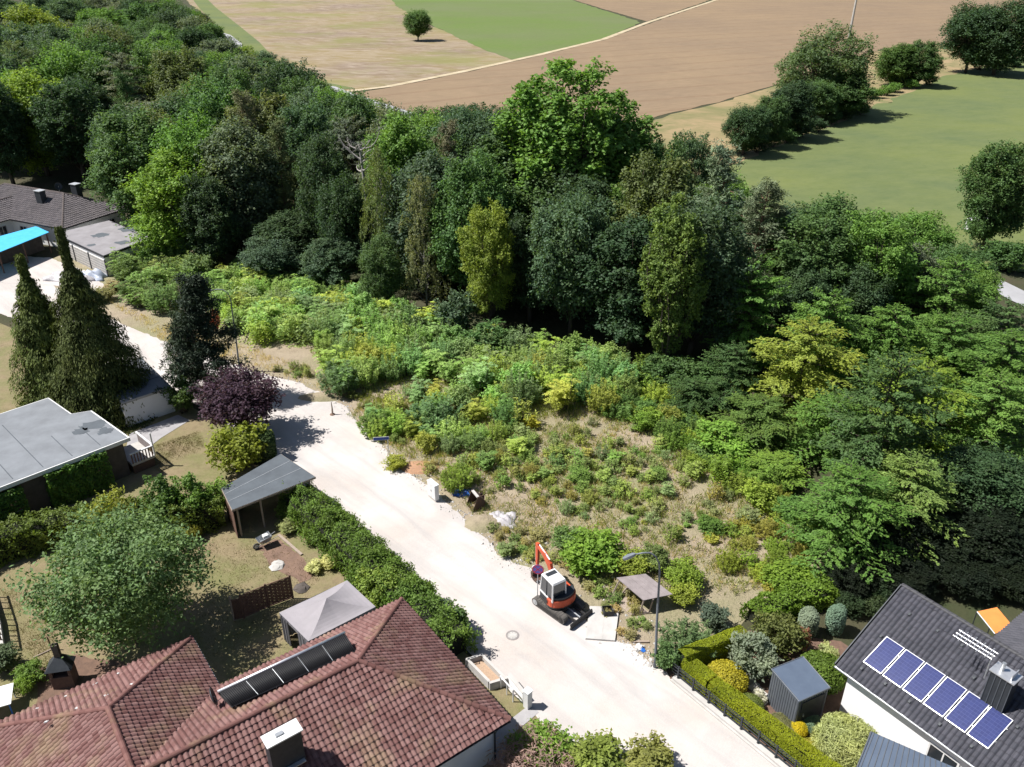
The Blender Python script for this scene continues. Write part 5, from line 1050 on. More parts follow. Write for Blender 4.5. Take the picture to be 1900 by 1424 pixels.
def crumpled(name, px, py, wx, wy, h, mat, label, cat, seed, n=16):
    """draped, crumpled sheet with folds, closed to the ground"""
    c = G(px, py); r = random.Random(seed); o_ = [r.uniform(0, 6) for _ in range(8)]; m = MB(); vs = []
    for j in range(n + 1):
        for i in range(n + 1):
            x, y = i / n * 2 - 1, j / n * 2 - 1; e = max(0, 1 - max(abs(x), abs(y)) ** 3)
            zz = h * e * (0.55 + 0.28 * math.sin(x * 4 + o_[0]) * math.cos(y * 3.3 + o_[1]) + 0.2 * math.sin((x + y) * 7 + o_[2]) + r.uniform(-0.1, 0.1)); k = 1 + 0.10 * math.sin(math.atan2(y, x) * 5 + o_[3])
            vs.append(c + Vector((x * wx * k + r.gauss(0, 0.012), y * wy * k + r.gauss(0, 0.012), max(0.035, zz + 0.03))))
    m.add(vs, [(j * (n + 1) + i, j * (n + 1) + i + 1, (j + 1) * (n + 1) + i + 1, (j + 1) * (n + 1) + i) for j in range(n) for i in range(n)])
    ob = m.build(name, mat, loc=c, smooth=True); s = ob.modifiers.new('solid', 'SOLIDIFY'); s.thickness = 0.02; s.offset = -1; return tag(ob, label, cat)
crumpled('blue_sheet', 856, 916, 0.62, 0.42, 0.35, TARPNAVY, 'crumpled blue plastic sheet on the verge next to the spare bucket', 'plastic sheet', 3)
crumpled('pale_sheet', 930, 966, 1.05, 0.95, 0.55, PLASTIC, 'whitish crumpled plastic sheet covering a heap beside the street', 'plastic sheet', 5, 20)
crumpled('covered_heap', 133, 516, 3.3, 1.3, 1.0, PLASTIC, 'long low heap under white plastic sheet in front of the double garage', 'plastic sheet', 8, 18)
crumpled('wrapped_pile', 163, 517, 2.2, 1.0, 1.35, pm('silver_tarp', (0.42, 0.46, 0.55), (0.30, 0.34, 0.42), 1.5, 0.45), 'rounded silver grey tarp covered pile at the garage corner', 'tarp pile', 9, 18)

def mound(name, px, py, wx, wy, h, mat, label, seed, n=14):
    c = G(px, py); r = random.Random(seed); m = MB(); vs = []
    for j in range(n + 1):
        for i in range(n + 1):
            x, y = i / n * 2 - 1, j / n * 2 - 1; e = max(0, 1 - (x * x + y * y)); vs.append(c + Vector((x * wx, y * wy, max(-0.02, h * e ** 0.8 * (1 + r.uniform(-0.25, 0.25)) - 0.02))))
    m.add(vs, [(j * (n + 1) + i, j * (n + 1) + i + 1, (j + 1) * (n + 1) + i + 1, (j + 1) * (n + 1) + i) for j in range(n) for i in range(n)]); return tag(m.build(name, mat, loc=c, smooth=True), label, 'soil heap')
mound('soil_heap', 900, 972, 1.5, 1.1, 0.45, GM['waste'], 'low sandy soil heap in front of the pale plastic sheet', 4)
mound('rubble_heap', 778, 868, 1.6, 1.0, 0.28, pm('orange_chippings', (0.42, 0.24, 0.14), (0.28, 0.17, 0.11), 7, 0.95, 0.06), 'low heap of orange brown wood chippings on the verge behind the white cabinet', 6)
mound('street_edge_heap', 600, 738, 2.4, 0.9, 0.35, GM['waste'], 'low earth heap with debris at the bend of the gravel street', 7)

def street_sign():
    b = G(722, 846); o = thing('street_name_sign', 'small blue street name sign on a post at the wasteland edge', 'sign', b); Z = Vector((0, 0, 1)); h = 1.75
    m = MB(); m.tube(b - Z * 0.05, b + Z * h, 0.03, n=8); m.build('post', STEEL, o); a = Vector((1, 0.12, 0)).normalized(); n = Vector((0.12, -1, 0)).normalized(); c = b - a * 0.5 + Z * (h - 0.08) + n * 0.05
    m = MB(); m.box(c, a * 0.62, n * 0.012, Z * 0.15); p = m.build('plate', WHITE, o, bevel=0.005); m = MB(); m.box(c + n * 0.0135, a * 0.59, n * 0.002, Z * 0.125); m.build('blue_face', BLUESIGN, p)
street_sign()
def no_stopping():
    b = G(997, 1117); o = thing('no_stopping_sign', 'round blue and red no stopping sign on a thin post beside the excavator', 'sign', b); Z = Vector((0, 0, 1)); h = AT(1002, 1056, b.y).z; n = Vector((-0.1, -1, 0.0)).normalized(); a = Vector((1, -0.1, 0)).normalized()
    m = MB(); m.tube(b - Z * 0.05, b + Z * (h + 0.1), 0.03, n=8); m.build('post', STEEL, o); c = b + Z * h + n * 0.045; m = MB(); m.lathe(c, [(0.36, 0), (0.36, 0.012)], 28, n); d = m.build('disc', SIGNBLUE, o)
    m = MB(); k = 28; vs = []
    for r in (0.36, 0.29):
        vs += [c + n * 0.015 + a * (r * math.cos(2 * math.pi * i / k)) + Z * (r * math.sin(2 * math.pi * i / k)) for i in range(k)]
    m.add(vs, [(i, (i + 1) % k, k + (i + 1) % k, k + i) for i in range(k)])
    for sg in (-1, 1): dd = (a + Z * sg).normalized(); m.box(c + n * (0.016 + 0.002 * sg), dd * 0.29, dd.cross(n) * 0.027, n * 0.0015)
    m.build('red_cross', SIGNRED, d); m = MB(); m.lathe(b, [(0.2, 0.03), (0.2, 0.09), (0.05, 0.12)], 10); m.build('foot', RUBBER, o)
no_stopping()

def manhole():
    c = G(951, 1180); c.z = 0.0; m = MB(); k = 28
    o = thing('manhole_cover', 'round manhole cover with grey ring in the pale street', 'manhole cover', c)
    m.lathe(c, [(0.40, 0.02), (0.40, 0.046), (0.29, 0.046), (0.29, 0.02)], k); m.build('frame', MANRING, o); m = MB(); m.lathe(c, [(0.28, 0.02), (0.28, 0.044), (0.02, 0.046)], k); lid = m.build('lid', CONC, o)
    for i in range(8):
        t = i * math.pi / 4; m = MB(); m.lathe(c + Vector((math.cos(t) * 0.22, math.sin(t) * 0.22, 0.044)), [(0.02, 0), (0.02, 0.004)], 8); m.build('vent_hole', DARKMETAL, lid)
manhole()

def site_table():
    z = 1.12; q = [G(1144, 1072, z), G(1198, 1065, z), G(1248, 1103, z), G(1194, 1114, z)]; o = thing('plank_table', 'big weathered grey plank table leaning on splayed legs beside the lamp', 'table', (q[3].x, q[3].y, 0)); n = 5
    for k in range(n):                                    # boards of the top
        a, b, c, d = q[0].lerp(q[1], (k + 0.01) / n), q[0].lerp(q[1], (k + 0.99) / n), q[3].lerp(q[2], (k + 0.99) / n), q[3].lerp(q[2], (k + 0.01) / n); m = MB(); dz = Vector((0, 0, SR.uniform(-0.008, 0.008))); m.slab([a + dz, d + dz, c + dz, b + dz], 0.05); m.build('board', PLY, o)
    for (x0, y0), (x1, y1) in [((1149, 1078), (1134, 1107)), ((1164, 1090), (1152, 1104)), ((1195, 1114), (1186, 1140)), ((1212, 1112), (1204, 1136))]:
        b = G(x1, y1); t = Vector(G(x0, y0, z - 0.06)); d = (t - b); m = MB(); x = Vector((1, 0, 0)); m.path([b, t], 0.055, 4); m.build('leg', WOOD, o)
    for f in (0.12, 0.88):
        a, b = q[0].lerp(q[3], f), q[1].lerp(q[2], f); m = MB(); d = (b - a).normalized(); m.box((a + b) / 2 - Vector((0, 0, 0.10)), d * ((b - a).length / 2 - 0.05), d.cross(Vector((0, 0, 1))) * 0.035, (0, 0, 0.04)); m.build('cross_beam', WOOD, o)
    p = [G(1131, 1109), G(1158, 1100), G(1206, 1140), G(1170, 1143)]; t = MB(); t.prism(p, 0.025, 0.09); tag(t.build('plywood_sheet', WOOD, loc=p[0]), 'plywood sheet lying on the ground below the plank table', 'board')
site_table()
def slab_plate():
    p = [G(1094, 1128), G(1149, 1130), G(1141, 1192), G(1086, 1188)]; o = thing('concrete_slab', 'flat pale concrete slab lying beside the excavator blade', 'concrete slab', p[3]); m = MB(); m.prism(p, 0.032, 0.15); s = m.build('slab', PALECONC, o, bevel=0.01)
    m = MB(); a, b, c, d = [x + Vector((0, 0, 0.152)) for x in p]; e = a.lerp(d, 0.42); f = a.lerp(b, 0.52); g = d.lerp(c, 0.55); m.box(f.lerp(g, 0.5), (g - f) * 0.48, (b - a).normalized() * 0.02, (0, 0, 0.004)); m.build('joint', CONC, o)
    c = G(1127, 1142); b = thing('black_crate', 'black plastic crate standing on the pale concrete slab', 'crate', (c.x, c.y, 0.15)); x, y = Vector((0.29, 0.02, 0)), Vector((-0.05, 0.27, 0))
    m = MB(); m.box((c.x, c.y, 0.175), x, y, (0, 0, 0.02)); m.build('base', BLACK, b)
    for sx in (-1, 1):
        m = MB(); m.box(Vector((c.x, c.y, 0.36)) + x * 0.95 * sx, x * 0.05, y, (0, 0, 0.165)); m.build('side', BLACK, b); m = MB(); m.box(Vector((c.x, c.y, 0.36)) + y * 0.95 * sx, x * 0.89, y * 0.05, (0, 0, 0.164)); m.build('end', BLACK, b)
slab_plate()
def debris(px, py, w, l, h, rot, mat, name, label, cat):
    c = G(px, py); d = Vector((math.cos(rot), math.sin(rot), 0)); s = Vector((-d.y, d.x, 0)); m = MB(); m.box(c + Vector((0, 0, h / 2 + 0.03)), d * l / 2, s * w / 2, (0, 0, h / 2)); return tag(m.build(name, mat, loc=c, bevel=0.01), label, cat)
debris(1188, 1193, 0.12, 1.0, 0.1, 0.0, WOOD, 'timber_offcut', 'pale timber offcut lying at the street edge near the lamp', 'timber')
def rubbish(px, py):
    c = G(px, py); o = thing('rubbish_bag', 'small white and grey rubbish bag lying near the lamp foot', 'rubbish', c); r = random.Random(2)
    for nm, mt, dx, s in (('bag', WHITE, 0, 0.24), ('flap', TARPNAVY, 0.14, 0.15), ('fold', CONC, -0.16, 0.16)):
        m = MB(); m.lathe(c + Vector((dx, r.uniform(-0.1, 0.1), 0.02)), [(s * 0.8, 0), (s, s * 0.4), (s * 0.7, s * 0.9), (s * 0.15, s * 1.1)], 9); ob = m.build(nm, mt, o)
        for v in ob.data.vertices: v.co += Vector((r.gauss(0, 0.03), r.gauss(0, 0.03), r.gauss(0, 0.02)))
rubbish(1186, 1206)
for x, y, lab in ((617, 770, 'short broken grey stump post at the bend of the gravel street'), (580, 742, 'thin low marker stick beside the earth heap at the bend')):
    b = G(x, y); o = thing('marker_post', lab, 'post', b); m = MB(); m.path([b - Vector((0, 0, 0.05)), b + Vector((0.03, 0, 0.6)), b + Vector((0.0, 0.05, 1.25 if x > 600 else 0.7))], [0.09, 0.07, 0.03] if x > 600 else [0.03, 0.03, 0.02], 7); m.build('stake', WOOD, o)
    m = MB(); m.lathe(b, [(0.25, 0.02), (0.18, 0.10), (0.05, 0.14)], 9); m.build('packed_earth', GM['soil'], o)

# ---------------------------------------------------------------- things around the houses
def gazebo():
    z = 2.1; q = [G(518, 1137, z), G(644, 1077, z), G(697, 1126, z), G(572, 1190, z)]; ap = G(617, 1109, 2.95); o = thing('pop_up_gazebo', 'mauve grey pop-up gazebo with peaked canopy behind the red tiled roof', 'gazebo', (q[0].x, q[0].y, 0)); ap = Vector((sum(p.x for p in q) / 4, sum(p.y for p in q) / 4, 2.95))
    m = MB(); n = 8; vs = []; fs = []
    for s in range(4):                                   # four sagging gores
        a, b = q[s], q[(s + 1) % 4]
        for j in range(n):
            for i in range(6):
                def pt(i, j):
                    f = j / n; e = a.lerp(b, i / 6); p = e.lerp(ap, f); lin = z + (0.85) * f; sag = 0.85 * (f ** 1.7) ; e2 = abs(i / 6 - 0.5) * 2
                    return Vector((p.x, p.y, z + sag * (1 - 0.25 * (1 - e2) * (1 - f)) - 0.06 * (1 - e2) * (1 - f) * 0.6))
                m.poly([pt(i, j), pt(i + 1, j), pt(i + 1, j + 1), pt(i, j + 1)])
    c = m.build('canopy', CANVAS, o); c.modifiers.new('weld', 'WELD').merge_threshold = 0.004
    for s in range(4):
        a, b = q[s], q[(s + 1) % 4]; m = MB(); k = 10; vs = []
        for i in range(k + 1):
            p = a.lerp(b, i / k); vs += [p + Vector((0, 0, -0.008)), Vector((p.x, p.y, z - 0.24 - 0.02 * math.sin(i * 1.9)))]
        m.add(vs, [(2 * i, 2 * i + 1, 2 * i + 3, 2 * i + 2) for i in range(k)]); m.build('valance', CANVASDARK, o)
    for p in q:
        x = p.lerp(ap, 0.02); m = MB(); m.tube((x.x, x.y, 0), (x.x, x.y, z - 0.03), 0.03, n=6); m.build('pole', STEEL, o)
    for a, b, f0, f1 in ((q[0], q[3], 0.02, 0.30), (q[0], q[3], 0.62, 0.98), (q[0], q[1], 0.02, 0.25)):     # side curtains
        m = MB(); k = 14; vs = []; d = (b - a).normalized(); s = Vector((-d.y, d.x, 0))
        for i in range(k + 1):
            p = a.lerp(b, f0 + (f1 - f0) * i / k) + s * 0.04 * math.sin(i * 1.7); vs += [Vector((p.x, p.y, z - 0.05)), Vector((p.x, p.y, 0.05))]
        m.add(vs, [(2 * i, 2 * i + 1, 2 * i + 3, 2 * i + 2) for i in range(k)]); m.build('curtain', CANVASDARK, o)
gazebo()

def screen_fence():
    P = [G(435, 1152), G(449, 1147), G(497, 1130), G(544, 1111)]; P = [P[0], P[0].lerp(P[3], 0.16) + Vector((0.05, -0.12, 0)), P[0].lerp(P[3], 0.58), P[3]]
    o = thing('woven_fence', 'brown woven wooden privacy fence of three panels on the dry lawn', 'fence', P[0]); Z = Vector((0, 0, 1)); h = 1.8
    for i, (a, b) in enumerate(zip(P[:-1], P[1:])):
        d = (b - a).normalized(); n = d.cross(Z); L = (b - a).length; hh = h - (0.18 if i == 0 else 0.0); fr = MB(); c = (a + b) / 2
        fr.box(c + Z * (hh - 0.03), d * (L / 2 - 0.04), n * 0.025, Z * 0.03); pn = fr.build('top_rail', BROWNWOOD, o); ns = 13; m = MB(); m.box(c + Z * 0.11, d * (L / 2 - 0.04), n * 0.025, Z * 0.03); m.build('bottom_rail', BROWNWOOD, o)
        for k in range(ns):
            m = MB(); zc = 0.16 + (hh - 0.26) * (k + 0.5) / ns; mm = 12; vs = []; hz = (hh - 0.26) / ns * 0.56
            for j in range(mm + 1): p = a + d * (0.05 + (L - 0.10) * j / mm) + n * 0.018 * math.sin(j * math.pi / 2 + k * math.pi); vs += [p + Z * (zc - hz), p + Z * (zc + hz)]
            m.add(vs, [(2 * j, 2 * j + 2, 2 * j + 3, 2 * j + 1) for j in range(mm)]); m.build('slat', BROWNWOOD, pn)
        for j in range(1, 5):
            m = MB(); m.box(a + d * (L * j / 5) + Z * (hh / 2 + 0.02), d * 0.015, n * 0.03, Z * (hh / 2 - 0.1)); m.build('batten', BROWNWOOD, pn)
    for p in P:
        m = MB(); m.box(p + Z * 0.93, (0.045, 0, 0), (0, 0.045, 0), Z * 0.96); m.build('post', WOOD if p is P[0] else BROWNWOOD, o)
screen_fence()

def wheelbarrow():
    c = G(493, 1013); o = thing('wheelbarrow', 'tipped grey wheelbarrow in front of the carport', 'wheelbarrow', c); Z = Vector((0, 0, 1)); f = Vector((-0.8, -0.6, 0)).normalized(); s = Vector((-f.y, f.x, 0))
    m = MB(); lo = [c + f * a + s * b + Z * 0.42 for a, b in ((0.28, 0.18), (-0.28, 0.2), (-0.28, -0.2), (0.28, -0.18))]; hi = [c + f * a + s * b + Z * (0.85 if a < 0 else 0.7) for a, b in ((0.5, 0.3), (-0.42, 0.34), (-0.42, -0.34), (0.5, -0.3))]
    m.add(lo + hi, [(0, 1, 2, 3)] + [(i, 4 + i, 4 + (i + 1) % 4, (i + 1) % 4) for i in range(4)]); t = m.build('tray', STEEL, o); t.modifiers.new('solid', 'SOLIDIFY').thickness = 0.02
    m = MB(); k = 18; R_, r = 0.19, 0.055; wc = c + f * 0.62 + Z * 0.245; vs = []
    for i in range(k):
        a = 2 * math.pi * i / k; e = f * math.cos(a) + Z * math.sin(a)
        for j in range(8): b = 2 * math.pi * j / 8; vs.append(wc + e * (R_ + r * math.cos(b)) + s * (r * math.sin(b)))
    m.add(vs, [(i * 8 + j, ((i + 1) % k) * 8 + j, ((i + 1) % k) * 8 + (j + 1) % 8, i * 8 + (j + 1) % 8) for i in range(k) for j in range(8)]); w = m.build('wheel', RUBBER, o, smooth=True); m = MB(); m.lathe(wc - s * 0.04, [(0.15, 0), (0.15, 0.08)], 14, s); m.build('hub', WHITE, w)
    for k in (-1, 1):
        m = MB(); m.path([wc + s * 0.08 * k, c + s * 0.2 * k + Z * 0.38, c - f * 0.85 + s * 0.28 * k + Z * 0.62], 0.018, 6); m.build('handle', STEEL, o); m = MB(); m.path([c - f * 0.2 + s * 0.22 * k + Z * 0.4, c - f * 0.3 + s * 0.26 * k], 0.016, 6); m.build('leg', STEEL, o)
    m = MB(); p = c - f * 0.1 + Z * 0.78; m.box(p, f * 0.2, s * 0.17, Z * 0.12); m.build('white_sack', WHITE, o, bevel=0.06)
wheelbarrow()
a, b = G(517, 994), G(560, 1031); m = MB(); d = (b - a).normalized(); m.box((a + b) / 2 + Vector((0, 0, 0.07)), d * (b - a).length / 2, d.cross(Vector((0, 0, 1))) * 0.09, (0, 0, 0.04)); tag(m.build('garden_plank', WOOD, loc=a), 'long pale plank lying on bare soil beside the street hedge', 'plank')
for x, y, lab in ((515, 1050, 'flat pale stone on the dry lawn behind the woven fence'), (560, 1092, 'dark flat stone at the right end of the woven fence')):
    c = G(x, y); m = MB(); r = random.Random(x); m.lathe(c, [(0.45, -0.02), (0.5, 0.06), (0.35, 0.16), (0.1, 0.2)], 9); ob = m.build('stone', CONC if x < 540 else DARKWALL, loc=c)
    for v in ob.data.vertices: v.co += Vector((r.gauss(0, 0.06), r.gauss(0, 0.06), r.gauss(0, 0.015)))
    tag(ob, lab, 'stone')

def bin_enclosure():
    z = 0.55; q = [G(863, 1222, z), G(895, 1212, z), G(942, 1259, z), G(909, 1269, z)]; o = thing('walled_planter', 'white walled planter filled with brown gravel beside the red tiled roof', 'planter', (q[2].x, q[2].y, 0)); c = sum(q, Vector()) / 4
    for i in range(4):
        a, b = q[i], q[(i + 1) % 4]; d = (b - a).normalized(); n = Vector((-d.y, d.x, 0)); n = n if n.dot(c - a) > 0 else -n; m = MB(); e = 0.16; m.prism([a + d * (e if i % 2 else 0), b - d * (e if i % 2 else 0), b - d * (e if i % 2 else 0) + n * e, a + d * (e if i % 2 else 0) + n * e], 0, z - (0.004 if i % 2 else 0)); m.build('side_wall', PALECONC, o)
    m = MB(); m.prism([p.lerp(c, 0.12) for p in q], 0.0, 0.22); m.build('gravel_fill', GRAVELROOF, o)
bin_enclosure()
def gate_pillar():
    b = G(979, 1312); o = thing('gate_pillar', 'square white gate pillar at the street in front of the red tiled house', 'pillar', b); d = Vector((0.7, -0.71, 0)); n = Vector((0.71, 0.7, 0)); Z = Vector((0, 0, 1))
    m = MB(); m.box(b + Z * 0.6, d * 0.17, n * 0.17, Z * 0.6); m.build('shaft', WHITE, o, bevel=0.01); m = MB(); m.box(b + Z * 1.225, d * 0.21, n * 0.21, Z * 0.025); m.build('cap', WHITE, o, bevel=0.01)
    a, e = G(944, 1268), G(972, 1303); w = thing('garden_wall', 'low white garden wall between the planter and the gate pillar', 'wall', a); dd = (e - a).normalized(); m = MB(); m.box((a + e) / 2 + Z * 0.35, dd * ((e - a).length / 2), dd.cross(Z) * 0.09, Z * 0.35); m.build('wall', WHITEWALL, w); m = MB(); m.box((a + e) / 2 + Z * 0.72, dd * ((e - a).length / 2), dd.cross(Z) * 0.12, Z * 0.02); m.build('coping', PALECONC, w)
    a, e = G(929, 1277), G(952, 1303); w = thing('white_rail', 'short white handrail beside the front path of the red tiled house', 'handrail', a); m = MB(); m.path([a, a + Z * 0.9, e + Z * 0.9, e], 0.045, 8); m.build('rail', WHITE, w); m = MB(); m.path([(a + e) / 2, (a + e) / 2 + Z * 0.88], 0.03, 8); m.build('post', WHITE, w)
gate_pillar()

def railing():
    A, B = G(1246, 1262), G(1475, 1450); o = thing('street_railing', 'dark metal railing on a concrete kerb between gravel street and clipped hedge', 'railing', A); d = (B - A).normalized(); n = Vector((-d.y, d.x, 0)); n = n if n.x > 0 else -n; L = (B - A).length; Z = Vector((0, 0, 1))
    m = MB(); m.box((A + B) / 2 + n * 0.20 + Z * 0.11, d * (L / 2), n * 0.20, Z * 0.11); m.build('kerb_wall', PALECONC, o, bevel=0.01); m = MB(); m.box((A + B) / 2 - n * 0.07 + Z * 0.055, d * (L / 2), n * 0.06, Z * 0.05); m.build('kerb', CONC, o)
    for zz in (0.42, 0.64, 0.86, 1.02):
        m = MB(); m.box((A + B) / 2 + n * 0.2 + Z * zz, d * (L / 2 + 0.15), n * 0.018, Z * 0.022); m.build('rail', DARKMETAL, o)
    k = 7
    for i in range(k + 1):
        m = MB(); p = A + d * (0.25 + (L - 0.5) * i / k) + n * 0.2; m.box(p + Z * 0.65, d * 0.04, n * 0.04, Z * 0.43); m.build('post', DARKMETAL, o)
railing()

for k, (x, y) in enumerate([(1383, 1257), (1390, 1266), (1398, 1275), (1406, 1284), (1413, 1293), (1419, 1303)]):
    c = G(x, y); m = MB(); d = Vector((0.62, -0.78, 0)); m.box(c + Vector((0, 0, 0.06)), d * 0.16, Vector((0.78, 0.62, 0)) * 0.34, (0, 0, 0.045)); ob = m.build('paving_slab', PALECONC, loc=c, bevel=0.01)
    tag(ob, ['topmost', 'second', 'third', 'fourth', 'fifth', 'nearest'][k] + ' white paving slab, counted along the path toward the grey shed', 'paving slab', 'white slabs of the garden path')

def barbecue():
    b = G(120, 1278); o = thing('garden_barbecue', 'dark brick garden barbecue with hipped hood and chimney beside the red roof', 'barbecue', b); Z = Vector((0, 0, 1)); d = Vector((0.97, 0.2, 0)).normalized(); n = Vector((-0.2, 0.97, 0)).normalized()
    m = MB(); m.box(b + n * 0.4 + Z * 0.42, d * 0.55, n * 0.4, Z * 0.42); m.build('base', BRICKDARK, o); 
    for k in (-1, 1): m = MB(); m.box(b + n * 0.4 + d * 0.47 * k + Z * 1.1, d * 0.08, n * 0.38, Z * 0.26); m.build('cheek', BRICKDARK, o)
    m = MB(); m.box(b + n * 0.75 + Z * 1.1, d * 0.385, n * 0.05, Z * 0.258); m.build('back', BLACK, o)
    lo = [b + n * 0.4 + d * x + n * y + Z * 1.362 for x, y in ((-0.68, -0.52), (0.68, -0.52), (0.68, 0.5), (-0.68, 0.5))]; hi = [b + n * 0.5 + d * x + n * y + Z * 1.95 for x, y in ((-0.16, -0.14), (0.16, -0.14), (0.16, 0.14), (-0.16, 0.14))]; m = MB(); m.add(lo + hi, [(3, 2, 1, 0), (4, 5, 6, 7)] + [(i, (i + 1) % 4, 4 + (i + 1) % 4, 4 + i) for i in range(4)]); h = m.build('hood', DARKMETAL, o)
    m = MB(); m.box(b + n * 0.5 + Z * 2.35, d * 0.15, n * 0.13, Z * 0.42); m.build('chimney', DARKWALL, o)
barbecue()
def terrace():
    q = [G(-40, 1090), G(-2, 1112), G(14, 1165), G(22, 1215), G(-40, 1240)]; o = thing('raised_terrace', 'pale raised terrace with timber railing at the left picture edge', 'terrace', q[1]); m = MB(); m.prism([p + Vector((-0.5, 0.3, 0)) for p in q], 0, 0.55); m.build('platform', PALECONC, o); Z = Vector((0, 0, 1))
    for a, b in ((q[1], q[2]), (q[2], q[3])):
        a, b = a + Vector((-0.6, 0.3, 0.55)), b + Vector((-0.6, 0.3, 0.55)); m = MB(); m.path([a + Z * 0.95, b + Z * 0.95], 0.06, 4); m.build('handrail', WHITE, o)
        for k in range(5): p = a.lerp(b, (k + 0.3) / 5); m = MB(); m.box(p + Z * 0.46, (0.04, 0, 0), (0, 0.04, 0), Z * 0.47); m.build('baluster', BROWNWOOD, o)
    c = G(-2, 1320); t = thing('garden_table', 'white garden table at the lower left edge beside the barbecue', 'table', c); ax, ay = Vector((0.8, 0.35, 0)), Vector((-0.3, 0.7, 0)); m = MB(); m.box(c + Z * 0.95, ax, ay, Z * 0.025); m.build('tabletop', WHITE, t, bevel=0.01)
    for i in (-1, 1):
        for j in (-1, 1): m = MB(); m.tube(c + ax * 0.85 * i + ay * 0.85 * j, c + ax * 0.85 * i + ay * 0.85 * j + Z * 0.93, 0.035, n=8); m.build('leg', TARPNAVY if j < 0 else WHITE, t)
    b = G(96, 1206); p = thing('clothes_post', 'thin dark wooden post on the lawn beside the big garden tree', 'post', b); m = MB(); m.path([b, b + Z * 1.0], 0.04, 6); m.build('shaft', BROWNWOOD, p); e = G(62, 1222); m = MB(); m.path([b + Vector((0, 0, 0.05)), e + Z * 0.05], 0.045, 6); m.build('edging_board', WOOD, p)
terrace()

def mast():
    b = AT(1578, 52, 330); b.z = 0; t = AT(1586, -60, 330); o = thing('power_pole', 'tall thin grey utility pole rising from the brown field', 'pole', b); m = MB(); m.tube(b - Vector((0, 0, 0.3)), Vector((b.x + 0.5, b.y, t.z)), 0.5, 0.3, n=10); m.build('shaft', CONC, o); m = MB(); m.box((b.x + 0.5, b.y, t.z), (2.2, 0, 0), (0, 0.12, 0), (0, 0, 0.15)); m.build('cross_arm', STEEL, o)
mast()
def white_van():
    c = G(1812, 428); o = thing('parked_van', 'small white van half hidden behind bushes at the meadow edge', 'van', c); Z = Vector((0, 0, 1)); d = Vector((0.8, 0.6, 0)); n = Vector((-0.6, 0.8, 0))
    pr = [(-2.1, 0.35), (2.1, 0.35), (2.1, 1.0), (1.5, 1.15), (0.9, 1.85), (-2.0, 1.9), (-2.1, 1.0)]; m = MB(); k = len(pr); m.add([c + d * x + Z * y - n * 0.85 for x, y in pr] + [c + d * x + Z * y + n * 0.85 for x, y in pr], [tuple(range(k)), tuple(range(2 * k - 1, k - 1, -1))] + [(i, k + i, k + (i + 1) % k, (i + 1) % k) for i in range(k)]); m.build('body', WHITE, o, bevel=0.08)
    for x in (-1.3, 1.3):
        for s in (-1, 1): m = MB(); m.lathe(c + d * x + n * s * 0.7 + Z * 0.32, [(0.32, 0), (0.32, 0.2), (0.18, 0.21)], 14, n * s); m.build('wheel', RUBBER, o)
    for s in (-1, 1): m = MB(); m.box(c + d * 0.1 + n * s * 0.857 + Z * 1.45, d * 0.75, n * 0.005, Z * 0.22); m.build('window', GLASS, o)
    m = MB(); m.box(c + d * 1.21 + Z * 1.5, (d * 0.28 - Z * 0.33), n * 0.7, (d * 0.33 + Z * 0.28).normalized() * 0.012); m.build('windscreen', GLASS, o)
white_van()

# ---------------------------------------------------------------- trees and shrubs
DK, MD, LT, YG, BG, OL, GR = (0.025, 0.048, 0.021), (0.041, 0.076, 0.026), (0.064, 0.118, 0.026), (0.098, 0.138, 0.022), (0.038, 0.066, 0.036), (0.062, 0.080, 0.030), (0.066, 0.084, 0.054)
HAND = []
def tr(px, py, Y, w, kind, c, label, **k):
    o = TR(px, py, Y, w, kind, c, label, **k); HAND.append((o.location.x, o.location.y, w * Y / FOC * 0.5)); return o
# the tall group in the middle of the wood
tr(1040, 118, 92, 225, 'poplar1', LT, 'tallest light green poplar rising above the middle of the wood', name='poplar_tree')
tr(1155, 178, 94, 175, 'poplar2', LT, 'poplar with two rounded tops, right beside the tallest poplar', name='poplar_tree')
tr(950, 215, 93, 150, 'poplar2', MD, 'darker poplar, left beside the tallest poplar', name='poplar_tree')
tr(1232, 262, 92, 120, 'ash1', MD, 'dark green ash at the right shoulder of the poplar group', name='ash_tree')
tr(1090, 330, 84, 200, 'ash2', DK, 'very dark tree in the shade in front of the tallest poplar', name='ash_tree')
tr(985, 400, 82, 130, 'ash1', DK, 'dark shaded tree right of the yellow green maple at the wood edge', name='ash_tree')
tr(868, 292, 85, 150, 'oak2', MD, 'broad green tree directly above the yellow green maple', name='oak_tree')
tr(905, 385, 79, 105, 'ash1', (0.100, 0.135, 0.024), 'yellow green maple with layered branches at the front of the wood', name='maple_tree')
tr(700, 275, 90, 92, 'birch1', (0.080, 0.108, 0.040), 'olive drooping birch left of a second birch in the wood', name='birch_tree')
tr(780, 328, 85, 92, 'birch2', (0.098, 0.118, 0.056), 'grey green drooping birch beside the broad green tree', name='birch_tree')
tr(448, 168, 112, 85, 'pine1', (0.075, 0.083, 0.045), 'tall brownish pine with bare trunk, left of a similar pine', name='pine_tree')
tr(512, 222, 106, 88, 'pine2', (0.072, 0.083, 0.040), 'tall brownish pine with bare trunk, right of a similar pine', name='pine_tree')
tr(830, 225, 102, 80, 'pine1', (0.085, 0.078, 0.050), 'reddish brown pine behind the birches', name='pine_tree')
tr(735, 205, 112, 80, 'pine2', (0.075, 0.082, 0.055), 'grey green pine behind the dead tree', name='pine_tree')
tr(310, 283, 101, 160, 'oak1', (0.072, 0.122, 0.020), 'bright yellow green tree beside the double garage', name='maple_tree')
tr(375, 330, 98, 110, 'oak2', DK, 'dark tree right of the bright yellow green tree', name='oak_tree')
tr(395, 150, 122, 150, 'oak3', MD, 'broad round oak left of the two brownish pines', name='oak_tree')
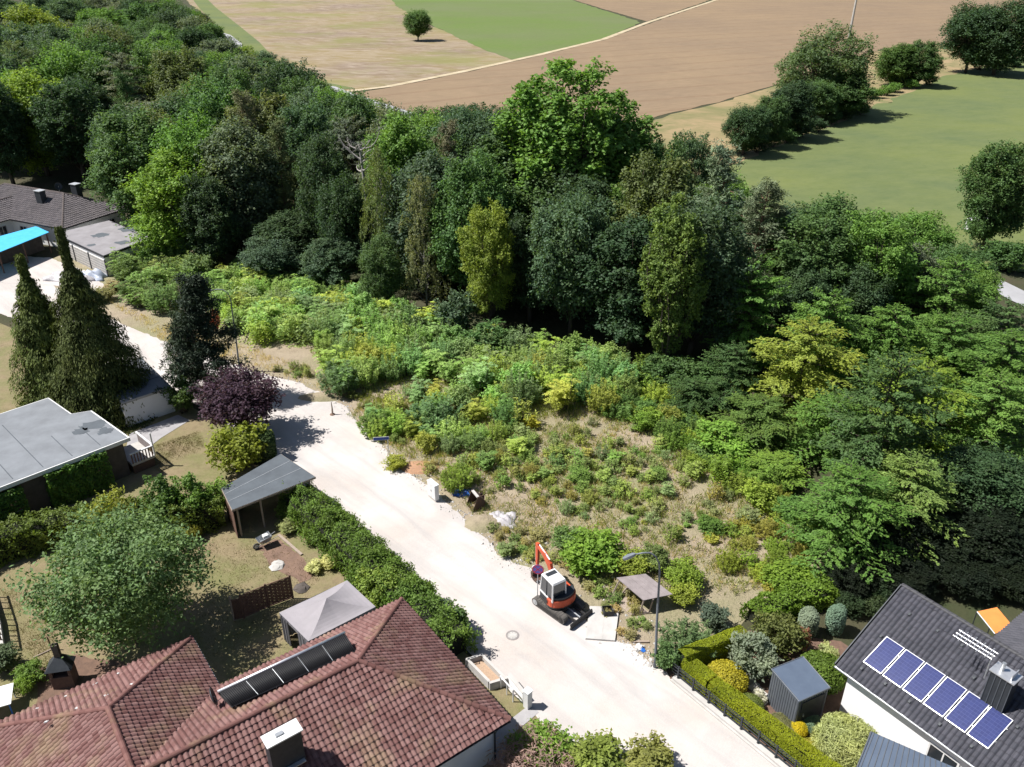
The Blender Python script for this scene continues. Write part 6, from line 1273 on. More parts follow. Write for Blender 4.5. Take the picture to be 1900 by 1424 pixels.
tr(590, 250, 100, 110, 'ash2', DK, 'dark slender ash right of the two brownish pines', name='ash_tree')
tr(630, 330, 94, 100, 'oak3', DK, 'dark low oak left of the olive birch', name='oak_tree')
tr(520, 400, 98, 120, 'oak1', DK, 'shaded low tree below the two brownish pines', name='oak_tree')
tr(610, 440, 91, 110, 'oak2', BG, 'bluish green bushy tree at the wood edge above the thicket', name='oak_tree')
tr(500, 445, 94, 110, 'oak3', BG, 'grey green bushy tree at the wood edge above the ferns', name='oak_tree')
tr(700, 440, 84, 80, 'oak1', MD, 'green bushy tree below the olive birch', name='oak_tree')
tr(845, 540, 77, 80, 'shrub3', BG, 'grey green young tree at the foot of the yellow green maple', name='young_tree')
# right of the poplars
tr(1262, 368, 69, 118, 'poplar2', (0.066, 0.098, 0.024), 'tall olive green column shaped tree at the right end of the dark gap', name='hornbeam_tree')
tr(1345, 268, 84, 140, 'pine2', (0.070, 0.098, 0.060), 'tall pale grey green pine behind the olive column tree', name='pine_tree')
tr(1428, 333, 80, 140, 'pine1', (0.072, 0.094, 0.052), 'pale brownish pine in front of the meadow', name='pine_tree')
tr(1290, 250, 104, 95, 'ash1', BG, 'bluish green ash behind the pale pine', name='ash_tree')
tr(1545, 372, 84, 165, 'oak1', MD, 'dark round oak in front of the meadow', name='oak_tree')
tr(1640, 400, 88, 110, 'ash1', MD, 'slender ash between round oak and roadside trees', name='ash_tree')
tr(1715, 398, 88, 130, 'ash2', LT, 'light green ash at the lower meadow edge', name='ash_tree')
tr(1690, 450, 80, 130, 'oak2', GR, 'greyish green oak in front of the light green ash', name='oak_tree')
tr(1790, 455, 82, 110, 'oak3', MD, 'round oak at the country road', name='oak_tree')
tr(1830, 505, 76, 80, 'oak1', LT, 'low light green tree beside the country road', name='oak_tree')
tr(1400, 480, 71, 160, 'beech1', LT, 'light green beech with layered sprays in front of the pale brownish pine', name='beech_tree')
tr(1500, 500, 74, 120, 'oak2', DK, 'dark oak below the round oak', name='oak_tree')
tr(1605, 500, 74, 110, 'oak1', DK, 'dark oak left of the greyish oak', name='oak_tree')
tr(1505, 598, 62, 215, 'beech2', (0.120, 0.140, 0.026), 'yellowish beech with golden top in the middle of the right wood', name='beech_tree')
tr(1665, 570, 66, 140, 'beech3', LT, 'light green pointed beech right of the yellowish beech', name='beech_tree')
tr(1770, 590, 66, 200, 'beech1', LT, 'wide light green beech in front of the country road', name='beech_tree')
tr(1880, 565, 68, 190, 'beech2', MD, 'mid green beech at the right picture edge below the road', name='beech_tree')
tr(1365, 640, 63, 130, 'beech1', MD, 'mid green hornbeam beside the olive column tree', name='hornbeam_tree')
tr(1290, 705, 62, 100, 'beech2', MD, 'low spreading hornbeam at the upper edge of the weedy plot', name='hornbeam_tree')
tr(1420, 740, 57, 165, 'beech2', (0.060, 0.108, 0.026), 'spreading green hornbeam above the dry grass', name='hornbeam_tree')
tr(1560, 740, 55, 190, 'beech1', (0.066, 0.115, 0.026), 'green beech below the yellowish beech', name='beech_tree')
tr(1720, 670, 56, 230, 'beech2', YG, 'large yellow green beech with arching sprays on the right', name='beech_tree')
tr(1860, 700, 54, 210, 'beech1', LT, 'light green beech cut by the right picture edge', name='beech_tree')
tr(1590, 880, 43.0, 235, 'beech1', (0.060, 0.110, 0.024), 'nearest dense hornbeam above the dark roofed house', name='hornbeam_tree')
tr(1700, 855, 45.0, 210, 'beech2', (0.080, 0.122, 0.032), 'pale green hornbeam right behind the nearest hornbeam', name='hornbeam_tree')
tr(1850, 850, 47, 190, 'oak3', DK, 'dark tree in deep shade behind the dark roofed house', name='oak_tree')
tr(1440, 850, 52, 120, 'beech3', (0.080, 0.130, 0.024), 'small bright hornbeam beside the dry grass', name='hornbeam_tree')
tr(1350, 790, 56, 110, 'shrub3', (0.080, 0.135, 0.024), 'bright green young hornbeam on the plot edge', name='young_tree')
# far hedgerow and single trees
tr(1542, 46, 205, 175, 'willow', (0.052, 0.084, 0.036), 'big pale green willow in the hedgerow between brown field and meadow', name='willow_tree')
tr(1575, 130, 199, 110, 'oak2', MD, 'dense bush under the right half of the big willow', name='oak_tree')
tr(1520, 150, 193, 90, 'oak3', MD, 'dense bush under the left half of the big willow', name='oak_tree')
tr(1478, 152, 176, 95, 'oak1', DK, 'dark oak at the left foot of the big willow', name='oak_tree')
tr(1432, 180, 168, 75, 'oak2', MD, 'small green tree between dark oak and the hedgerow end', name='oak_tree')
tr(1390, 197, 161, 84, 'oak3', DK, 'dark round tree at the lower end of the hedgerow', name='oak_tree')
tr(1672, 82, 248, 78, 'oak1', (0.045, 0.085, 0.022), 'left of two round bushy trees standing right of the willow', name='oak_tree')
tr(1720, 77, 246, 72, 'oak2', MD, 'right of two round bushy trees standing right of the willow', name='oak_tree')
tr(1822, 8, 275, 110, 'oak3', DK, 'dark tree at the left end of the clump in the upper right corner', name='oak_tree')
tr(1880, 0, 270, 120, 'oak1', DK, 'dark tree in the upper right corner of the picture', name='oak_tree')
tr(1878, 268, 104, 130, 'oak2', (0.036, 0.068, 0.022), 'dark round oak at the right edge of the meadow', name='oak_tree')
tr(1880, 445, 98, 90, 'shrub2', MD, 'dense bush below the dark oak at the meadow edge', name='field_bush', cat='shrub')
tr(773, 19, 372, 52, 'oak3', (0.048, 0.080, 0.026), 'single field tree standing between mown and green field', name='field_tree')
for i, (x, y) in enumerate([(1625, 183), (1645, 178), (1660, 172), (1690, 165)]):
    SH(x, y, 30, 2.6, 'shrub2', LT, 'low green hedgerow bush between the willow and the two round trees', 'hedgerow_bush', group='low hedgerow bushes')

def dead_tree():
    t = AT(662, 212, 97); o = thing('dead_tree', 'dead leafless grey tree with forked branches above the wood', 'tree', (t.x, 97, 0)); m = MB(); rng = np.random.default_rng(7); m.path([(t.x + 0.6, 97, -0.1), (t.x + 0.3, 97, t.z * 0.5), (t.x, 97, t.z * 0.82)], [0.28, 0.2, 0.12], 7); m.build('trunk', DEADBARK, o); m = MB()
    top = np.array([t.x, 97, t.z * 0.82])
    for k in range(11):
        az = k * 2.4; b = top - [0, 0, rng.uniform(0, 3.2)]; e = b + np.array([math.cos(az) * rng.uniform(1.6, 3.0), math.sin(az) * 1.5, rng.uniform(0.4, 2.6)]); limb(m, b, e, 0.10, 0.025, rng, 0.2, 5, 5)
        for j in range(4): f = b + (e - b) * rng.uniform(0.4, 1); limb(m, f, f + rng.normal(size=3) * [0.9, 0.6, 0.6] + [0, 0, 0.4], 0.035, 0.012, rng, 0.2, 4, 3)
    m.build('branches', DEADBARK, o)
dead_tree(); HAND.append((AT(662, 212, 97).x, 97, 3))

for x, y, w, h, k, lab in [(900, 655, 90, 3.2, 'shrub3', 'dense bush at the foot of the yellow green maple'), (935, 660, 80, 2.6, 'shrub2', 'low dark bush right of the yellow green maple foot'), (1255, 722, 110, 3.4, 'shrub2', 'dense bush at the foot of the olive column tree'), (1215, 712, 80, 2.8, 'shrub3', 'green bush left of the olive column tree foot'), (1300, 735, 90, 3.0, 'shrub3', 'green bush right of the olive column tree foot')]:
    SH(x, y, w, h, k, MD, lab, 'wood_edge_bush')
# the rest of the wood, tree by tree, kept below the skyline that the photograph shows
def LX(name, px, Y): return (name, AT(px, 400, Y).x, Y)
WOODMARKS = [LX('the tallest poplar', 1035, 92), LX('the yellow green maple', 905, 79), LX('the dead grey tree', 662, 97), LX('the two brownish pines', 480, 109), LX('the bright garage tree', 310, 101), LX('the broad round oak', 395, 122), LX('the brown hipped house', 110, 113), LX('the far road bend', 450, 250), LX('the upper left picture corner', 20, 300), LX('the left picture edge', 0, 170), LX('the round oak at the meadow', 1545, 84), LX('the yellowish beech', 1505, 62), LX('the nearest hornbeam', 1590, 46), LX('the dark roofed house', 1760, 36), LX('the country road', 1880, 90), LX('the olive column tree', 1262, 69), LX('the grey green pine', 735, 112), LX('the pale pines', 1390, 84), LX('the field track corner', 640, 200), LX('the far wood edge', 330, 330), LX('the wide light green beech', 1770, 66)]
PLOTMARKS = [(n, G(x, y).x, G(x, y).y) for n, x, y in [('the left street lamp', 446, 690), ('the double garage', 240, 500), ('the street name sign', 722, 846), ('the white cabinet', 800, 934), ('the spare bucket', 884, 940), ('the excavator', 1035, 1140), ('the right street lamp', 1214, 1240), ('the plank table', 1190, 1125), ('the lone round green bush', 938, 785), ('the wide bluish green bush', 805, 790), ('the large bright green bush', 1090, 1045), ('the vine hedge', 1460, 1110), ('the yellow green maple', 900, 640), ('the dark wood gap', 1060, 670), ('the olive column tree', 1262, 715), ('the small bright hornbeam', 1440, 920), ('the marker post', 617, 770), ('the small dark green bush', 1315, 985), ('the olive birch', 700, 580), ('the bluish edge tree', 560, 530), ('the pale sheet', 930, 966), ('the centre of the dry plot', 1075, 895)]]
def near(base, x, y, marks):
    n, a, b = min(marks, key=lambda m: (m[1] - x) ** 2 + (m[2] - y) ** 2); dx, dy = x - a, y - b; D = math.hypot(dx, dy)
    w = 'close to' if D < 1.2 else (('right of' if dx > 0 else 'left of') if abs(dx) > abs(dy) else ('behind' if dy > 0 else 'in front of'))
    return '%s %s%s %s' % (base, '' if D < 1.2 else ('just ' if D < 4 else ('far ' if D > 14 else '')), w, n)
SIL = [(-200, -40), (340, -40), (372, 4), (412, 42), (440, 78), (500, 84), (560, 112), (612, 148), (640, 166), (700, 166), (745, 190), (790, 178), (880, 190), (935, 185), (1240, 232), (1275, 258), (1330, 268), (1400, 335), (1480, 372), (1600, 388), (1690, 398), (1760, 402), (1815, 440), (1850, 490), (1900, 545), (2100, 640)]
def sil(px):
    for (a, b), (c, d) in zip(SIL[:-1], SIL[1:]):
        if a <= px <= c: return b + (d - b) * (px - a) / (c - a)
    return 600
def topix(p):
    dp = depth(p); return 950 + FOC * p.x / dp, 712 - FOC * (p.y * ST + (p.z - CAM_H) * CT) / dp
WOOD_POLY = [G(-60, 395), G(60, 335), G(230, 345), G(255, 440), G(420, 480), G(560, 505), G(700, 545), G(840, 590), G(1000, 630), G(1160, 650), G(1260, 690), G(1330, 790), G(1420, 850), G(1500, 960), G(1560, 1050), G(2000, 1050), G(2100, 640), G(1960, 585), G(1850, 530), Vector((40, 104, 0)), Vector((10, 125, 0)), Vector((-30, 150, 0)), Vector((-48, 215, 0)), G(580, 165), G(470, 165), G(436, 125), G(430, 84), G(415, 66), G(385, 30), G(350, -14), G(-100, -14), G(-160, 200)]
WP = [(p.x, p.y) for p in WOOD_POLY]
FR = random.Random(21); fill = []
xs0, xs1 = min(p[0] for p in WP), max(p[0] for p in WP)
for _ in range(16000):
    Y = FR.uniform(40, 420) if FR.random() < 0.5 else FR.uniform(40, 150); x = FR.uniform(-260, 80)
    if not inpoly(x, Y, WP): continue
    px, py = topix(Vector((x, Y, 12)))
    if px < -60 or px > 1960: continue
    if abs(x + 66) < 13 and Y < 128: continue
    r = 2.7 + max(0, Y - 90) * 0.016
    if any((x - a) ** 2 + (Y - b) ** 2 < (r + min(2.0, c * 0.6)) ** 2 for a, b, c in HAND): continue
    if any((x - a) ** 2 + (Y - b) ** 2 < (2 * r) ** 2 for a, b in fill): continue
    h = FR.uniform(13, 19) if Y > 70 else FR.uniform(8, 12)
    t = topix(Vector((x, Y, h)))[1]; s = max(sil(topix(Vector((x, Y, h)))[0] + d) for d in (-25, 0, 25)) + FR.uniform(3, 22)
    if t < s: h = min(h, AT(px, s, Y).z)
    if h < 6.5: continue
    fill.append((x, Y)); k = FR.choices(['oak1', 'oak2', 'oak3', 'ash1', 'ash2', 'beech1', 'beech3', 'pine2', 'birch1'], [4, 4, 4, 3, 3, 2, 1, 0.7, 0.5])[0]
    c = FR.choice([DK, DK, MD, MD, BG, BG, LT, OL, GR])
    if x > 20 and Y < 76: k = FR.choice(['beech1', 'beech2', 'beech3']); c = FR.choice([LT, MD, LT, YG])
    zone = 'in the far upper left wood' if Y > 150 else ('in the left wood behind the brown hipped house' if x < -35 else ('in the middle of the wood behind the thicket' if x < 22 else 'in the right wood below the meadow'))
    nm = {'o': 'oak', 'a': 'ash', 'b': 'beech', 'p': 'pine'}[k[0]] if k != 'birch1' else 'birch'; w = (2 * r + 3.0) * FR.uniform(0.95, 1.3) if k[0] != 'p' else 7.0
    if FR.random() < 0.03 and Y > 120: c = YG
    shade = {DK: 'dark green', MD: 'mid green', BG: 'bluish green', LT: 'light green', OL: 'olive green', GR: 'greyish green', YG: 'yellowish green'}[c]
    plant(nm + '_tree', k, (x, Y, 0), h, min(w, h * 0.9), c, near('%s %s' % (shade, nm), x, Y, WOODMARKS), 'tree', 'trees ' + zone)
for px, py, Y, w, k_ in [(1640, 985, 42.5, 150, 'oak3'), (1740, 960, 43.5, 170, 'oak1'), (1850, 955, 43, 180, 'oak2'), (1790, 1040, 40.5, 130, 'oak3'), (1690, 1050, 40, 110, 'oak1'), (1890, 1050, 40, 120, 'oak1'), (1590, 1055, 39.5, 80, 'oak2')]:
    tr(px, py, Y, w, k_, (0.006, 0.010, 0.005), near('shade coloured tree', AT(px, py, Y).x, Y, [LX('the awning', 1845, 37), LX('the nearest hornbeam', 1590, 46), LX('the dark tree in deep shade', 1850, 47), LX('the ridge of the dark roof', 1690, 37)]), name='shade_coloured_tree', group='shade coloured trees behind the dark roofed house')  # near-black crowns: the deep shade of this corner is put into the leaf colour
tr(55, 14, 235, 120, 'oak1', YG, 'yellow green tree in the upper left corner of the wood', name='oak_tree')

# ---------------------------------------------------------------- garden trees, left
tr(110, 428, 62.5, 205, 'cypress1', (0.034, 0.048, 0.013), 'tall drooping conifer, taller right one of the twin spires', name='drooping_conifer')
tr(36, 478, 63.5, 150, 'cypress2', (0.044, 0.058, 0.014), 'drooping conifer, shorter left one of the twin spires', name='drooping_conifer')
tr(352, 512, 64.5, 140, 'pinelow', (0.013, 0.020, 0.013), 'dark dense pine beside the gravel street', name='dark_pine')
tr(330, 580, 66, 90, 'pinelow', (0.030, 0.048, 0.024), 'smaller dark pine behind the dense pine', name='dark_pine')
SH(345, 765, 60, 3.4, 'shrub3', (0.050, 0.085, 0.026), 'loose green shrub at the foot of the dark dense pine')
tr(435, 697, 58.5, 150, 'plum', (0.030, 0.017, 0.026), 'round purple leaved plum tree at the street corner', name='purple_plum_tree')
tr(440, 792, 53.8, 118, 'shrub2', (0.105, 0.130, 0.018), 'large rounded yellow green bush above the carport roof', name='round_bush', cat='shrub')
tr(486, 800, 55, 42, 'column', (0.035, 0.055, 0.018), 'dark upright thuja between yellow green bush and street', name='thuja_column', cat='shrub')
tr(196, 982, 35.6, 296, 'garden', (0.066, 0.114, 0.046), 'large rounded garden tree on the dry lawn', name='garden_tree')
tr(200, 915, 44.5, 95, 'shrub2', (0.120, 0.135, 0.028), 'yellowish bush in the garden hedge below the bungalow', name='garden_bush', cat='shrub')
tr(290, 885, 46.5, 70, 'shrub3', (0.042, 0.075, 0.020), 'dark upright bush in the garden hedge right of the yellowish bush', name='garden_bush', cat='shrub')
tr(345, 882, 47, 72, 'shrub3', (0.055, 0.095, 0.020), 'upright green bush left of the carport', name='garden_bush', cat='shrub')
tr(398, 895, 47.5, 62, 'shrub1', (0.075, 0.120, 0.024), 'light green bush overhanging the carport edge', name='garden_bush', cat='shrub')
SH(352, 1000, 50, 1.2, 'ball', (0.110, 0.120, 0.016), 'small yellow green ball shrub in front of the garden hedge')
hedge('garden_hedge', [G(-60, 1002, 2.0), G(60, 968, 2.0), G(150, 953, 2.0), G(240, 945, 2.0), G(330, 940, 2.0), G(395, 925, 2.0)], 2.0, 2.1, (0.068, 0.095, 0.018), 'tall loose garden hedge running below the bungalow', 0.17, 0.10, 170, 0.26, 0.7, 4)
hedge('street_hedge', [G(548, 905, 1.9), G(615, 962, 1.9), G(690, 1030, 1.9), G(760, 1098, 1.9), G(838, 1175, 1.9)], 2.4, 1.95, (0.066, 0.110, 0.022), 'long shaggy yew hedge along the left edge of the gravel street', 0.19, 0.08, 260, 0.36, 0.9, 5, round_=0.6)
SH(712, 1112, 95, 2.4, 'shrub2', (0.090, 0.120, 0.024), 'yellowish bulging shrub in the street hedge behind the gazebo')
SH(838, 1182, 80, 2.0, 'shrub3', (0.040, 0.070, 0.022), 'dark green bush at the near end of the street hedge')
hedge('wall_ivy', [BW + BU * 1.6 - BS * 0.38 - Vector((0, 0, 3.3)), BW + BU * 5.6 - BS * 0.38 - Vector((0, 0, 3.3))], 0.7, 3.0, (0.050, 0.100, 0.018), 'ivy covering the dark bungalow wall under the roof edge', 0.16, 0.12, 230, 0.16, 0.6, 6, cat='ivy', core=False)
hedge('wall_ivy', [BW + BU * 7.4 - BS * 0.38 - Vector((0, 0, 3.3)), BW + BU * 10.5 - BS * 0.38 - Vector((0, 0, 3.3))], 0.6, 2.8, (0.045, 0.090, 0.018), 'ivy on the bungalow wall at the left picture edge', 0.16, 0.12, 200, 0.16, 0.6, 7, cat='ivy', core=False)
SH(60, 1262, 55, 1.2, 'shrub1', (0.060, 0.105, 0.020), 'green bush left of the barbecue'); SH(52, 1285, 40, 1.1, 'shrub2', (0.095, 0.150, 0.022), 'bright light green bush in front of the barbecue'); SH(12, 1245, 60, 1.6, 'shrub3', (0.040, 0.060, 0.030), 'dark bush beside the raised terrace')
SH(610, 1052, 40, 0.8, 'weed', (0.20, 0.20, 0.08), 'pale flowering clump behind the gazebo'); SH(585, 1060, 36, 0.7, 'weed', (0.22, 0.21, 0.10), 'pale yellow flowering clump beside the woven fence end')
SH(536, 985, 45, 0.8, 'weed', (0.11, 0.13, 0.05), 'grassy clump beside the garden plank')
# bottom edge bushes
SH(1000, 1400, 120, 1.5, 'shrub2', (0.080, 0.130, 0.022), 'bright green bush at the lower edge beside the front path')
SH(1105, 1425, 120, 1.5, 'shrub1', (0.095, 0.130, 0.028), 'green bush with yellowish tips at the lower picture edge')
SH(1205, 1435, 100, 1.6, 'shrub3', (0.105, 0.115, 0.032), 'olive green bush with pale tips at the lower right of the street')
SH(985, 1462, 190, 1.9, 'twiggy', (0.150, 0.105, 0.095), 'greyish brown leafless looking shrub at the lower picture edge')
# right garden
CL = (0.125, 0.150, 0.008)
c0, c1, c2, c3, c4 = G(1376, 1168, 1.6), G(1270, 1209, 1.6), G(1280, 1224, 1.2), G(1316, 1254, 1.2), G(1590, 1456, 1.2)
hedge('clipped_hedge', [c0, c1], 0.75, 1.6, CL, 'clipped hedge running back from the lamp towards the grey green shrub', 0.075, 0.045, 1000, 0.03, 0.45, 8)
hedge('clipped_hedge', [c2, c3], 0.85, 1.22, CL, 'short clipped corner hedge behind the first railing posts', 0.075, 0.045, 1000, 0.03, 0.45, 9)
hedge('clipped_hedge', [c3 + (c4 - c3).normalized() * 0.5, c4], 0.85, 1.18, CL, 'long clipped yellow green hedge along the dark railing', 0.075, 0.045, 900, 0.03, 0.45, 10)
SH(1345, 1275, 78, 1.35, 'ball', (0.210, 0.195, 0.020), 'golden rounded shrub behind the corner of the clipped hedge')
SH(1395, 1250, 92, 2.7, 'shrub3', (0.085, 0.105, 0.075), 'tall grey green shrub at the end of the clipped hedge')
SH(1438, 1205, 95, 2.6, 'shrub2', (0.065, 0.075, 0.024), 'dark olive shrub behind the tall grey green shrub')
SH(1275, 1212, 115, 1.9, 'up1', (0.062, 0.100, 0.042), 'feathery green shrub behind the lamp post')
SH(1232, 1240, 55, 1.7, 'shrub1', (0.050, 0.090, 0.032), 'leafy green shrub around the foot of the lamp post'); SH(1320, 1165, 60, 1.7, 'shrub3', (0.045, 0.062, 0.045), 'dark bluish shrub above the feathery shrub')
tr(1505, 1133, 36.2, 38, 'column', (0.075, 0.100, 0.070), 'left blue green columnar juniper with brown side', name='columnar_juniper', cat='shrub'); tr(1557, 1126, 36.4, 36, 'column', (0.060, 0.095, 0.065), 'right blue green columnar juniper, the taller one', name='columnar_juniper', cat='shrub')
SH(1488, 1212, 26, 1.9, 'shrub3', (0.170, 0.085, 0.060), 'reddish brown withered shrub beside the left juniper'); SH(1535, 1222, 44, 0.9, 'shrub2', (0.190, 0.230, 0.100), 'pale flowering hydrangea below the right juniper')
SH(1518, 1272, 88, 2.0, 'ball', (0.055, 0.085, 0.014), 'rounded clipped green hedge ball behind the grey shed'); SH(1565, 1405, 122, 2.0, 'grassy', (0.200, 0.215, 0.090), 'pale feathery rounded bush between shed and porch roof')
SH(1480, 1362, 34, 0.75, 'ball', (0.290, 0.240, 0.012), 'small bright yellow shrub at the shed corner'); SH(1503, 1402, 50, 0.8, 'ball', (0.190, 0.180, 0.030), 'golden spreading shrub along the clipped hedge'); SH(1500, 1350, 48, 0.7, 'ball', (0.085, 0.130, 0.085), 'blue green cushion shrub left of the pale bush')
SH(1390, 1318, 50, 0.8, 'ball', (0.080, 0.105, 0.030), 'low green cushion shrub behind the clipped hedge'); SH(1450, 1360, 70, 0.6, 'grassy', (0.100, 0.105, 0.050), 'low grey green ground cover beside the shed'); SH(1580, 1440, 22, 1.1, 'column', (0.100, 0.150, 0.020), 'tiny bright green cone shrub at the porch corner')
SH(1410, 1300, 30, 0.6, 'weed', (0.20, 0.21, 0.17), 'silvery small plant beside the white paving slabs')
hedge('vine_hedge', [G(1405, 1130, 1.3), G(1470, 1098, 1.3), G(1535, 1085, 1.3)], 1.6, 1.3, (0.075, 0.125, 0.016), 'bright green hedge overgrown with vines at the corner of the dry plot', 0.16, 0.11, 240, 0.18, 0.6, 12)

# ---------------------------------------------------------------- wasteland plants
def zone(poly, n, spacing, kinds, cols, hr, wr, name, label, group, seed, cat='shrub', patchy=0.0, marks=None):
    P = [G(*p) for p in poly]; Q = [(p.x, p.y) for p in P]; r = random.Random(seed); x0, x1, y0, y1 = min(q[0] for q in Q), max(q[0] for q in Q), min(q[1] for q in Q), max(q[1] for q in Q); got = []
    for _ in range(n * 60):
        if len(got) >= n: break
        x, y = r.uniform(x0, x1), r.uniform(y0, y1); g = math.sin(x * 0.62 + y * 0.35 + seed) * math.sin(y * 0.55 - x * 0.3) + 0.6 * math.sin(x * 1.5 - y * 1.2 + seed)
        if patchy and g < r.uniform(-1, 1) * 0.6 + (patchy - 0.5): continue
        if not inpoly(x, y, Q): continue
        s = r.betavariate(1.6, 2.6)
        if any((x - a) ** 2 + (y - b) ** 2 < (spacing * (0.45 + 1.1 * (s + c) * 0.5)) ** 2 for a, b, c in got): continue
        got.append((x, y, s)); k = r.choice(kinds); f = r.uniform(0.85, 1.15)
        plant(name, k, (x, y, 0.0), hr[0] + (hr[1] - hr[0]) * s * f, wr[0] + (wr[1] - wr[0]) * s / f, r.choice(cols), near(('low ' if s < 0.27 else 'tall ' if s > 0.5 else 'medium ') + label.replace('tall ', '').replace('small ', '').replace('low ', ''), x, y, marks or PLOTMARKS), cat, group, jit=0.22)
FG = [(0.115, 0.180, 0.050), (0.135, 0.200, 0.055), (0.155, 0.195, 0.040), (0.098, 0.155, 0.060), (0.112, 0.170, 0.066)]
zone([(225, 500), (300, 470), (395, 500), (400, 540), (300, 590), (240, 570)], 34, 1.5, ['feather1', 'up1', 'up2', 'shrub3'], [(0.070, 0.110, 0.038), (0.085, 0.125, 0.042), (0.095, 0.14, 0.04)], (2.2, 4.4), (2.6, 4.6), 'thicket_bush', 'tall green bush', 'bushes below the double garage', 1)
zone([(400, 510), (540, 512), (650, 540), (760, 590), (740, 640), (620, 640), (470, 640), (420, 610)], 95, 1.4, ['fern', 'fern', 'up1', 'feather1'], FG, (1.6, 3.4), (2.6, 4.4), 'fern_clump', 'arching fern plant', 'fern like plants of the thicket', 2, 'plant')
zone([(580, 590), (760, 600), (900, 650), (1120, 668), (1180, 720), (1130, 770), (960, 760), (880, 730), (760, 700), (620, 730)], 110, 1.45, ['up1', 'up2', 'up1', 'feather3', 'shrub3'], FG, (2.0, 4.3), (2.2, 4.0), 'young_sapling', 'feathery green sapling', 'saplings along the dark wood edge', 3)
zone([(680, 790), (760, 730), (900, 735), (980, 780), (900, 840), (780, 840), (700, 815)], 34, 1.6, ['up1', 'up2', 'feather3', 'shrub1', 'weedup'], FG, (1.2, 3.2), (1.5, 3.2), 'young_sapling', 'green sapling', 'saplings above the street name sign', 4, patchy=0.3)
zone([(1150, 690), (1240, 720), (1330, 830), (1420, 900), (1500, 960), (1510, 1010), (1440, 960), (1340, 900), (1230, 830), (1130, 770)], 62, 1.35, ['shrub1', 'up1', 'up1', 'fern'], [(0.080, 0.140, 0.024), (0.092, 0.148, 0.022), (0.110, 0.145, 0.024), (0.065, 0.118, 0.032)], (0.9, 2.7), (1.6, 3.4), 'edge_shrub', 'bright green shrub', 'shrubs along the right edge of the dry plot', 5)
zone([(1350, 990), (1440, 960), (1510, 1020), (1520, 1090), (1430, 1100), (1380, 1050)], 24, 1.2, ['weedup', 'weedup', 'up1'], [(0.120, 0.150, 0.022), (0.09, 0.13, 0.02), (0.145, 0.155, 0.03)], (0.5, 1.6), (1.0, 2.4), 'yellowing_weed', 'yellowish green weed', 'yellowing weeds of the plot corner', 6, 'weed', 0.3)
zone([(820, 850), (960, 790), (1150, 780), (1300, 880), (1420, 960), (1350, 1030), (1200, 1000), (1050, 960), (930, 930)], 120, 0.75, ['weedup', 'weedup', 'weedup', 'up1', 'weed'], [(0.120, 0.150, 0.040), (0.095, 0.140, 0.035), (0.155, 0.170, 0.040), (0.110, 0.135, 0.055)], (0.3, 1.7), (0.5, 1.9), 'plot_weed', 'small green weed', 'weeds on the dry grass plot', 7, 'weed', 0.75)
zone([(500, 690), (640, 735), (740, 830), (800, 880), (820, 850), (700, 760), (560, 680)], 40, 0.9, ['weedup', 'weedup', 'fern'], [(0.12, 0.13, 0.04), (0.15, 0.14, 0.05), (0.09, 0.12, 0.03)], (0.4, 1.2), (0.6, 1.8), 'verge_weed', 'low verge weed', 'weeds along the upper street bend', 8, 'weed', 0.5)
zone([(900, 985), (960, 975), (1100, 1060), (1180, 1110), (1220, 1190), (1150, 1180), (1060, 1060), (960, 1035)], 44, 0.8, ['weedup', 'weedup', 'fern'], [(0.13, 0.13, 0.045), (0.17, 0.15, 0.06), (0.09, 0.12, 0.035)], (0.3, 1.1), (0.6, 1.7), 'verge_weed', 'low dry weed', 'weeds around the excavator', 9, 'weed', 0.4)
zone([(1540, 1060), (1600, 1050), (1720, 1085), (1660, 1110), (1600, 1150), (1560, 1130)], 22, 1.2, ['shrub2', 'shrub3'], [(0.020, 0.034, 0.012), (0.014, 0.024, 0.010)], (1.0, 2.2), (1.6, 2.8), 'shade_shrub', 'dark shaded shrub', 'shade shrubs behind the dark roofed house', 14, marks=[(n, G(x, y).x, G(x, y).y) for n, x, y in [('the right juniper', 1557, 1200), ('the dark roof', 1640, 1160), ('the vine hedge', 1500, 1100), ('the nearest hornbeam', 1590, 1040)]])  # very dark leaf colours carry the shade lying behind the house
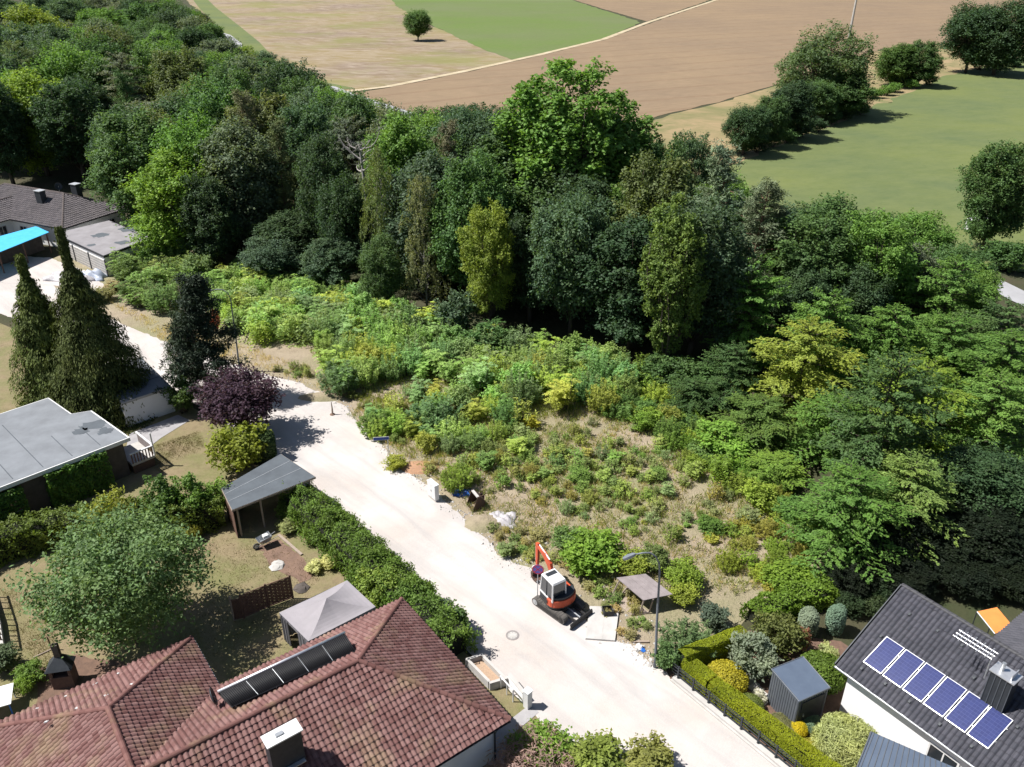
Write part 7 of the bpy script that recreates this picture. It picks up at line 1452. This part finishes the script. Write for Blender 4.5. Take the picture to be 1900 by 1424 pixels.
for x, y, w, h, k, c, lab in [
    (632, 728, 75, 3.2, 'up2', (0.070, 0.110, 0.052), 'tall grey green sapling on the corner right of the marker post'), (700, 800, 75, 2.0, 'up1', (0.085, 0.130, 0.030), 'bushy green shrub just above the street name sign'),
    (805, 790, 105, 2.6, 'up1', (0.066, 0.115, 0.050), 'wide bluish green bush in the middle of the plot edge'), (938, 785, 62, 2.1, 'up1', (0.060, 0.110, 0.034), 'round green bush standing alone in the middle of the plot'),
    (848, 905, 66, 2.2, 'up2', (0.090, 0.140, 0.022), 'bright green sapling behind the blue sheet'), (1090, 1045, 130, 2.1, 'shrub2', (0.080, 0.135, 0.020), 'large bright green bush between excavator arm and lamp'),
    (1050, 1020, 70, 1.6, 'shrub1', (0.070, 0.110, 0.036), 'green bush at the left end of the large bright bush'), (1170, 1062, 75, 1.3, 'shrub1', (0.115, 0.145, 0.022), 'yellow green bush directly behind the plank table'),
    (1215, 1055, 60, 1.7, 'shrub3', (0.065, 0.095, 0.030), 'dark green bush behind the lamp arm'), (1270, 1085, 80, 1.6, 'shrub2', (0.090, 0.130, 0.020), 'yellow green bush right of the plank table'),
    (1265, 1120, 60, 1.3, 'shrub1', (0.125, 0.150, 0.025), 'bright yellowish bush above the feathery shrub'), (1350, 1055, 50, 1.5, 'up1', (0.120, 0.150, 0.020), 'yellow green weed clump in the middle of the lower plot'),
    (1315, 985, 55, 1.0, 'shrub1', (0.055, 0.100, 0.020), 'small dark green bush alone on the dry grass'), (1075, 895, 48, 1.0, 'shrub1', (0.085, 0.130, 0.030), 'small round green bush in the centre of the dry plot'),
    (1220, 890, 40, 0.9, 'shrub1', (0.085, 0.130, 0.035), 'small green bush on the dry plot near its right edge'), (737, 868, 45, 0.9, 'shrub1', (0.130, 0.145, 0.022), 'yellowish low bush at the foot of the street name sign'),
    (985, 795, 34, 1.1, 'weed', (0.190, 0.190, 0.022), 'bright yellow green upright weed below the saplings'), (1465, 1080, 110, 1.2, 'shrub2', (0.075, 0.125, 0.016), 'leafy mound beside the vine hedge'),
    (1320, 1005, 30, 0.6, 'weed', (0.17, 0.17, 0.03), 'low yellow weed below the small dark green bush'), (940, 1030, 40, 0.9, 'weed', (0.10, 0.13, 0.05), 'grey green weed at the street edge above the excavator bucket')]:
    SH(x, y, w, h, k, c, lab, 'plot_bush')
SH(402, 618, 26, 2.6, 'shrub3', (0.22, 0.085, 0.055), 'reddish small bush beside the dark pine top', 'red_bush'); SH(185, 560, 60, 1.5, 'shrub2', (0.12, 0.115, 0.05), 'dry brownish bush below the silver tarp pile', 'dry_bush'); SH(215, 540, 50, 1.3, 'weed', (0.15, 0.13, 0.06), 'dry weed clump at the far bend of the street', 'dry_weed', 'weed')

def tufts(name, polys, n, blades, L, W, c, label, seed, avoid=None):
    rng = np.random.default_rng(seed); Ps = []; r = random.Random(seed)
    for poly in polys:
        Q = [(G(*p).x, G(*p).y) for p in poly]; x0, x1, y0, y1 = min(q[0] for q in Q), max(q[0] for q in Q), min(q[1] for q in Q), max(q[1] for q in Q); k = 0
        while k < n:
            x, y = r.uniform(x0, x1), r.uniform(y0, y1)
            if math.sin(x * 0.9 + y * 0.4) * math.sin(y * 0.7 - x * 0.5 + 1) + 0.5 * math.sin(x * 2.3 - y * 1.9) < r.uniform(-1.3, 0.6): k += 0.2; continue
            if inpoly(x, y, Q): Ps.append((x, y, 0.0))
            k += 1
    C = np.repeat(np.array(Ps), blades, axis=0); m = len(C); s = rng.uniform(0.5, 1.4, (m, 1)); az = rng.uniform(0, 6.28, m); lean = rng.uniform(0.1, 0.75, m)
    T = np.stack([np.cos(az) * lean, np.sin(az) * lean, np.ones(m)], 1); T = unit(T); C = C + rng.normal(size=(m, 3)) * [0.09, 0.09, 0] + T * L * s / 2
    N = np.stack([-np.sin(az), np.cos(az), 0.2 * np.ones(m)], 1) + rng.normal(size=(m, 3)) * 0.3; N = unit(N - T * np.sum(N * T, 1, keepdims=True)); B = np.cross(N, T)
    V = np.stack([C - T * L * s / 2, C + B * W, C + T * L * s / 2, C - B * W], 1).reshape(-1, 3)
    o = put(name, quads(name, V, LEAF)); o.color = (*c, 1); o['kind'] = 'stuff'; o['label'] = label; o['category'] = 'grass'
PLOT = [(640, 770), (760, 720), (960, 770), (1150, 760), (1290, 850), (1500, 1000), (1500, 1090), (1300, 1110), (1180, 1100), (1040, 1050), (930, 1010), (860, 935), (740, 840)]
tufts('dry_grass', [PLOT, [(200, 560), (300, 600), (470, 650), (620, 700), (640, 740), (500, 690), (300, 632)]], 9000, 4, 0.34, 0.020, (0.52, 0.44, 0.28), 'dry straw coloured grass covering the plot', 1)
tufts('green_grass', [PLOT, [(560, 640), (900, 700), (1150, 730), (1000, 790), (700, 780)]], 10000, 4, 0.38, 0.026, (0.235, 0.275, 0.085), 'green grass tufts between the dry grass of the plot', 2)
tufts('lawn_grass', [[(250, 840), (370, 800), (380, 830), (300, 880)], [(330, 1010), (480, 990), (620, 1060), (540, 1110), (420, 1230), (330, 1200)], [(0, 1090), (120, 1110), (90, 1240), (30, 1200)]], 4200, 3, 0.09, 0.012, (0.13, 0.11, 0.055), 'short dry lawn grass in the gardens', 3)

zone([(850, 860), (960, 820), (1060, 830), (1180, 870), (1240, 915), (1150, 930), (1020, 905), (900, 900)], 40, 0.85, ['up1', 'weedup', 'weedup', 'weed'], [(0.110, 0.155, 0.045), (0.095, 0.145, 0.04), (0.140, 0.165, 0.042)], (0.6, 1.7), (0.9, 2.3), 'plot_weed', 'upright green weed', 'weeds in the green band across the plot', 17, 'weed', 0.35)
HM = [(n, G(x, y).x, G(x, y).y) for n, x, y in [('the big willow', 1545, 216), ('the lower hedgerow end', 1390, 286), ('the two round field trees', 1696, 160), ('the clump in the upper right corner', 1850, 128)]]
for x, y, w, h in [(1380, 287, 40, 3), (1404, 284, 44, 3.2), (1432, 274, 44, 3.5), (1458, 266, 40, 3), (1486, 256, 46, 3.6), (1512, 246, 44, 3.2), (1540, 232, 46, 3.6), (1566, 222, 46, 3.2), (1594, 214, 40, 3), (1660, 162, 34, 3.4), (1690, 160, 34, 3.6), (1722, 158, 34, 3.4), (1815, 130, 46, 5), (1845, 128, 46, 5), (1885, 125, 50, 5)]:
    p = G(x, y); SH(x, y, w, h, VR.choice(['shrub1', 'shrub2', 'shrub3']), VR.choice([DK, MD, DK]), near('low dark hedgerow bush', p.x, p.y, HM), 'hedgerow_bush', group='bushes at the foot of the hedgerow trees')
def pebbles(name, line, n, spread, mat, label, seed):
    r = random.Random(seed); m = MB(); P = [G(*p) for p in line]
    for _ in range(n):
        k = r.randrange(len(P) - 1); p = P[k].lerp(P[k + 1], r.random()) + Vector((r.gauss(0, spread), r.gauss(0, spread), 0.03)); s = r.uniform(0.03, 0.09) * (2.0 if r.random() < 0.06 else 1)
        a = [Vector((r.gauss(0, 1), r.gauss(0, 1), 0)).normalized() * s * r.uniform(0.6, 1.3) for _ in range(1)][0]; b = Vector((-a.y, a.x, 0)) * r.uniform(0.6, 1.2); t = Vector((0, 0, s * r.uniform(0.5, 1.0)))
        m.add([p + a, p + b, p - a, p - b, p + t + a * 0.3, p + t - a * 0.3 + b * 0.3], [(0, 1, 4), (1, 5, 4), (1, 2, 5), (2, 3, 5), (3, 4, 5), (3, 0, 4)])
    o = m.build(name, mat); o['kind'] = 'stuff'; o['label'] = label; o['category'] = 'stones'
pebbles('loose_stones', STREET_R[4:24], 900, 0.35, PALECONC, 'loose pale stones along the ragged street edge', 3)
pebbles('plot_stones', [(700, 830), (820, 900), (900, 960), (980, 1000), (1120, 1090), (1200, 1190)], 260, 0.9, CONC, 'grey stones scattered on the verge', 4)
tufts('white_flowers', [[(860, 850), (930, 840), (960, 880), (900, 900)]], 90, 3, 0.5, 0.03, (0.75, 0.75, 0.68), 'white flowering wild plants beside the bright sapling', 6)
# ---------------------------------------------------------------- labels that still coincide are told apart by their order in view
ORD = ['first', 'second', 'third', 'fourth', 'fifth', 'sixth', 'seventh', 'eighth', 'ninth', 'tenth', 'eleventh', 'twelfth', 'thirteenth', 'fourteenth']
same = {}
for o in col.objects:
    if o.parent is None and 'label' in o: same.setdefault(o['label'], []).append(o)
for lab, os_ in same.items():
    if 1 < len(os_) <= len(ORD):
        os_.sort(key=lambda o: topix(o.location)[0])
        for i, o in enumerate(os_): o['label'] = '%s, %s from left' % (lab if len(lab.split()) < 14 else lab.replace(' just ', ' ').replace(' far ', ' ').replace('medium ', ''), ORD[i]) if len(os_) > 2 else '%s, the %s one' % (lab, 'left' if i == 0 else 'right')
